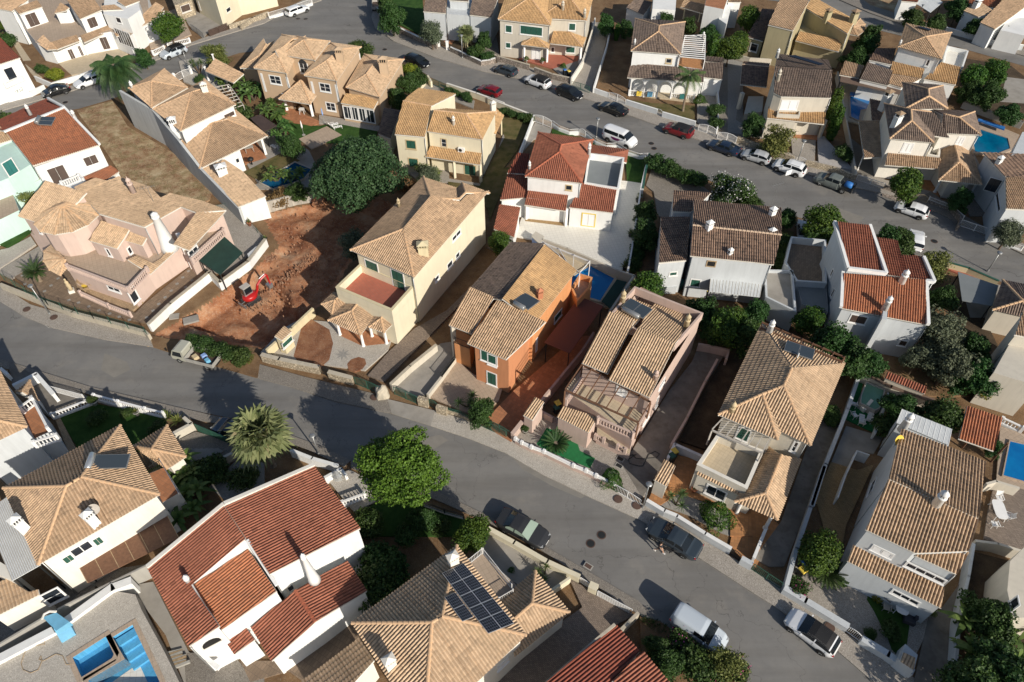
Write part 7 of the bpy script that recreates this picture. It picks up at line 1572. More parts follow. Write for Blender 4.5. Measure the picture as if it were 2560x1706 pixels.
W_('j',[(1180,380),(1330,240),(1540,70)],'cream wall between the two driveways',1.1,.25,'beige','stonewash'); W_('j',[(1470,460),(1580,320),(1680,180)],'low wall at the left of the orange house forecourt',.8,.25,'beige'); fence('j',[(1575,290),(1685,150)],'black railing on the wall left of the orange house',1.3,.8,'beige','darkmetal'); W_('f',[(205,1490),(400,1320),(570,1160)],'yellow side wall with green fence beside the dug plot',1.2,.25,'yellowwall')
W_('k',[(190,770),(270,670)],'rose wall stub by the carport gate',1.2,.3,'rose','rose'); W_('k',[(420,500),(560,330),(740,110),(830,-30)],'long brown-red wall beside the carport drive',1.3,.22,'rose'); W_('k',[(420,590),(510,640)],'low rose wall behind the bins',1.0,.2,'rose')
fence('k',[(215,800),(265,830),(340,865),(440,900),(670,1010),(770,1050),(850,1090),(990,1160)],'rose street wall with white baluster panels before the rose house',.9,.58,'rose',cat='balustrade',name='balustrade_wall',bal=True); gate('k',(995,1165),(1205,1290),'white railed driveway gate of the rose house',1.0,arch=.1)
W_('k',[(1440,850),(1560,640),(1700,360),(1800,180)],'rose wall on the right of the dark side drive',1.0,.22,'rose'); W_('k',[(1650,60),(1760,80),(1890,110),(1870,180)],'rose wall at the back of the side drive',1.2,.22,'rose'); W_('k',[(1410,960),(1465,850),(1690,950)],'white wall round the orange-tiled corner',1.1,.2,'white','white')
W_('o',[(1245,140),(1380,222),(1480,262),(1700,400),(1910,522)],'white street wall before the gravel bed of the hipped roof house',.9,.25,'greywash','white'); gate('o',(1915,525),(1985,575),'black railing gate in the white street wall',.9,'darkmetal',leaves=1); W_('o',[(1990,590),(2080,640)],'pale pier at the end of the white street wall',1.0,.4,'greywash')
W_('l',[(130,1440),(215,1230)],'white low wall beside the orange terrace',.8,.2,'white','white'); gate('p',(135,710),(345,850),'grey-green railed gate across the dark driveway',1.1,'greenfence',arch=0); W_('p',[(370,860),(440,600),(540,300),(640,0)],'long pale wall right of the dark driveway, lower half',1.2,.25,'greywash','greywash'); W_('l',[(555,1060),(650,760),(810,360),(900,100)],'long pale wall right of the dark driveway, upper half',1.2,.25,'greywash','greywash')
W_('p',[(350,880),(500,970),(820,1165)],'white street wall of the white house, left part',.9,.4,'greywash','greywash'); gate('p',(820,1165),(920,1240),'small white gate leading to the curved lawn',.9,leaves=1); W_('p',[(915,1250),(1100,1360),(1290,1500)],'white street wall of the white house, right part',.9,.4,'greywash','greywash')
W_('p',[(1620,1100),(1690,800),(1730,560)],'white wall right of the lower driveway',1.4,.22,'greywash'); W_('p',[(1590,1568),(1610,1300),(1620,1100)],'white wall running down to the bottom right',1.4,.22,'greywash'); W_('p',[(1740,540),(1900,560),(2091,620)],'beige wall of the shaded patio',1.3,.22,'beige'); W_('l',[(1820,900),(1890,880),(2060,930)],'beige wall between pool and patio',1.3,.22,'beige')
W_('l',[(900,80),(1120,190),(1440,300)],'wall with brown tile top behind the green pool',1.3,.45,'beige','tile_old'); W_('l',[(1010,530),(1060,400),(1110,240)],'white wall right of the green pool',1.1,.2,'white'); W_('l',[(740,1000),(800,830),(880,660),(970,690)],'white stair wall in the ochre court',1.3,.12,'white'); W_('l',[(1080,90),(1390,190)],'block wall under the small red roof strip',1.0,.2,'beige')if 0 else None
fence('l',[(1940,420),(2091,490)],'white baluster fence behind the blue pool at the right edge',.9,.2,cat='balustrade',name='balustrade_wall',bal=True)
W_('i',[(0,250),(60,300)],'white wall piece at the far left',1.0,.25,'white'); W_('i',[(100,390),(280,300),(420,460)],'white wall with raised corner by the left drive',1.3,.3,'white','white'); fence('i',[(380,390),(640,460)],'white sliding gate of the left drive',1.1,.1,'white'); fence('i',[(400,610),(720,490)],'white balustrade along the drive',1.0,.3,cat='balustrade',name='balustrade_wall',bal=True); fence('i',[(730,460),(920,510),(1130,565),(1270,600)],'white street balustrade before the dark lawn',1.1,.3,cat='balustrade',name='balustrade_wall',bal=True)
W_('i',[(1350,770),(1500,690),(1440,640)],'beige planter wall with agaves',1.0,.25,'beige','beige'); gate('i',(1520,690),(1780,800),'dark green gate beside the agave planter',1.2,'greenfence',solid=True,arch=0); W_('i',[(1500,1090),(1680,990),(1850,905)],'beige wall edging the outdoor stairs',1.0,.22,'beige','beige'); W_('j',[(395,895),(560,960),(770,1020)],'white street wall beneath the lamp by the fan palm',1.0,.25,'white','white')
W_('j',[(660,1110),(790,1040),(830,1090)],'white corner wall by the wrapped statue',1.0,.25,'white'); fence('j',[(800,1300),(975,1235)],'white balustrade on the front steps of the red-gabled house',1.0,.2,cat='balustrade',name='balustrade_wall',bal=True); fence('j',[(1440,1300),(1600,1360),(1750,1400)],'black railing fence of the dark lawn',.9,.3,'beige','darkmetal')
W_('o',[(0,360),(200,470),(460,620),(720,740)],'cream wall on the near side of the lower street',1.0,.3,'paleyellow','paleyellow'); gate('o',(725,745),(795,790),'white solid pedestrian gate',1.0,solid=True,leaves=1,arch=0); W_('o',[(795,800),(860,830)],'cream pier between the white gates',1.1,.45,'paleyellow','paleyellow'); gate('o',(860,850),(1135,1000),'long white solid driveway gate',1.1,solid=True,leaves=1,arch=0); W_('o',[(1180,1020),(1040,1160)],'cream wall at the end of the white driveway gate',1.1,.25,'stonewash'); W_('o',[(490,850),(645,745)],'cream wall between court and driveway',.9,.2,'paleyellow')
W_('m',[(-60,1410),(420,1160),(870,830),(1030,770)],'bright white wall behind the small swimming pools',1.9,.5,'white','white'); W_('m',[(-60,1300),(440,1000),(860,790),(1170,640)],'grey-green wall behind the white pool wall',1.9,.15,'concrete')
st=thing('outdoor_stairs','grey outdoor stairs with black railing below the small tiled roof','stairs',at('i',1480,1000,0))
for k in range(8):a,b,c2,d2=at('i',1430+36*k,960-8*k,0),at('i',1490+34*k,1080-20*k,0),at('i',1524+34*k,1062-20*k,0),at('i',1466+36*k,952-8*k,0); build(MB().prism([a,b,c2,d2],0,1.5-.16*k),'step','concretefloor',st)
# ================================================================== pools
pool('g',[(600,960),(800,830),(990,930),(880,1105),(790,1080)],'blue swimming pool behind the orange house','water',cop='floor_cream',copw=.3)
pool('d',[(828,700),(985,708),(962,790),(905,800),(890,875),(835,850)],'small bright blue pool beside the beige wall','water',copw=.25); canopy('d',[(828,694),(985,706),(990,690),(828,674)],.4,'rolled blue cover at the end of the small bright pool','bluepaint',name='pool_cover',cat='pool cover',posts=False,th=.12)
pool('d',[(1755,935),(1972,1005),(1990,1080),(1900,1115),(1735,1105),(1715,1000)],'teal-blue pool at the right between the hipped house and the road','water_teal',copw=.4); canopy('d',[(1750,880),(1945,950),(1950,930),(1760,870)],.6,'long blue pool cover rolled up behind the teal pool','bluepaint',name='pool_cover',cat='pool cover',posts=False,th=.2)
pool('b',[(165,1435),(430,1275),(560,1330),(500,1400),(400,1440),(260,1480)],'dark blue pool half hidden under the carob tree','water_dark',cop='calcada_pale',copw=.2)
pool('l',[(1990,590),(2200,640),(2150,900),(1940,840)],'blue rectangular pool at the right edge','water',cop='floor_beige',copw=.1)
L_=ats('l',[(945,160),(1085,215),(1050,350),(1010,370),(900,315),(905,260)],.9); pl=thing('raised_pool','raised green-watered pool with rounded corners on green carpet','pool',L_[0]); I_=inset_loop(L_,.1); mb=MB()
for i in range(len(L_)):j=(i+1)%len(L_); mb.prism([L_[i],L_[j],I_[j],I_[i]],.1,.95)
build(mb,'pool_wall','lattice',pl); build(MB().prism(I_,.1,.8),'water','water_green',pl)
zd=1.5; DK=[(-80,1420),(430,1170),(880,850),(1060,880),(1110,1000),(1300,1350),(1480,1720),(-80,1800)]
B1=[(570,1375),(830,1210),(893,1350),(880,1380),(640,1530)]; B2=[(883,1215),(1040,1118),(1250,1560),(1290,1700),(700,1700),(695,1550),(980,1385)]
loops=[ats('m',DK,zd),ats('m',B1,zd),ats('m',B2,zd)]; fl=[v for l in loops for v in l]; mb=MB(); tr=tessellate_polygon(loops); mb.add(fl,[t_ if(fl[t_[1]]-fl[t_[0]]).cross(fl[t_[2]]-fl[t_[0]]).z>0 else t_[::-1]for t_ in tr]); l=loops[0]; n=len(l); mb.add(list(l)+[Vector((v.x,v.y,0))for v in l],[(i,(i+1)%n,n+(i+1)%n,n+i)for i in range(n)]); build(mb,'pool_terrace','calcada_pale',kind='structure')
for l,zf,nm,lb in((loops[1],.75,'small_pool','small empty blue pool basin beside the stepped pool, bottom left'),(loops[2],.25,'empty_pool','empty stepped blue pool basin, bottom left')):
 t_=thing(nm,lb,'pool',Vector((l[0].x,l[0].y,zf))); n=len(l); mb=MB(); mb.add(list(l)+[Vector((v.x,v.y,zf))for v in l],[(i,n+i,n+(i+1)%n,(i+1)%n)for i in range(n)]); build(mb,'basin_wall','pool_tile',t_)
 mb=MB(); mb.prism(l,zf-.05,zf); build(mb,'basin_floor','pool_tile',t_); O_=inset_loop(l,-.35); mb=MB()
 for i in range(n):j=(i+1)%n; mb.prism([O_[i],O_[j],l[j],l[i]],zd+.002,zd+.04)
 build(mb,'coping','floor_beige',t_)
Q_=ats('m',[(640,1530),(880,1380),(893,1350),(830,1210),(883,1215),(980,1385),(695,1550)],zd); build(MB().prism(Q_,0,zd+.001),'pool_divider','floor_beige',kind='structure')
for k in range(4):a,b=at('m',890+28*k,1228+52*k,zd),at('m',1045+25*k,1130+52*k,zd); c2,d2=at('m',1070+25*k,1182+52*k,zd),at('m',918+28*k,1280+52*k,zd); build(MB().prism([a,b,c2,d2],.25,1.25-.26*k),'pool_step','pool_tile',t_)
g_=ats('m',[(880,1568),(1090,1420),(1190,1640),(1000,1740)],.25); build(MB().prism(g_,.25,.27),'worn_floor_patch','floor_white',t_)
L_=ats('m',[(335,1060),(440,1020),(545,1095),(440,1165)],2.9); t_=thing('pool_fountain','pale blue cascade stand with curved back on the white wall','fountain',Vector((L_[0].x,L_[0].y,zd))); build(MB().prism(L_,2.3,2.9),'basin','skyblue',t_); L2=ats('m',[(440,1165),(545,1095),(580,1180),(470,1245)],1.9); build(MB().prism(L2,1.5,[2.3,2.3,1.7,1.7]),'slide_face','skyblue',t_); build(MB().tube(ats('m',[(330,1075),(345,1035),(390,1012),(440,1015)],3.1),.09,6),'curved_rim','warmwhite',t_)
def hose(c,pts,z,label,r=.025,mat='darkmetal'):solo(MB().tube(ats(c,pts,z),r,5),'garden_hose',mat,label,'hose')
hose('m',[(580,1425),(520,1430),(490,1360),(440,1345),(340,1400),(305,1390),(320,1360),(330,1400),(300,1470),(240,1495),(180,1470),(165,1420),(210,1290),(350,1270),(350,1235)],zd+.03,'looping pale hose on the terrace by the empty pools',mat='timber'); hose('k',[(1130,930),(1160,960),(1220,965),(1320,955),(1345,925),(1310,905),(1260,930),(1215,1020),(1180,1020),(1110,1000),(1100,970),(1160,930),(1100,940)],.23,'tangled black hose at the corner of the rose house',.035)
# ================================================================== street furniture
for a in(('e',395,1215,250,1000,'street lamp before the pink villa, leaning left in view'),('j',620,932,570,795,'street lamp between the fan palm and the big street tree'),('k',1212,1350,1262,1175,'street lamp at the gate of the rose house'),('c',848,1085,860,945,'street lamp beside the white minibus'),('b',1745,460,1735,290,'street lamp in front of the yellow fan palm, top centre'),('h',1825,665,1880,570,'street lamp over the dark red terrace near the right edge'),('d',440,1190,492,1035,'street lamp behind the white car with open door'),('d',1300,180,1360,50,'street lamp beside the back road'),('a',1475,520,1450,430,'street lamp in front of the silver-blue car'),('i',60,290,70,230,'short lamp at the far left wall')):lamp(*a)
for c,x,y,l in(('o',890,415,'worn round manhole in the lower street, upper of two'),('o',805,482,'dark round manhole in the lower street, lower of two'),('o',1018,140,'rusty round manhole in the pavement left of the lamp'),('o',1165,190,'rusty round manhole at the foot of the lamp'),('p',675,1175,'rusty manhole beside the white hatchback with black roof'),('e',215,1180,'round manhole in the pavement at the far left'),('e',428,1243,'round manhole at the foot of the pink villa lamp'),('c',1280,1127,'manhole in the upper street, upper of two'),('c',1302,1166,'manhole in the upper street, lower of two'),('b',515,150,'manhole in the top street, right of two'),('b',455,148,'manhole in the top street, left of two'),('b',1218,322,'small drain at the curved kerb'),('b',1135,390,'manhole behind the villa roof'),('h',1440,447,'manhole in the road near the white hatchback'),('a',512,805,'manhole near the black beetle'),('j',1055,490,'manhole beside the big boulder')):
 pv=c in 'e' or(c,x)in(('o',1018),('o',1165),('p',675),('j',1055)); manhole(c,x,y,z=.17 if pv else.012,cover='rustiron' if pv else 'darkmetal',label=l)
manhole('o',785,665,sq=True,z=.14,label='rectangular kerb drain at the cream wall',cover='rustiron',group='kerb drains'); manhole('k',1035,975,sq=True,z=.22,label='square brown grate by the rose house corner',group='court grates'); manhole('k',1025,1030,sq=True,z=.22,label='second square brown grate, nearer the street',group='court grates'); manhole('e',382,1297,sq=True,z=.01,label='small rusty drain at the kerb far left',group='kerb drains')
def rock(c,x,y,r,label,mat='stonewash',sz=1.0,seed=1):
 p=at(c,x,y,0); rg=random.Random(seed); bm=bmesh.new(); bmesh.ops.create_icosphere(bm,subdivisions=3,radius=1)
 for v in bm.verts:k=1+.35*mnoise.noise(v.co*1.3+Vector((seed,0,0)))+.12*mnoise.noise(v.co*4); v.co*=k
 mb=MB(); mb.add([(p.x+v.co.x*r,p.y+v.co.y*r,p.z+max(-.1,v.co.z*r*sz+r*sz*.5))for v in bm.verts],[tuple(v.index for v in f.verts)for f in bm.faces]); bm.free(); return solo(mb,'boulder',mat,label,'boulder')
rock('j',1120,470,.7,'large tan boulder at the driveway gates','stonewash',1.3,3); rock('j',740,325,.22,'small orange stone on the wall','timber',1,4); rock('f',620,345,.9,'red rock at the top of the dug plot','excavation',.8,8); rock('g',390,650,.2,'small stone by the pale blue basin','stonegrey',1,7)
rub=MB(); rg=random.Random(5)
for k in range(700):
 if k<200:p=at('f',225+rg.gauss(0,28),775+rg.gauss(0,14),-.25)
 elif k<420:u=rg.random(); p=at('f',60+520*u+rg.gauss(0,18),1190-430*u+rg.gauss(0,20),-.35)
 else:p=at('f',rg.uniform(150,900),rg.uniform(420,1250),-.45)
 s_=rg.uniform(.05,.15); rub.box(p,s_,s_*rg.uniform(.6,1),s_*.7+.15,rg.uniform(0,3),top=rg.uniform(.4,.9))
o=build(rub,'rubble','rubble'); o['kind']='stuff'; tag(o,'broken stones and rubble strewn over the red dug plot','rubble')
for x,y,w,d_,a in((1500,1260,1.6,1.0,.4),(1370,1235,1.0,.8,.2),(1240,1430,1.2,.8,.5),(1200,1450,.9,.6,.2)):p=at('e',x,y,-.1); o=solo(MB().box(p,w,d_,.2,a),'concrete_slab','concretefloor' if y<1300 else 'timber',{1500:'pale concrete slab fragment in front of the digger',1370:'smaller concrete slab on the red earth near the white wall',1240:'cardboard-brown board on the verge behind the truck',1200:'second brown board lying on the verge'}[x],'slab')
# ================================================================== vehicles
V=vehicle; plain('plum',(.13,.01,.09),.4)
V('sedan',(1300,452),(1527,592),1,'car_grey','dark blue-grey saloon parked by the white street wall, person and dog beside it',c='o')
V('sedan',(350,512),(120,385),-1,'car_dull','faded black old saloon with pale windscreen beside the cream wall',c='o',glass='paleglass')
V('van',(1715,1325),(1490,1170),-1,'car_ice','white panel van parked among bushes at the bottom of the street',c='o',panel=True,cat='van',name='parked_van')
V('hatch',(392,1200),(612,1365),1,'car_white','white hatchback with black roof at the lower right kerb','black',c='p')
V('hatch',(67,580),(172,613),1,'car_grey','blue-grey hatchback, first of the row under the stone wall',c='c'); V('suv',(312,668),(420,706),1,'car_white','white crossover with dark glass roof under the stone wall','black',c='c')
V('suv',(668,797),(556,754),-1,'car_black','glossy black crossover at the green driveway gate',c='c'); V('sedan',(893,876),(1018,922),1,'car_black','black saloon below the white curved gate',c='c'); V('suv',(1402,1054),(1534,1096),1,'car_red','dark red crossover with black roof','black',c='c')
V('sedan',(1750,1184),(1890,1232),1,'car_blue','very dark blue saloon with alloy wheels right of the red crossover',c='c'); V('hatch',(65,1168),(185,1203),1,'car_silver','old silver hatchback behind the dark blue saloon',c='d')
t_=V('suv',(290,1245),(436,1294),1,'car_white','white family car with roof rails and its rear door open',c='d',rails=True); m_=MB(); m_.box((-.35,1.35,.35),.9,.06,.75,1.0); lmesh(m_,'open_door','car_white',t_)
V('hatch',(1178,243),(1322,292),1,'car_white','white hatchback alone on the right part of the upper street',c='h'); V('minibus',(1085,1170),(925,1108),-1,'car_white','white minibus with purple stripe beside the white railing',c='c',cat='minibus',name='parked_minibus')
V('hatch',(1880,742),(1990,776),1,'car_red','red hatchback next to the cream street wall',c='b'); V('wagon',(1425,545),(1310,500),-1,'car_black','black estate car half hidden behind the villa hedge',c='b')
V('wagon',(524,100),(424,137),-1,'car_white','white estate car parked by the top white fence',c='b'); V('suv',(1332,473),(1450,428),1,'car_ice','silver-blue crossover with black roof at the left street','black',c='a'); V('wagon',(664,700),(790,655),1,'car_white','white people carrier beside the feather palm',c='a')
V('beetle',(395,778),(530,738),1,'car_black','rounded black small car at the left street',c='a'); V('sedan',(436,350),(440,450),1,'car_silver','silver saloon standing in the narrow drive behind the dark hedge',c='h',group='cars in driveways'); V('hatch',(1245,410),(1240,500),1,'car_white','white car mostly hidden by a green tree on the upper street',c='h'); V('hatch',(1820,700),(1930,745),-1,'car_blue','dark blue car in the shade left of the fan palm',c='i')
bus=[o for o in COL.objects if o.name.startswith('parked_minibus')][0]; m_=MB(); y0=-.99
m_.add([(-.2+.75*math.cos(PI*k/10),y0,1.12-.42*math.sin(PI*k/10))for k in range(11)],[tuple(range(11))]); lmesh(m_,'purple_stripe','plum',bus)
def lorry(f,r,side,c,label,cab,bed,L=4.9,load=True,name='flatbed_truck'):
 a,b=at(c,*f,0),at(c,*r,0); d=(a-b).normalized(); n=Vector((-d.y,d.x,0)); mid=(a+b)/2-n*side*.75; t_=thing(name,label,'truck',(mid.x,mid.y,.035),None,rot=(0,0,math.atan2(d.y,d.x)))
 x1=L/2; m_=MB(); vs=[]; prof=[(x1,.45),(x1+.03,.95),(x1-.35,1.75),(x1-.6,1.86),(x1-1.45,1.86),(x1-1.55,1.75),(x1-1.55,.45)]; k=len(prof)
 for y,s_ in((-.83,1),(.83,1)):vs+=[(x,y*(1-.08*(z>1)),z)for x,z in prof]
 m_.add(vs,[tuple(range(k)),tuple(range(k,2*k))[::-1]]+[(i,k+i,k+(i+1)%k,(i+1)%k)for i in range(k)]); lmesh(m_,'cab',cab,t_)
 m_=MB(); m_.add([(x1+.02,-.7,1.02),(x1+.02,.7,1.02),(x1-.31,.68,1.70),(x1-.31,-.68,1.70)],[(0,1,2,3)]); lmesh(m_,'windscreen','carglass',t_)
 for sy in(1,-1):m_=MB(); m_.add([(x1-.15,sy*.84,1.0),(x1-1.3,sy*.84,1.0),(x1-1.3,sy*.78,1.65),(x1-.42,sy*.78,1.65)],[(0,1,2,3)]); lmesh(m_,'side_window','carglass',t_); m_=MB(); m_.box((x1-.1,sy*1.0,1.2),.1,.18,.25); lmesh(m_,'wing_mirror','black',t_)
 xb=x1-1.7; lb=L-1.75; m_=MB(); m_.box((xb-lb/2,0,.62),lb,1.75,.12); lmesh(m_,'load_floor','brown',t_)
 for sy in(1,-1):m_=MB(); m_.box((xb-lb/2,sy*.88,.62),lb,.05,.48); lmesh(m_,'side_board',bed,t_)
 m_=MB(); m_.box((xb-lb,0,.62),.05,1.8,.48); lmesh(m_,'tailgate',bed,t_); m_=MB(); m_.box((xb,0,.62),.06,1.8,.62); lmesh(m_,'headboard',bed,t_); m_=MB(); m_.box((-.2,0,.42),L-.4,.7,.2); lmesh(m_,'chassis','black',t_)
 for x in(x1-.75,-x1+.95):
  for sy in(1,-1):wheel(t_,x,sy*.76,.31,sy)
 return t_,xb,lb
t_,xb,lb=lorry((1440,215),(1625,262),1,'i','old cream flatbed truck with sacks and boxes on its bed','car_beige','concrete')
for x,y,w,d_,h_,m2,nm,lb2 in((-.75,-.15,.55,.4,.3,'lightblue','plastic_crate','pale blue box lying on the truck bed'),(-1.5,.35,.45,.5,.35,'skyblue','plastic_crate','grey-blue box near the tailgate of the cream truck'),(-.05,.3,.55,.6,.35,'sandstone','sack','pale sack behind the truck cab')):w_=t_.matrix_basis@Vector((x,y,.75)); solo(MB().box(w_,w,d_,h_,.8,top=.9),nm,m2,lb2,'box' if 'crate' in nm else 'sack')
t2,_,_=lorry((1050,30),(1045,95),1,'b','small grey flatbed truck at the top of the road','car_white','concrete')
a,b=at('d',603,1350,0),at('d',763,1410,0); d=(a-b).normalized(); n=Vector((-d.y,d.x,0)); mid=(a+b)/2-n*.8; t_=thing('pickup_truck','grey-green pickup truck carrying a blue tank in its cage bed','pickup truck',(mid.x,mid.y,.035),None,rot=(0,0,math.atan2(d.y,d.x)))
plain('pickup_green',(.16,.18,.17),.35); car_body(t_,'pickup','pickup_green',x0=2.55); m_=MB(); m_.box((-1.75,0,.62),1.6,1.75,.1); lmesh(m_,'load_floor','darkmetal',t_)
for sy in(1,-1):m_=MB(); [m_.bar((-.98,sy*.86,z),(-2.55,sy*.86,z),.04)for z in(.8,1.0,1.2)]; [m_.bar((x,sy*.86,.65),(x,sy*.86,1.22),.05)for x in(-.98,-1.5,-2.02,-2.55)]; lmesh(m_,'side_rail','darkmetal',t_)
m_=MB(); m_.box((-2.56,0,.5),.05,1.75,.5); lmesh(m_,'tailgate','darkmetal',t_)
for x in(1.55,-1.45):
 for sy in(1,-1):wheel(t_,x,sy*.78,.38,sy)
w_=t_.matrix_basis@Vector((-1.35,0,.75)); u_=t_.matrix_basis@Vector((-2.3,0,.75)); solo(MB().tube([w_+Vector((0,0,.35)),w_.lerp(u_,.08)+Vector((0,0,.35)),w_.lerp(u_,.92)+Vector((0,0,.35)),u_+Vector((0,0,.35))],[.3,.45,.45,.3],12),'water_tank','bluepaint','blue plastic tank on the pickup bed','tank',smooth=True)
# ---- mini digger
p=at('e',1975,1110,-.35); ex=thing('mini_excavator','red mini digger with grey cab standing in the dug plot','excavator',p,rot=(0,0,math.radians(52))); ex.scale=(.9,)*3; A=lmesh
for sy in(.62,-.62):
 m_=MB(); k=12; pts=[(1.0*(1 if math.cos(a_)>0 else-1)*(.75)+.28*math.cos(a_),.28+.28*math.sin(a_))for a_ in[2*PI*i/k for i in range(k)]]; vs=[(x,sy+o_,z)for o_ in(-.17,.17)for x,z in pts]; m_.add(vs,[tuple(range(k)),tuple(range(k,2*k))[::-1]]+[(i,k+i,k+(i+1)%k,(i+1)%k)for i in range(k)]); tr_=A(m_,'track','rubber',ex); g2=MB()
 for i in range(14):g2 .box((-.85+i*.13,sy,.555),.05,.34,.02)
 A(g2,'track_pads','greymetal',tr_)['kind']='stuff'
m_=MB(); m_.box((-1.35,0,.1),.08,1.5,.35); m_.bar((-1.3,.3,.3),(-.5,.3,.35),.08); m_.bar((-1.3,-.3,.3),(-.5,-.3,.35),.08); A(m_,'dozer_blade','greymetal',ex)
m_=MB(); m_.lathe((0,0,0),[(.45,.5),(.45,.66),(.9,.68),(.98,.85),(.95,1.15),(.8,1.3)],18,sy=.85); A(m_,'engine_body','red',ex,True)
m_=MB(); m_.box((-.05,.28,1.28),1.15,.85,1.15,top=.9); cb_=A(m_,'cab','greymetal',ex); m_=MB(); m_.box((-.05,.28,2.435),1.12,.84,.07); A(m_,'cab_roof','lattice',cb_)
for q in([(.5,-.06,1.5),(.5,.6,1.5),(.48,.56,2.35),(.48,-.02,2.35)],[(-.5,-.135,1.5),(.45,-.135,1.5),(.42,-.11,2.35),(-.48,-.11,2.35)],[(-.615,-.05,1.5),(-.615,.6,1.5),(-.58,.56,2.35),(-.58,-.02,2.35)]):
 m_=MB(); c_=sum((Vector(v)for v in q),Vector())/4; m_.add([c_+(Vector(v)-c_)*1.0+(c_-Vector((-.05,.28,1.9))).normalized()*.04 for v in q],[(0,1,2,3)]); A(m_,'cab_window','carglass',cb_)
m_=MB(); m_.tube([(.8,-.3,.95),(1.0,-.32,1.3),(1.25,-.35,2.1),(1.9,-.4,2.6),(2.7,-.5,2.9)],[.14,.16,.17,.15,.12],6); A(m_,'boom','red',ex); m_=MB(); m_.tube([(2.55,-.48,3.1),(2.75,-.5,2.7),(2.85,-.5,1.3)],[.1,.15,.1],6); A(m_,'dipper_arm','red',ex)
m_=MB(); m_.tube([(1.2,-.2,1.6),(2.0,-.3,2.45)],.06,6); m_.tube([(1.7,-.4,2.85),(2.55,-.48,3.1)],.06,6); A(m_,'hydraulic_ram','greymetal',ex); m_=MB(); m_.box((2.7,-.5,.75),.5,.6,.55,top=1.25); A(m_,'bucket','greymetal',ex)
# ---- person and dog
def skin(name,verts,edges,rad,mat,parent,sub=2):
 me=bpy.data.meshes.new(name); me.from_pydata(verts,edges,[]); o=bpy.data.objects.new(name,me); COL.objects.link(o); me.materials.append(M(mat)); o.parent=parent
 s_=o.modifiers.new('skin','SKIN'); me.skin_vertices[0].data[0].use_root=True
 for v,r in zip(me.skin_vertices[0].data,rad):v.radius=(r,r)if isinstance(r,(int,float))else r
 s_.use_smooth_shade=True; m2=o.modifiers.new('sub','SUBSURF'); m2 .levels=1; m2 .render_levels=sub; return o
plain('skin_tone',(.45,.27,.18),.6); plain('blackcloth',(.012,.012,.014),.9); plain('hair',(.03,.02,.015),.8); plain('jeans',(.05,.05,.06),.9)
p=at('o',1337,545,0); pr=thing('person','person in black t-shirt and shorts striding with a dog beside the dark saloon','person',(p.x,p.y,.03),rot=(0,0,math.radians(-38)))
VS=[(0,0,.95),(0,0,1.18),(.02,0,1.40),(.03,0,1.50),(.05,0,1.58),(.06,0,1.70),(0,.10,.90),(.22,.11,.50),(.34,.11,.08),(.48,.11,.05),(0,-.10,.90),(-.12,-.11,.50),(-.40,-.11,.12),(-.30,-.11,.04),(.02,.19,1.40),(-.14,.24,1.14),(-.05,.25,.90),(.02,-.19,1.40),(.14,-.26,1.16),(.36,-.28,1.05),(0,.25,.82),(.42,-.28,1.02)]
ED=[(0,1),(1,2),(2,3),(3,4),(4,5),(0,6),(6,7),(7,8),(8,9),(0,10),(10,11),(11,12),(12,13),(2,14),(14,15),(15,16),(16,20),(2,17),(17,18),(18,19),(19,21)]
RD=[.14,.13,.15,.06,.09,.10,.10,.065,.045,.04,.10,.065,.045,.04,.065,.045,.035,.065,.045,.035,.025,.025]; skin('body',VS,ED,RD,'skin_tone',pr)
skin('t_shirt',[(0,0,.96),(0,0,1.18),(.02,0,1.41),(.02,.20,1.39),(-.08,.23,1.25),(.02,-.20,1.39),(.08,-.24,1.25)],[(0,1),(1,2),(2,3),(3,4),(2,5),(5,6)],[.165,.155,.165,.085,.07,.085,.07],'blackcloth',pr); skin('shorts',[(0,0,.98),(0,.10,.88),(.13,.11,.66),(0,-.10,.88),(-.07,-.11,.66)],[(0,1),(1,2),(0,3),(3,4)],[.16,.12,.10,.12,.10],'jeans',pr)
A(MB().lathe((.04,0,1.58),[(.02,-.02),(.1,.03),(.115,.1),(.08,.17),(.02,.19)],12),'hair','hair',pr,True)
for sy in(.11,-.11):m_=MB(); x=.42 if sy>0 else-.34; m_.box((x,sy,0),.27,.1,.09,top=.8); A(m_,'shoe','whitepaint',pr)
for y in(.25,-.28):
 for k in range(5):m_=MB(); x,z=((-.0,.80)if y>0 else(.43,1.0)); a_=(k-2)*.02; m_.tube([(x,y+a_,z),(x+.02,y+a_*1.1,z-.05),(x+.035,y+a_*.9,z-.085+.01*abs(k-2))],[.011,.010,.007],5); A(m_,'finger','skin_tone',pr)
p=at('o',1408,548,0); dg=thing('dog','black dog walking at the side of the dark saloon','dog',(p.x,p.y,.03),rot=(0,0,math.radians(-28)))
DV=[(-.02,0,.46),(.22,0,.47),(-.26,0,.47),(.36,0,.58),(.44,0,.66),(.58,0,.62),(-.36,0,.52),(-.52,0,.62)]; DE=[(0,1),(0,2),(1,3),(3,4),(4,5),(2,6),(6,7)]; DR=[.12,.135,.10,.075,.08,.035,.03,.015]
for sy in(.08,-.08):
 k=len(DV); s_=1 if sy>0 else-1; DV+=[(.22,sy,.36),(.20+.06*s_,sy,.2),(.24+.08*s_,sy,.03),(-.26,sy,.38),(-.20+.03*s_,sy,.26),(-.34-.05*s_,sy,.17),(-.30-.07*s_,sy,.03)]; DE+=[(1,k),(k,k+1),(k+1,k+2),(2,k+3),(k+3,k+4),(k+4,k+5),(k+5,k+6)]; DR+=[.06,.035,.03,.075,.045,.03,.028]
skin('body',DV,DE,DR,'blackcloth',dg)
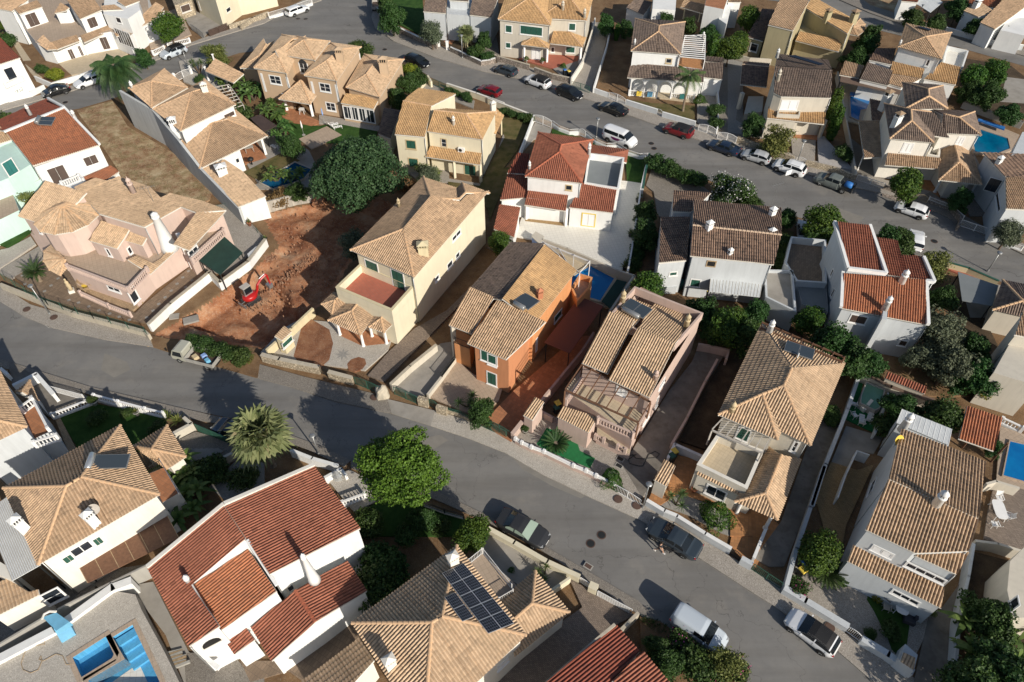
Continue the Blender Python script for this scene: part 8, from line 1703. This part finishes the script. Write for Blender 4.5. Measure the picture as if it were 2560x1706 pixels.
for sy in(.05,-.05):m_=MB(); m_.add([(.40,sy-.02,.72),(.40,sy+.03,.72),(.46,sy+.02*(1 if sy>0 else-1),.70),(.37,sy*1.7,.66)],[(0,1,2),(0,2,3),(0,3,1),(1,3,2)]); A(m_,'ear','blackcloth',dg)
solo(MB().tube([(dg.location.x+.3,dg.location.y,.55),(pr.location.x+.3,pr.location.y,.8),(pr.location.x+.25,pr.location.y-.1,.98)],.012,4),'dog_lead','blackcloth','thin lead between the person and the black dog','lead')
p=at('e',570,1040,.1); stt=thing('garden_statue','cream draped statue on a plinth in the villa forecourt','statue',p); build(MB().box(p,.6,.6,.45,.5),'plinth','warmwhite',stt); build(MB().lathe(p+Vector((0,0,.45)),[(.26,0),(.22,.3),(.26,.75),(.18,.95),(.24,1.15),(.13,1.3),(.07,1.36),(.12,1.46),(.12,1.56),(.05,1.66)],12,sy=.8),'figure','sandstone',stt,True)
p=at('j',770,1130,.1); stt=thing('wrapped_statue','silvery wrapped garden ornament on the white corner','ornament',p); build(MB().lathe(p,[(.45,0),(.35,.4),(.5,.7),(.25,1.0),(.3,1.2),(.08,1.5)],9,sy=.6),'wrapping','silver',stt)
# ================================================================== trees and plants
P=plant
P('carob','b',880,1285,1.12,'huge dark green carob tree shading the pool and the dug plot',z=-.3)
P('street','j',1245,985,1.02,'large bright green tree leaning over the lower street'); P('fan','s',684,1165,1.0,'fan palm with hanging dead fronds beside the lower street')
for a in(('round','a',1315,205,1.5,'dense round green tree behind the pierced white wall','round_tree'),('round','j',1820,1545,.95,'round tree left of the faded black saloon',0),('bushy','j',1440,1430,.7,'small yellow-green tree under the street tree',0),('round','p',615,620,1.08,'citrus tree at the corner of the white house drive',0),('bushy','c',930,180,1.05,'dark leafy tree behind the paved driveway',0),('bushy','c',1085,215,.9,'dark grey-green tree right of the driveway tree',0),('bushy','c',1400,180,1.2,'large dark shrubs above the brown roof',0),('bushy','c',1570,200,1.0,'dark tree behind the slatted pergola',0),('round','c',1900,380,1.3,'big rounded dark tree beside the olive house',0),('column','c',1760,400,1.6,'narrow bright green tree by the white pergola',0),('bushy','c',1740,250,.9,'dark shrubbery right of the pergola',0),('column','c',1010,260,.9,'small columnar conifer in the vacant strip',0),('bushy','d',980,260,1.25,'green tree at the curved end of the olive house',0),('bushy','d',940,330,1.0,'grey-green tree in the middle of the olive house garden',0),('bushy','d',870,420,1.1,'dark green tree nearest the small pool wall',0),('wispy','d',290,1040,1.7,'yellow-green tree in front of the narrow gabled house',0),('bushy','d',130,900,1.0,'dark shrub between carport and gabled house',0),('column','d',715,760,1.5,'tall cypress-like tree beside the gabled house',0),('column','d',720,900,1.6,'tall dark tree nearer the white gravel',0),('shrub','d',790,1110,1.4,'dark rounded shrub on the white gravel',0),('round','d',1240,1330,1.35,'broad green shrub tree over the stone bank',0),('bushy','d',1640,1440,.9,'green bush at the end of the stone bank',0),('round','d',100,130,1.4,'large dark tree mass left of the olive house',0),('round','d',30,300,1.1,'dark tree beside the small tan outbuilding',0),('bushy','d',1290,130,1.1,'tree beside the pale sheet canopy',0),('bushy','d',1460,160,1.0,'grey-green tree right of the back road lamp',0),('round','d',1730,560,1.3,'large citrus in the dark back garden',0),('round','d',1880,520,1.3,'second citrus in the dark back garden, further right',0),('bushy','d',1840,680,1.2,'leafy tree beside the neighbour drive',0),('bushy','d',1700,660,1.0,'shrub tree near the small lawn',0),('bushy','d',1990,820,1.0,'hedge-like tree along the grey panel fence',0),('bushy','d',1620,60,1.2,'dark tree mass at the top right corner',0),('bushy','d',1980,250,.8,'garden tree before the top right arches',0),('bushy','d',1730,190,.9,'garden tree behind the long white wall',0),('round','h',640,300,1.35,'dark rounded tree between road and white modern house',0),('bushy','h',610,390,.9,'lower green shrub under the dark rounded tree',0),('bushy','h',370,270,.8,'light green sparse tree by the aerial house',0),('bushy','h',1110,440,1.2,'green tree at the upper side of the white modern house',0),('bushy','h',1205,455,1.15,'green tree in front of the hidden white car',0),('wispy','h',1430,640,1.4,'grassy bush at the corner of the modern house',0),('olive','h',1500,1110,1.45,'tall grey-green olive tree right of the modern house',0),('olive','h',1560,1330,1.3,'second olive tree lower down the garden',0),('bushy','h',1500,850,.9,'small green tree beyond the parapet',0),('bushy','h',700,1180,1.3,'leafy green tree in front of the modern house',0),('bushy','h',860,1290,1.2,'broad green tree next to the orchard',0),('bushy','h',980,1330,.9,'green bush under the white wall',0),('round','h',530,1010,1.0,'round citrus tree in the narrow yard',0),('bushy','h',150,960,.9,'feathery dark tree by the white terrace',0),('bushy','h',80,1130,1.1,'dark green thicket left of the round citrus',0),('olive','h',1330,1290,1.0,'thin olive at the orchard edge',0),('bushy','h',1740,1230,1.1,'dark bush in the shaded garden',0),('lime','h',1830,1480,1.6,'yellow-green hedge top in the dark garden',0),('bushy','h',1720,1420,1.2,'dark tree beside the yellow-green hedge',0),('olive','h',1990,380,1.0,'grey olive bush at the right edge by the road',0),('oleander','g',1900,250,1.3,'large flowering oleander covered in white blossom',0),('bushy','g',2040,330,.9,'green bush right of the oleander',0),('bushy','g',1240,560,1.1,'green shrubs overhanging the bright yard wall',0),('bushy','g',1240,400,.9,'green creeper bush higher along the yard wall',0),('round','g',1250,1000,1.2,'rounded green tree behind the rose house',0),('bushy','g',1690,1180,1.1,'green tree under the ribbed awning',0),('round','g',1850,1310,1.2,'dark citrus tree right of the rose house',0),('round','g',1920,1270,1.1,'another dark citrus further right',0),('bushy','g',1770,1330,.9,'low dark bush by the rose wall',0),('banana','g',2010,1370,1.3,'strappy green clump near the path','yucca_clump'),('round','g',90,640,.85,'round green bush beside the red-tiled lean-to',0),('olive','f',900,660,1.1,'grey-leaved tree in the shade beside the cream house',0),('wispy','f',1480,130,1.3,'loose olive-green shrubbery behind the cream house',0),('rust','f',1310,200,1.3,'rust-leaved hedge beside the loose shrubbery',0),('rust','f',300,300,1.5,'rust and green creeper hanging over the block wall',0),('bushy','f',450,240,.8,'green creeper bush at the block wall',0),('lime','a',430,580,1.25,'golden clipped shrub by the left street',0),('shrub','a',330,540,1.1,'green shrub beside the golden one',0),('wispy','a',1690,440,1.55,'large pale spiky bush at the left street corner',0),('bushy','a',1120,440,.9,'green shrub right of the feather palm',0),('round','a',20,150,1.1,'green tree at the left edge',0),('shrub','a',50,320,1.6,'green bush at the left edge beside the ochre path',0),('wispy','e',210,320,1.3,'pale feathery bush between mint house and pink villa',0),('bushy','b',1190,130,1.4,'dense hedge tree at the rounded corner',0),('bushy','b',1150,40,1.2,'green tree at the top of the corner garden',0),('olive','b',1500,250,1.2,'blue-green rounded tree in the corner garden',0),('shrub','b',1840,400,1.6,'green bush by the street lamp at the top',0),('shrub','b',1930,440,1.2,'round bush on the low stone wall',0),('bushy','b',1910,310,.9,'dark bush beside the fan palm, top',0),('bushy','b',1330,640,1.0,'green tree behind the villa, by the hedge',0),('bushy','b',1390,610,.9,'flowering hedge tree next to the driveway',0),('bushy','b',1240,760,1.0,'dark shrubs between villa and pale yellow house',0),('lime','b',1340,540,1.2,'yellow-green hedge behind the villa',0),('olive','b',1480,1380,.9,'thin grey shrub before the pale yellow house',0),('shrub','b',910,360,1.5,'shrub between villa roof and road',0),('shrub','b',980,400,1.5,'spiky shrub at the road behind the villa',0),('banana','b',110,790,1.5,'banana plants left of the villa patio',0),('banana','b',60,720,1.3,'second clump of banana plants further left',0),('banana','b',300,960,1.5,'banana plants below the villa patio',0),('banana','b',340,1080,1.3,'lower banana plants beside the lawn',0),('banana','b',240,900,1.2,'banana clump by the dark lean-to',0),('bushy','b',390,1130,1.0,'dark shrub between lawn and pool',0),('banana','b',290,1430,1.1,'banana plant in front of the dark pool',0),('banana','b',440,1420,1.0,'banana plant at the right of the dark pool',0),('dragon','a',1570,590,1.2,'tufted dragon tree by the white gate',0),('shrub','a',1560,620,.9,'small shrub under the dragon tree',0),('banana','a',1780,690,1.1,'banana plants under the small tan roof',0),('shrub','a',1900,890,1.8,'green hedge beside the slatted pergola at the long-walled house',0),('shrub','a',130,700,1.2,'flowering shrub in the left front garden',0),('shrub','a',30,960,1.8,'hedge under the dark red roof',0),('blossom','o',1500,1270,1.0,'dark bush with pink flowers left of the van',0),('bushy','o',1340,1290,.6,'dark leafy bush below the stone verge',0),('bushy','o',1400,1430,.75,'dark bush by the red roof edge',0),('shrub','o',1650,1430,1.6,'bright green bush in front of the van',0),('wispy','o',1850,1440,1.1,'grassy green bush right of the van',0),('blossom','o',1960,1480,.9,'pink flowering creeper at the kerb',0),('blossom','o',1760,1540,.9,'low flowering bush at the bottom',0),('ball','o',1785,250,1.25,'clipped ball shrub on the gravel bed',0),('yucca','o',1470,180,.9,'spiky palm-like plant on the gravel bed',0),('ball','k',970,1110,.9,'low clipped shrub on the lamp shadow',0),('yucca','o',440,740,.75,'spiky plant before the small hip roof',0),('ball','o',180,690,.28,'tiny potted ball plant in the grey court',0),('cycad','k',530,870,1.15,'cycad on the green artificial lawn',0),('cycad','p',640,800,1.25,'cycad in the pale court of the white house',0),('date','e',325,960,1.0,'small date palm in a ring of white stones',0),('shrub','p',780,790,.7,'pale round shrub beside the cycad',0),('blossom','p',450,880,.8,'flowering shrub in the corner of the white wall',0),('lime','p',1040,930,.55,'small golden shrub by the curved lawn',0),('shrub','p',1130,1190,.8,'round grey shrub in the curved lawn',0),('shrub','p',980,1220,.5,'small shrub at the white gate',0),('yucca','j',1780,560,1.1,'spiky yucca on the orange forecourt',0),('bushy','j',1890,590,.8,'feathery green bush beside the yucca',0),('agave','i',1320,650,1.3,'agave on the corner planter, left',0),('agave','i',1400,680,1.3,'agave on the corner planter, right',0),('shrub','i',990,600,.7,'small round shrub on the lawn border',0),('shrub','i',1230,740,.9,'dark low shrub at the lawn corner',0),('shrub','i',750,640,1.0,'dark shrub in the middle of the lawn',0),('queen','c',1525,880,1.15,'tall feather palm before the arched verandah',0),('bigqueen','s',318,243,1.4,'broad feather palm over the left street',0),('smallfan','b',1780,370,1.0,'yellow-green fan palm in the front garden, top',0),('ball','c',1660,780,.8,'round clipped bush beside the garage door',0),('shrub','c',1775,860,1.4,'climbing shrub along the white side wall',0),('shrub','c',1790,960,1.2,'shrub at the lower end of the side wall',0),('ball','c',590,520,.5,'small potted tree in the gravel court',0),('banana','p',1700,1300,1.6,'banana plants at the lower right',0),('banana','p',1960,1320,1.5,'banana plants at the bottom right corner',0),('bushy','p',1850,1100,1.1,'yellow-green bush above the banana plants',0),('bushy','p',1750,1600,1.4,'dark thicket at the bottom right',0),('bushy','p',2000,1540,1.4,'dark bush in the bottom right corner',0),('bushy','l',1210,340,1.0,'green fruit tree behind the white corrugated canopy',0),('bushy','l',1490,410,1.2,'dark fruit tree right of the canopy',0),('shrub','l',1090,480,1.3,'green shrub at the left of the canopy',0),('shrub','l',690,400,1.1,'green shrub between driveway and hip roof',0),('bushy','l',1880,640,.5,'creeper on the wall left of the blue pool',0)):
 P(a[0],a[1],a[2],a[3],a[4],a[5],cat='tree' if PLANTS[a[0]][0].endswith('tree')or 'palm' in PLANTS[a[0]][0]else 'plant',name=a[6]or None)
for x,y,s_,l in((1000,1420,1.6,'dark hedge in the shaded garden, nearest the steps'),(1010,1500,1.7,'dark hedge below the arched porch'),(1300,1560,1.6,'dark hedge in the middle of the shaded lawn'),(1560,1500,1.3,'dark hedge behind the round tree')):P('shrub','j',x,y,s_*.7,l,cat='plant')
for x,y,l in((1000,830,'dark hedge end by the white wall'),(1090,760,'dark hedge along the garden of the red-gabled house'),(1180,690,'dark hedge segment below the house with panels'),(1110,600,'dark hedge under the arched window')):P('shrub','n',x,y,1.7,l,cat='plant')
for x,y,l in((1330,1150,'dark shrubs at the foot of the long white house wall'),(1440,1130,'dark shrubs between gravel and white eave'),(1560,1090,'dark shrubs beside the gravel curve'),(1680,1040,'green shrub right of the outdoor stairs'),(1500,1260,'palm-like shrub beneath the tiled balcony'),(1440,1400,'leafy shrub between the two big houses'),(1900,1110,'dark shrub under the fan palm')):P('banana' if x in(1500,1440)else 'shrub','i',x,y,1.4,l,cat='plant')
for c,pts,s_,l in(('c',[(1290,1270),(1380,1310),(1470,1340),(1560,1380),(1640,1400)],1.5,'hedge on the near side of the upper street'),('f',[(1330-700,1500),(800-300,1480)],.1,''),('i',[(1530,40),(1620,70),(1700,100),(1800,130),(1890,160)],1.1,'low green hedge on the bank behind the flatbed truck'),('b',[(1640,705),(1700,730),(1760,745),(1790,770)],.8,'low hedge inside the cream street wall'),('c',[(120,870),(190,890),(270,910),(320,930)],.9,'shrubs along the cream wall before the white gate'),('h',[(350,430),(345,500),(340,560),(335,610)],1.2,'narrow dark hedge beside the aerial house'),('g',[(1180,680),(1165,750),(1150,820),(1210,620)],1.0,'creeper along the lower yard wall')):
 if not l:continue
 for k,(x,y)in enumerate(pts):P('shrub',c,x,y,s_,'%s, %s'%(l,('first','second','third','fourth','fifth')[k]+' clump from the %s'%('left' if pts[0][0]<pts[-1][0]else 'top')),cat='hedge',name='hedge',group=l)
 # ================================================================== yard things
tb=table; ch=chair
tb('p',1190,1010,'white rectangular table beside the dark sofa',1.0,2.2,ang=1.1); p=at('p',1255,1070,.15); o=solo(MB().box(p,1.9,.8,.42,1.15).box(p+Vector((.45,.15,.42)),1.9,.2,.35,1.15),'garden_sofa','jeans','dark outdoor sofa at the edge of the curved lawn','sofa')
ch('p',1085,975,'dark garden chair with pink cushion','darkmetal',.8); ch('p',1080,1040,'pale garden armchair beside the white table','concrete',1.2); tb('l',1885,1115,'white oval plastic table in the shaded patio',1.0,1.9,ang=1.4)
for x,y,a,l in((1895,1025,-1.7,'white plastic chair at the top end of the oval table'),(1950,1150,2.6,'white plastic chair right of the oval table'),(1860,1210,1.5,'white plastic chair at the lower end of the oval table')):ch('l',x,y,l,ang=a)
for x,y,a,l,lg in((845,340,1.2,'white chair by the green pool',0),(850,420,.3,'white chair left of the pool ladder',0),(905,445,1.2,'white sun lounger with grey cushion',1),(965,430,1.0,'tilted white sun lounger beside the brown mat',1)):ch('l',x,y,l,ang=a,lounge=bool(lg))
t_=thing('pool_ladder','white ladder leaning over the raised green pool','ladder',at('l',930,360,.1)); a,b=at('l',920,370,.2),at('l',990,290,1.3); build(MB().bar(a,b,.3,.08),'rail','whitepaint',t_); build(MB().box(at('l',925,365,.1),.6,.5,.5,.5),'step_unit','whitepaint',t_)
for c,x,y,lid,l,s_ in(('p',500,660,'green','green wheelie bin by the citrus tree',1),('p',478,735,'bluepaint','blue-lidded wheelie bin in the row of bins',1),('p',462,790,'yellowpaint','yellow-lidded wheelie bin nearest the wall corner',1),('k',545,575,'yellowpaint','yellow-lidded bin beside the tiled entrance roof',1),('k',535,605,'green','dark bin in front of the yellow-lidded one',.9),('k',1450,950,'yellowpaint','yellow-lidded bin on the orange tiles',1),('k',1432,985,'green','green bin below the yellow-lidded one on the orange tiles',1),('g',1630,1050,'greymetal','grey bin beside the blue and yellow ones',1),('g',1680,1055,'bluepaint','blue-lidded bin in the middle of three',1),('g',1708,1065,'yellowpaint','yellow-lidded bin right of the blue one',1),('c',632,600,'yellowpaint','yellow-lidded bin behind the brown stone wall',.9),('c',600,590,'bluepaint','blue-lidded bin behind the brown stone wall',.9)):wbin(c,x,y,lid,l,s=s_,group=None)
p=at('g',1500,1005,.1); solo(MB().lathe(p,[(.33,0),(.35,.8),(.33,1.2),(.1,1.4)],12),'water_butt','teal','turquoise water butt against the white house','barrel',smooth=True)
for x,y,l in((300,490,'round pot plant left of the white front door'),(425,500,'round pot plant right of the white front door')):pot('c',x,y,l,'whitepaint',key='ball',s=.4)
for c,x,y,l,m,k_,s_ in(('e',1850,395,'tall terracotta pot with a shrub on the side patio','copperpot','shrub',.45),('e',1960,515,'terracotta pot with a cactus on the side patio','copperpot','agave',.6),('e',2085,640,'dark pot plant at the patio corner','darkmetal','agave',.6),('g',1172,330,'pot palm against the yard wall, upper','darkmetal','yucca',.5),('g',1115,600,'pot plant against the yard wall, middle','darkmetal','agave',.9),('g',1070,860,'pot plant at the bottom corner of the bright yard','darkmetal','agave',1.0),('i',750,540,'large white planter at the lawn gate','white','shrub',.5),('i',1080,620,'grey planter with agave on the lawn edge','concrete','agave',.6),('p',1380,1080,'stone pot with dark shrub by the white path','concrete','shrub',.45),('o',1330,80,'small pot by the orange tiles','warmwhite','ball',.2),('k',1612,1220,'pink pot on the orange tiles','copperpot','agave',.3),('k',290,760,'tall pot plant by the rose wall','concrete','shrub',.4)):pot(c,x,y,l,m,key=k_,s=s_,r=.28,h=.5)
parasol('b',500,1060,'closed white parasol on the pool terrace',closed=True); parasol('b',660,960,'closed lilac parasol by the villa patio','lightblue',closed=True); tb('b',490,890,'small white table under the villa porch',.8,.8)
for c,x,y,a,l in(('b',270,1165,2.4,'white lounger beside the long-walled house'),('b',740,990,.5,'white lounger on the villa lawn edge, left'),('b',770,1010,.4,'white lounger on the villa lawn edge, right')):ch(c,x,y,l,ang=a,lounge=True)
tb('a',1960,1190,'grey bench table under the tiled porch',.7,1.3,'concrete',.4); p=at('b',95,1290,.3); solo(MB().lathe(p,[(.1,0),(.08,.5),(.4,.7),(.42,.9),(.2,1.1)],12),'barbecue','black','black covered kettle barbecue on the patio','barbecue',smooth=True)
for x,y,a,l in((665,990,.3,'wicker egg chair on the villa terrace, left'),(745,1000,1.0,'wicker chair with dark seat on the villa terrace'),(690,1035,2.2,'wicker chair nearest the terrace rail')):ch('e',x,y,l,'timber',a,z=.35)
p=at('e',680,1000,.35); solo(MB().lathe(p,[(.3,0),(.3,.35),(.42,.4)],10),'side_table','yellowpaint','small yellow-topped wicker table','table')
canopy('g',[(890,1110),(1010,940),(1090,960),(960,1170)],.75,'dark green net cover beside the blue pool','shadenet',posts=False,name='pool_cover',cat='pool cover')
L_=ats('g',[(345,600),(375,565),(435,600),(410,660)],1.2); t_=thing('pool_fountain','pale blue corner basin at the edge of the bright yard','fountain',Vector((L_[0].x,L_[0].y,0))); build(MB().prism(L_,0,1.1),'basin','lightblue',t_); build(MB().prism(inset_loop(L_,-.08),1.1,1.2),'rim','beige',t_)
h=House('l',1230,200,'roofed_store','narrow strip of terracotta tiles over the orchard wall','shed','beige'); h.shed('l',[(1080,135),(1370,250),(1385,195),(1100,85)],1.9,.35,'tile_red',over=.08)
h=House('f',340,1440,'gate_store','small yellow store with tiled roof and green door beside the cream forecourt','shed','yellowwall'); h.shed('f',[(330,1420),(405,1350),(345,1305),(270,1385)],2.3,.3,'tile_sand',over=.08); h.win(340,1475,400,1380,'G',band=0)
t_=thing('pavilion','small square tan-roofed pavilion left of the villa','pavilion',at('a',1760,600,0)); hh_=House.__new__(House); hh_.o=t_; hh_.wall='white'; hh_.c='a'; hh_.planes=[]; hh_.tops=[]; hh_.dist=120; ORG[t_]=Vector(t_.location)
hh_.roof('a',dict(A=(1610,560,2.5),B=(1830,655,2.5),C=(1912,580,3.1),D=(1690,465,3.1)),['A B C D'],'tile_tan',walls=False)
for x,y in((1640,640),(1800,710),(1905,680),(1700,540)):hh_.column(x,y,2.5,'a')
pergola('a',[(1690,690),(1830,860),(1910,830),(1800,670)],2.6,8,'grey slatted pergola behind the long-walled house','lattice',w=.1)
for c,pts,z,l,m in(('b',[(80,930),(190,1040),(290,990),(160,900)],2.4,'dark brown flat lean-to between long-walled house and banana plants','brown'),):canopy(c,pts,z,l,m,name='lean_to',cat='lean-to')
for k in range(9):p=at('m',1320+8*k,1340+14*k,.2); solo(MB().box(p,2.0-.12*(k%4),.2,.06+.02*k,.25+.07*(k%3)),'plank','timber' if k%2 else 'concrete','loose %s plank by the pool terrace, %s of the pile from the top'%('wooden' if k%2 else 'grey',('first','second','third','fourth','fifth','sixth','seventh','eighth','ninth')[k]),'plank','planks piled beside the pool terrace')
VF=[o for o in COL.objects if o.name=='villa_forecourt'][0]; me=None; zf=max(v.co.z for v in VF.data.vertices)+.004
for x,y in[(175,905),(195,975),(350,1030),(400,985),(455,930),(540,1100),(615,1120),(695,1150),(775,1180),(860,1205),(935,1230),(1015,1255),(1150,1235),(1200,1183),(1245,1130),(1295,1078),(1343,1026),(1388,972),(1433,922),(1478,872),(1555,895),(1505,945),(1455,998)]:
 p=at('e',x,y,zf)
 if me is None:me=shared(MB().box((0,0,0),.34,.34,.006,.6),'paving_inset','gravelgrey')
 o=bpy.data.objects.new('paving_inset',me); COL.objects.link(o); o.parent=VF; o.location=p
CF=[o for o in COL.objects if o.name=='cream_forecourt'][0]; zf=max(v.co.z for v in CF.data.vertices)+.004; p=at('j',805,145,zf); st_=build(MB().prism([(p.x+(.85 if i%2==0 else.36)*math.cos(PI*i/8),p.y+(.85 if i%2==0 else.36)*math.sin(PI*i/8))for i in range(16)],zf,zf+.006),'paving_star','gravelgrey',CF)
def tufts(c,pts,n,label,mat='leaf_dry',hgt=.16,name='dry_grass'):
 Q=ats(c,pts,.15); xs=[q.x for q in Q]; ys=[q.y for q in Q]; Q2=[(q.x,q.y)for q in Q]; mb=MB(); k=0
 while k<n:
  x,y=random.uniform(min(xs),max(xs)),random.uniform(min(ys),max(ys)); k+=1
  if not inside(Q2,x,y)or mnoise.noise(Vector((x*.35,y*.35,2)))<-.15:continue
  for i in range(5):a=random.uniform(0,6.28); r=random.uniform(.05,.22); h_=hgt*random.uniform(.4,1.3); w=Vector((-math.sin(a),math.cos(a),0))*.03; b=Vector((x,y,.1)); mb.add([b-w,b+w,b+Vector((r*math.cos(a),r*math.sin(a),h_))],[(0,1,2)])
 o=build(mb,name,mat); o['kind']='stuff'; tag(o,label,'grass')
tufts('a',[(600,870),(880,790),(1000,990),(1700,1400),(1640,1568),(1400,1700),(900,1500),(930,1340),(780,1120)],9000,'straw-coloured dry grass over the empty plot')
tufts('c',[(980,200),(1130,260),(1110,600),(1080,800),(950,700),(850,690)],900,'sparse dry weeds in the vacant strip')
tufts('i',[(1480,20),(1900,90),(2000,160),(1960,230),(1780,140),(1500,60)],2500,'greenish weeds on the bank behind the truck','leaf_yellowgreen',.3,'bank_weeds')
tufts('h',[(1000,1200),(1240,1230),(1600,1180),(1700,1568),(900,1568)],1200,'thin weeds on the orchard ground','leaf_yellowgreen',.14,'weeds')
tufts('o',[(1190,1050),(1350,1090),(1560,1240),(1700,1340),(1900,1500),(1430,1568),(1200,1320)],2500,'ground plants in the bed at the bottom','leaf_hedge',.3,'bed_plants')
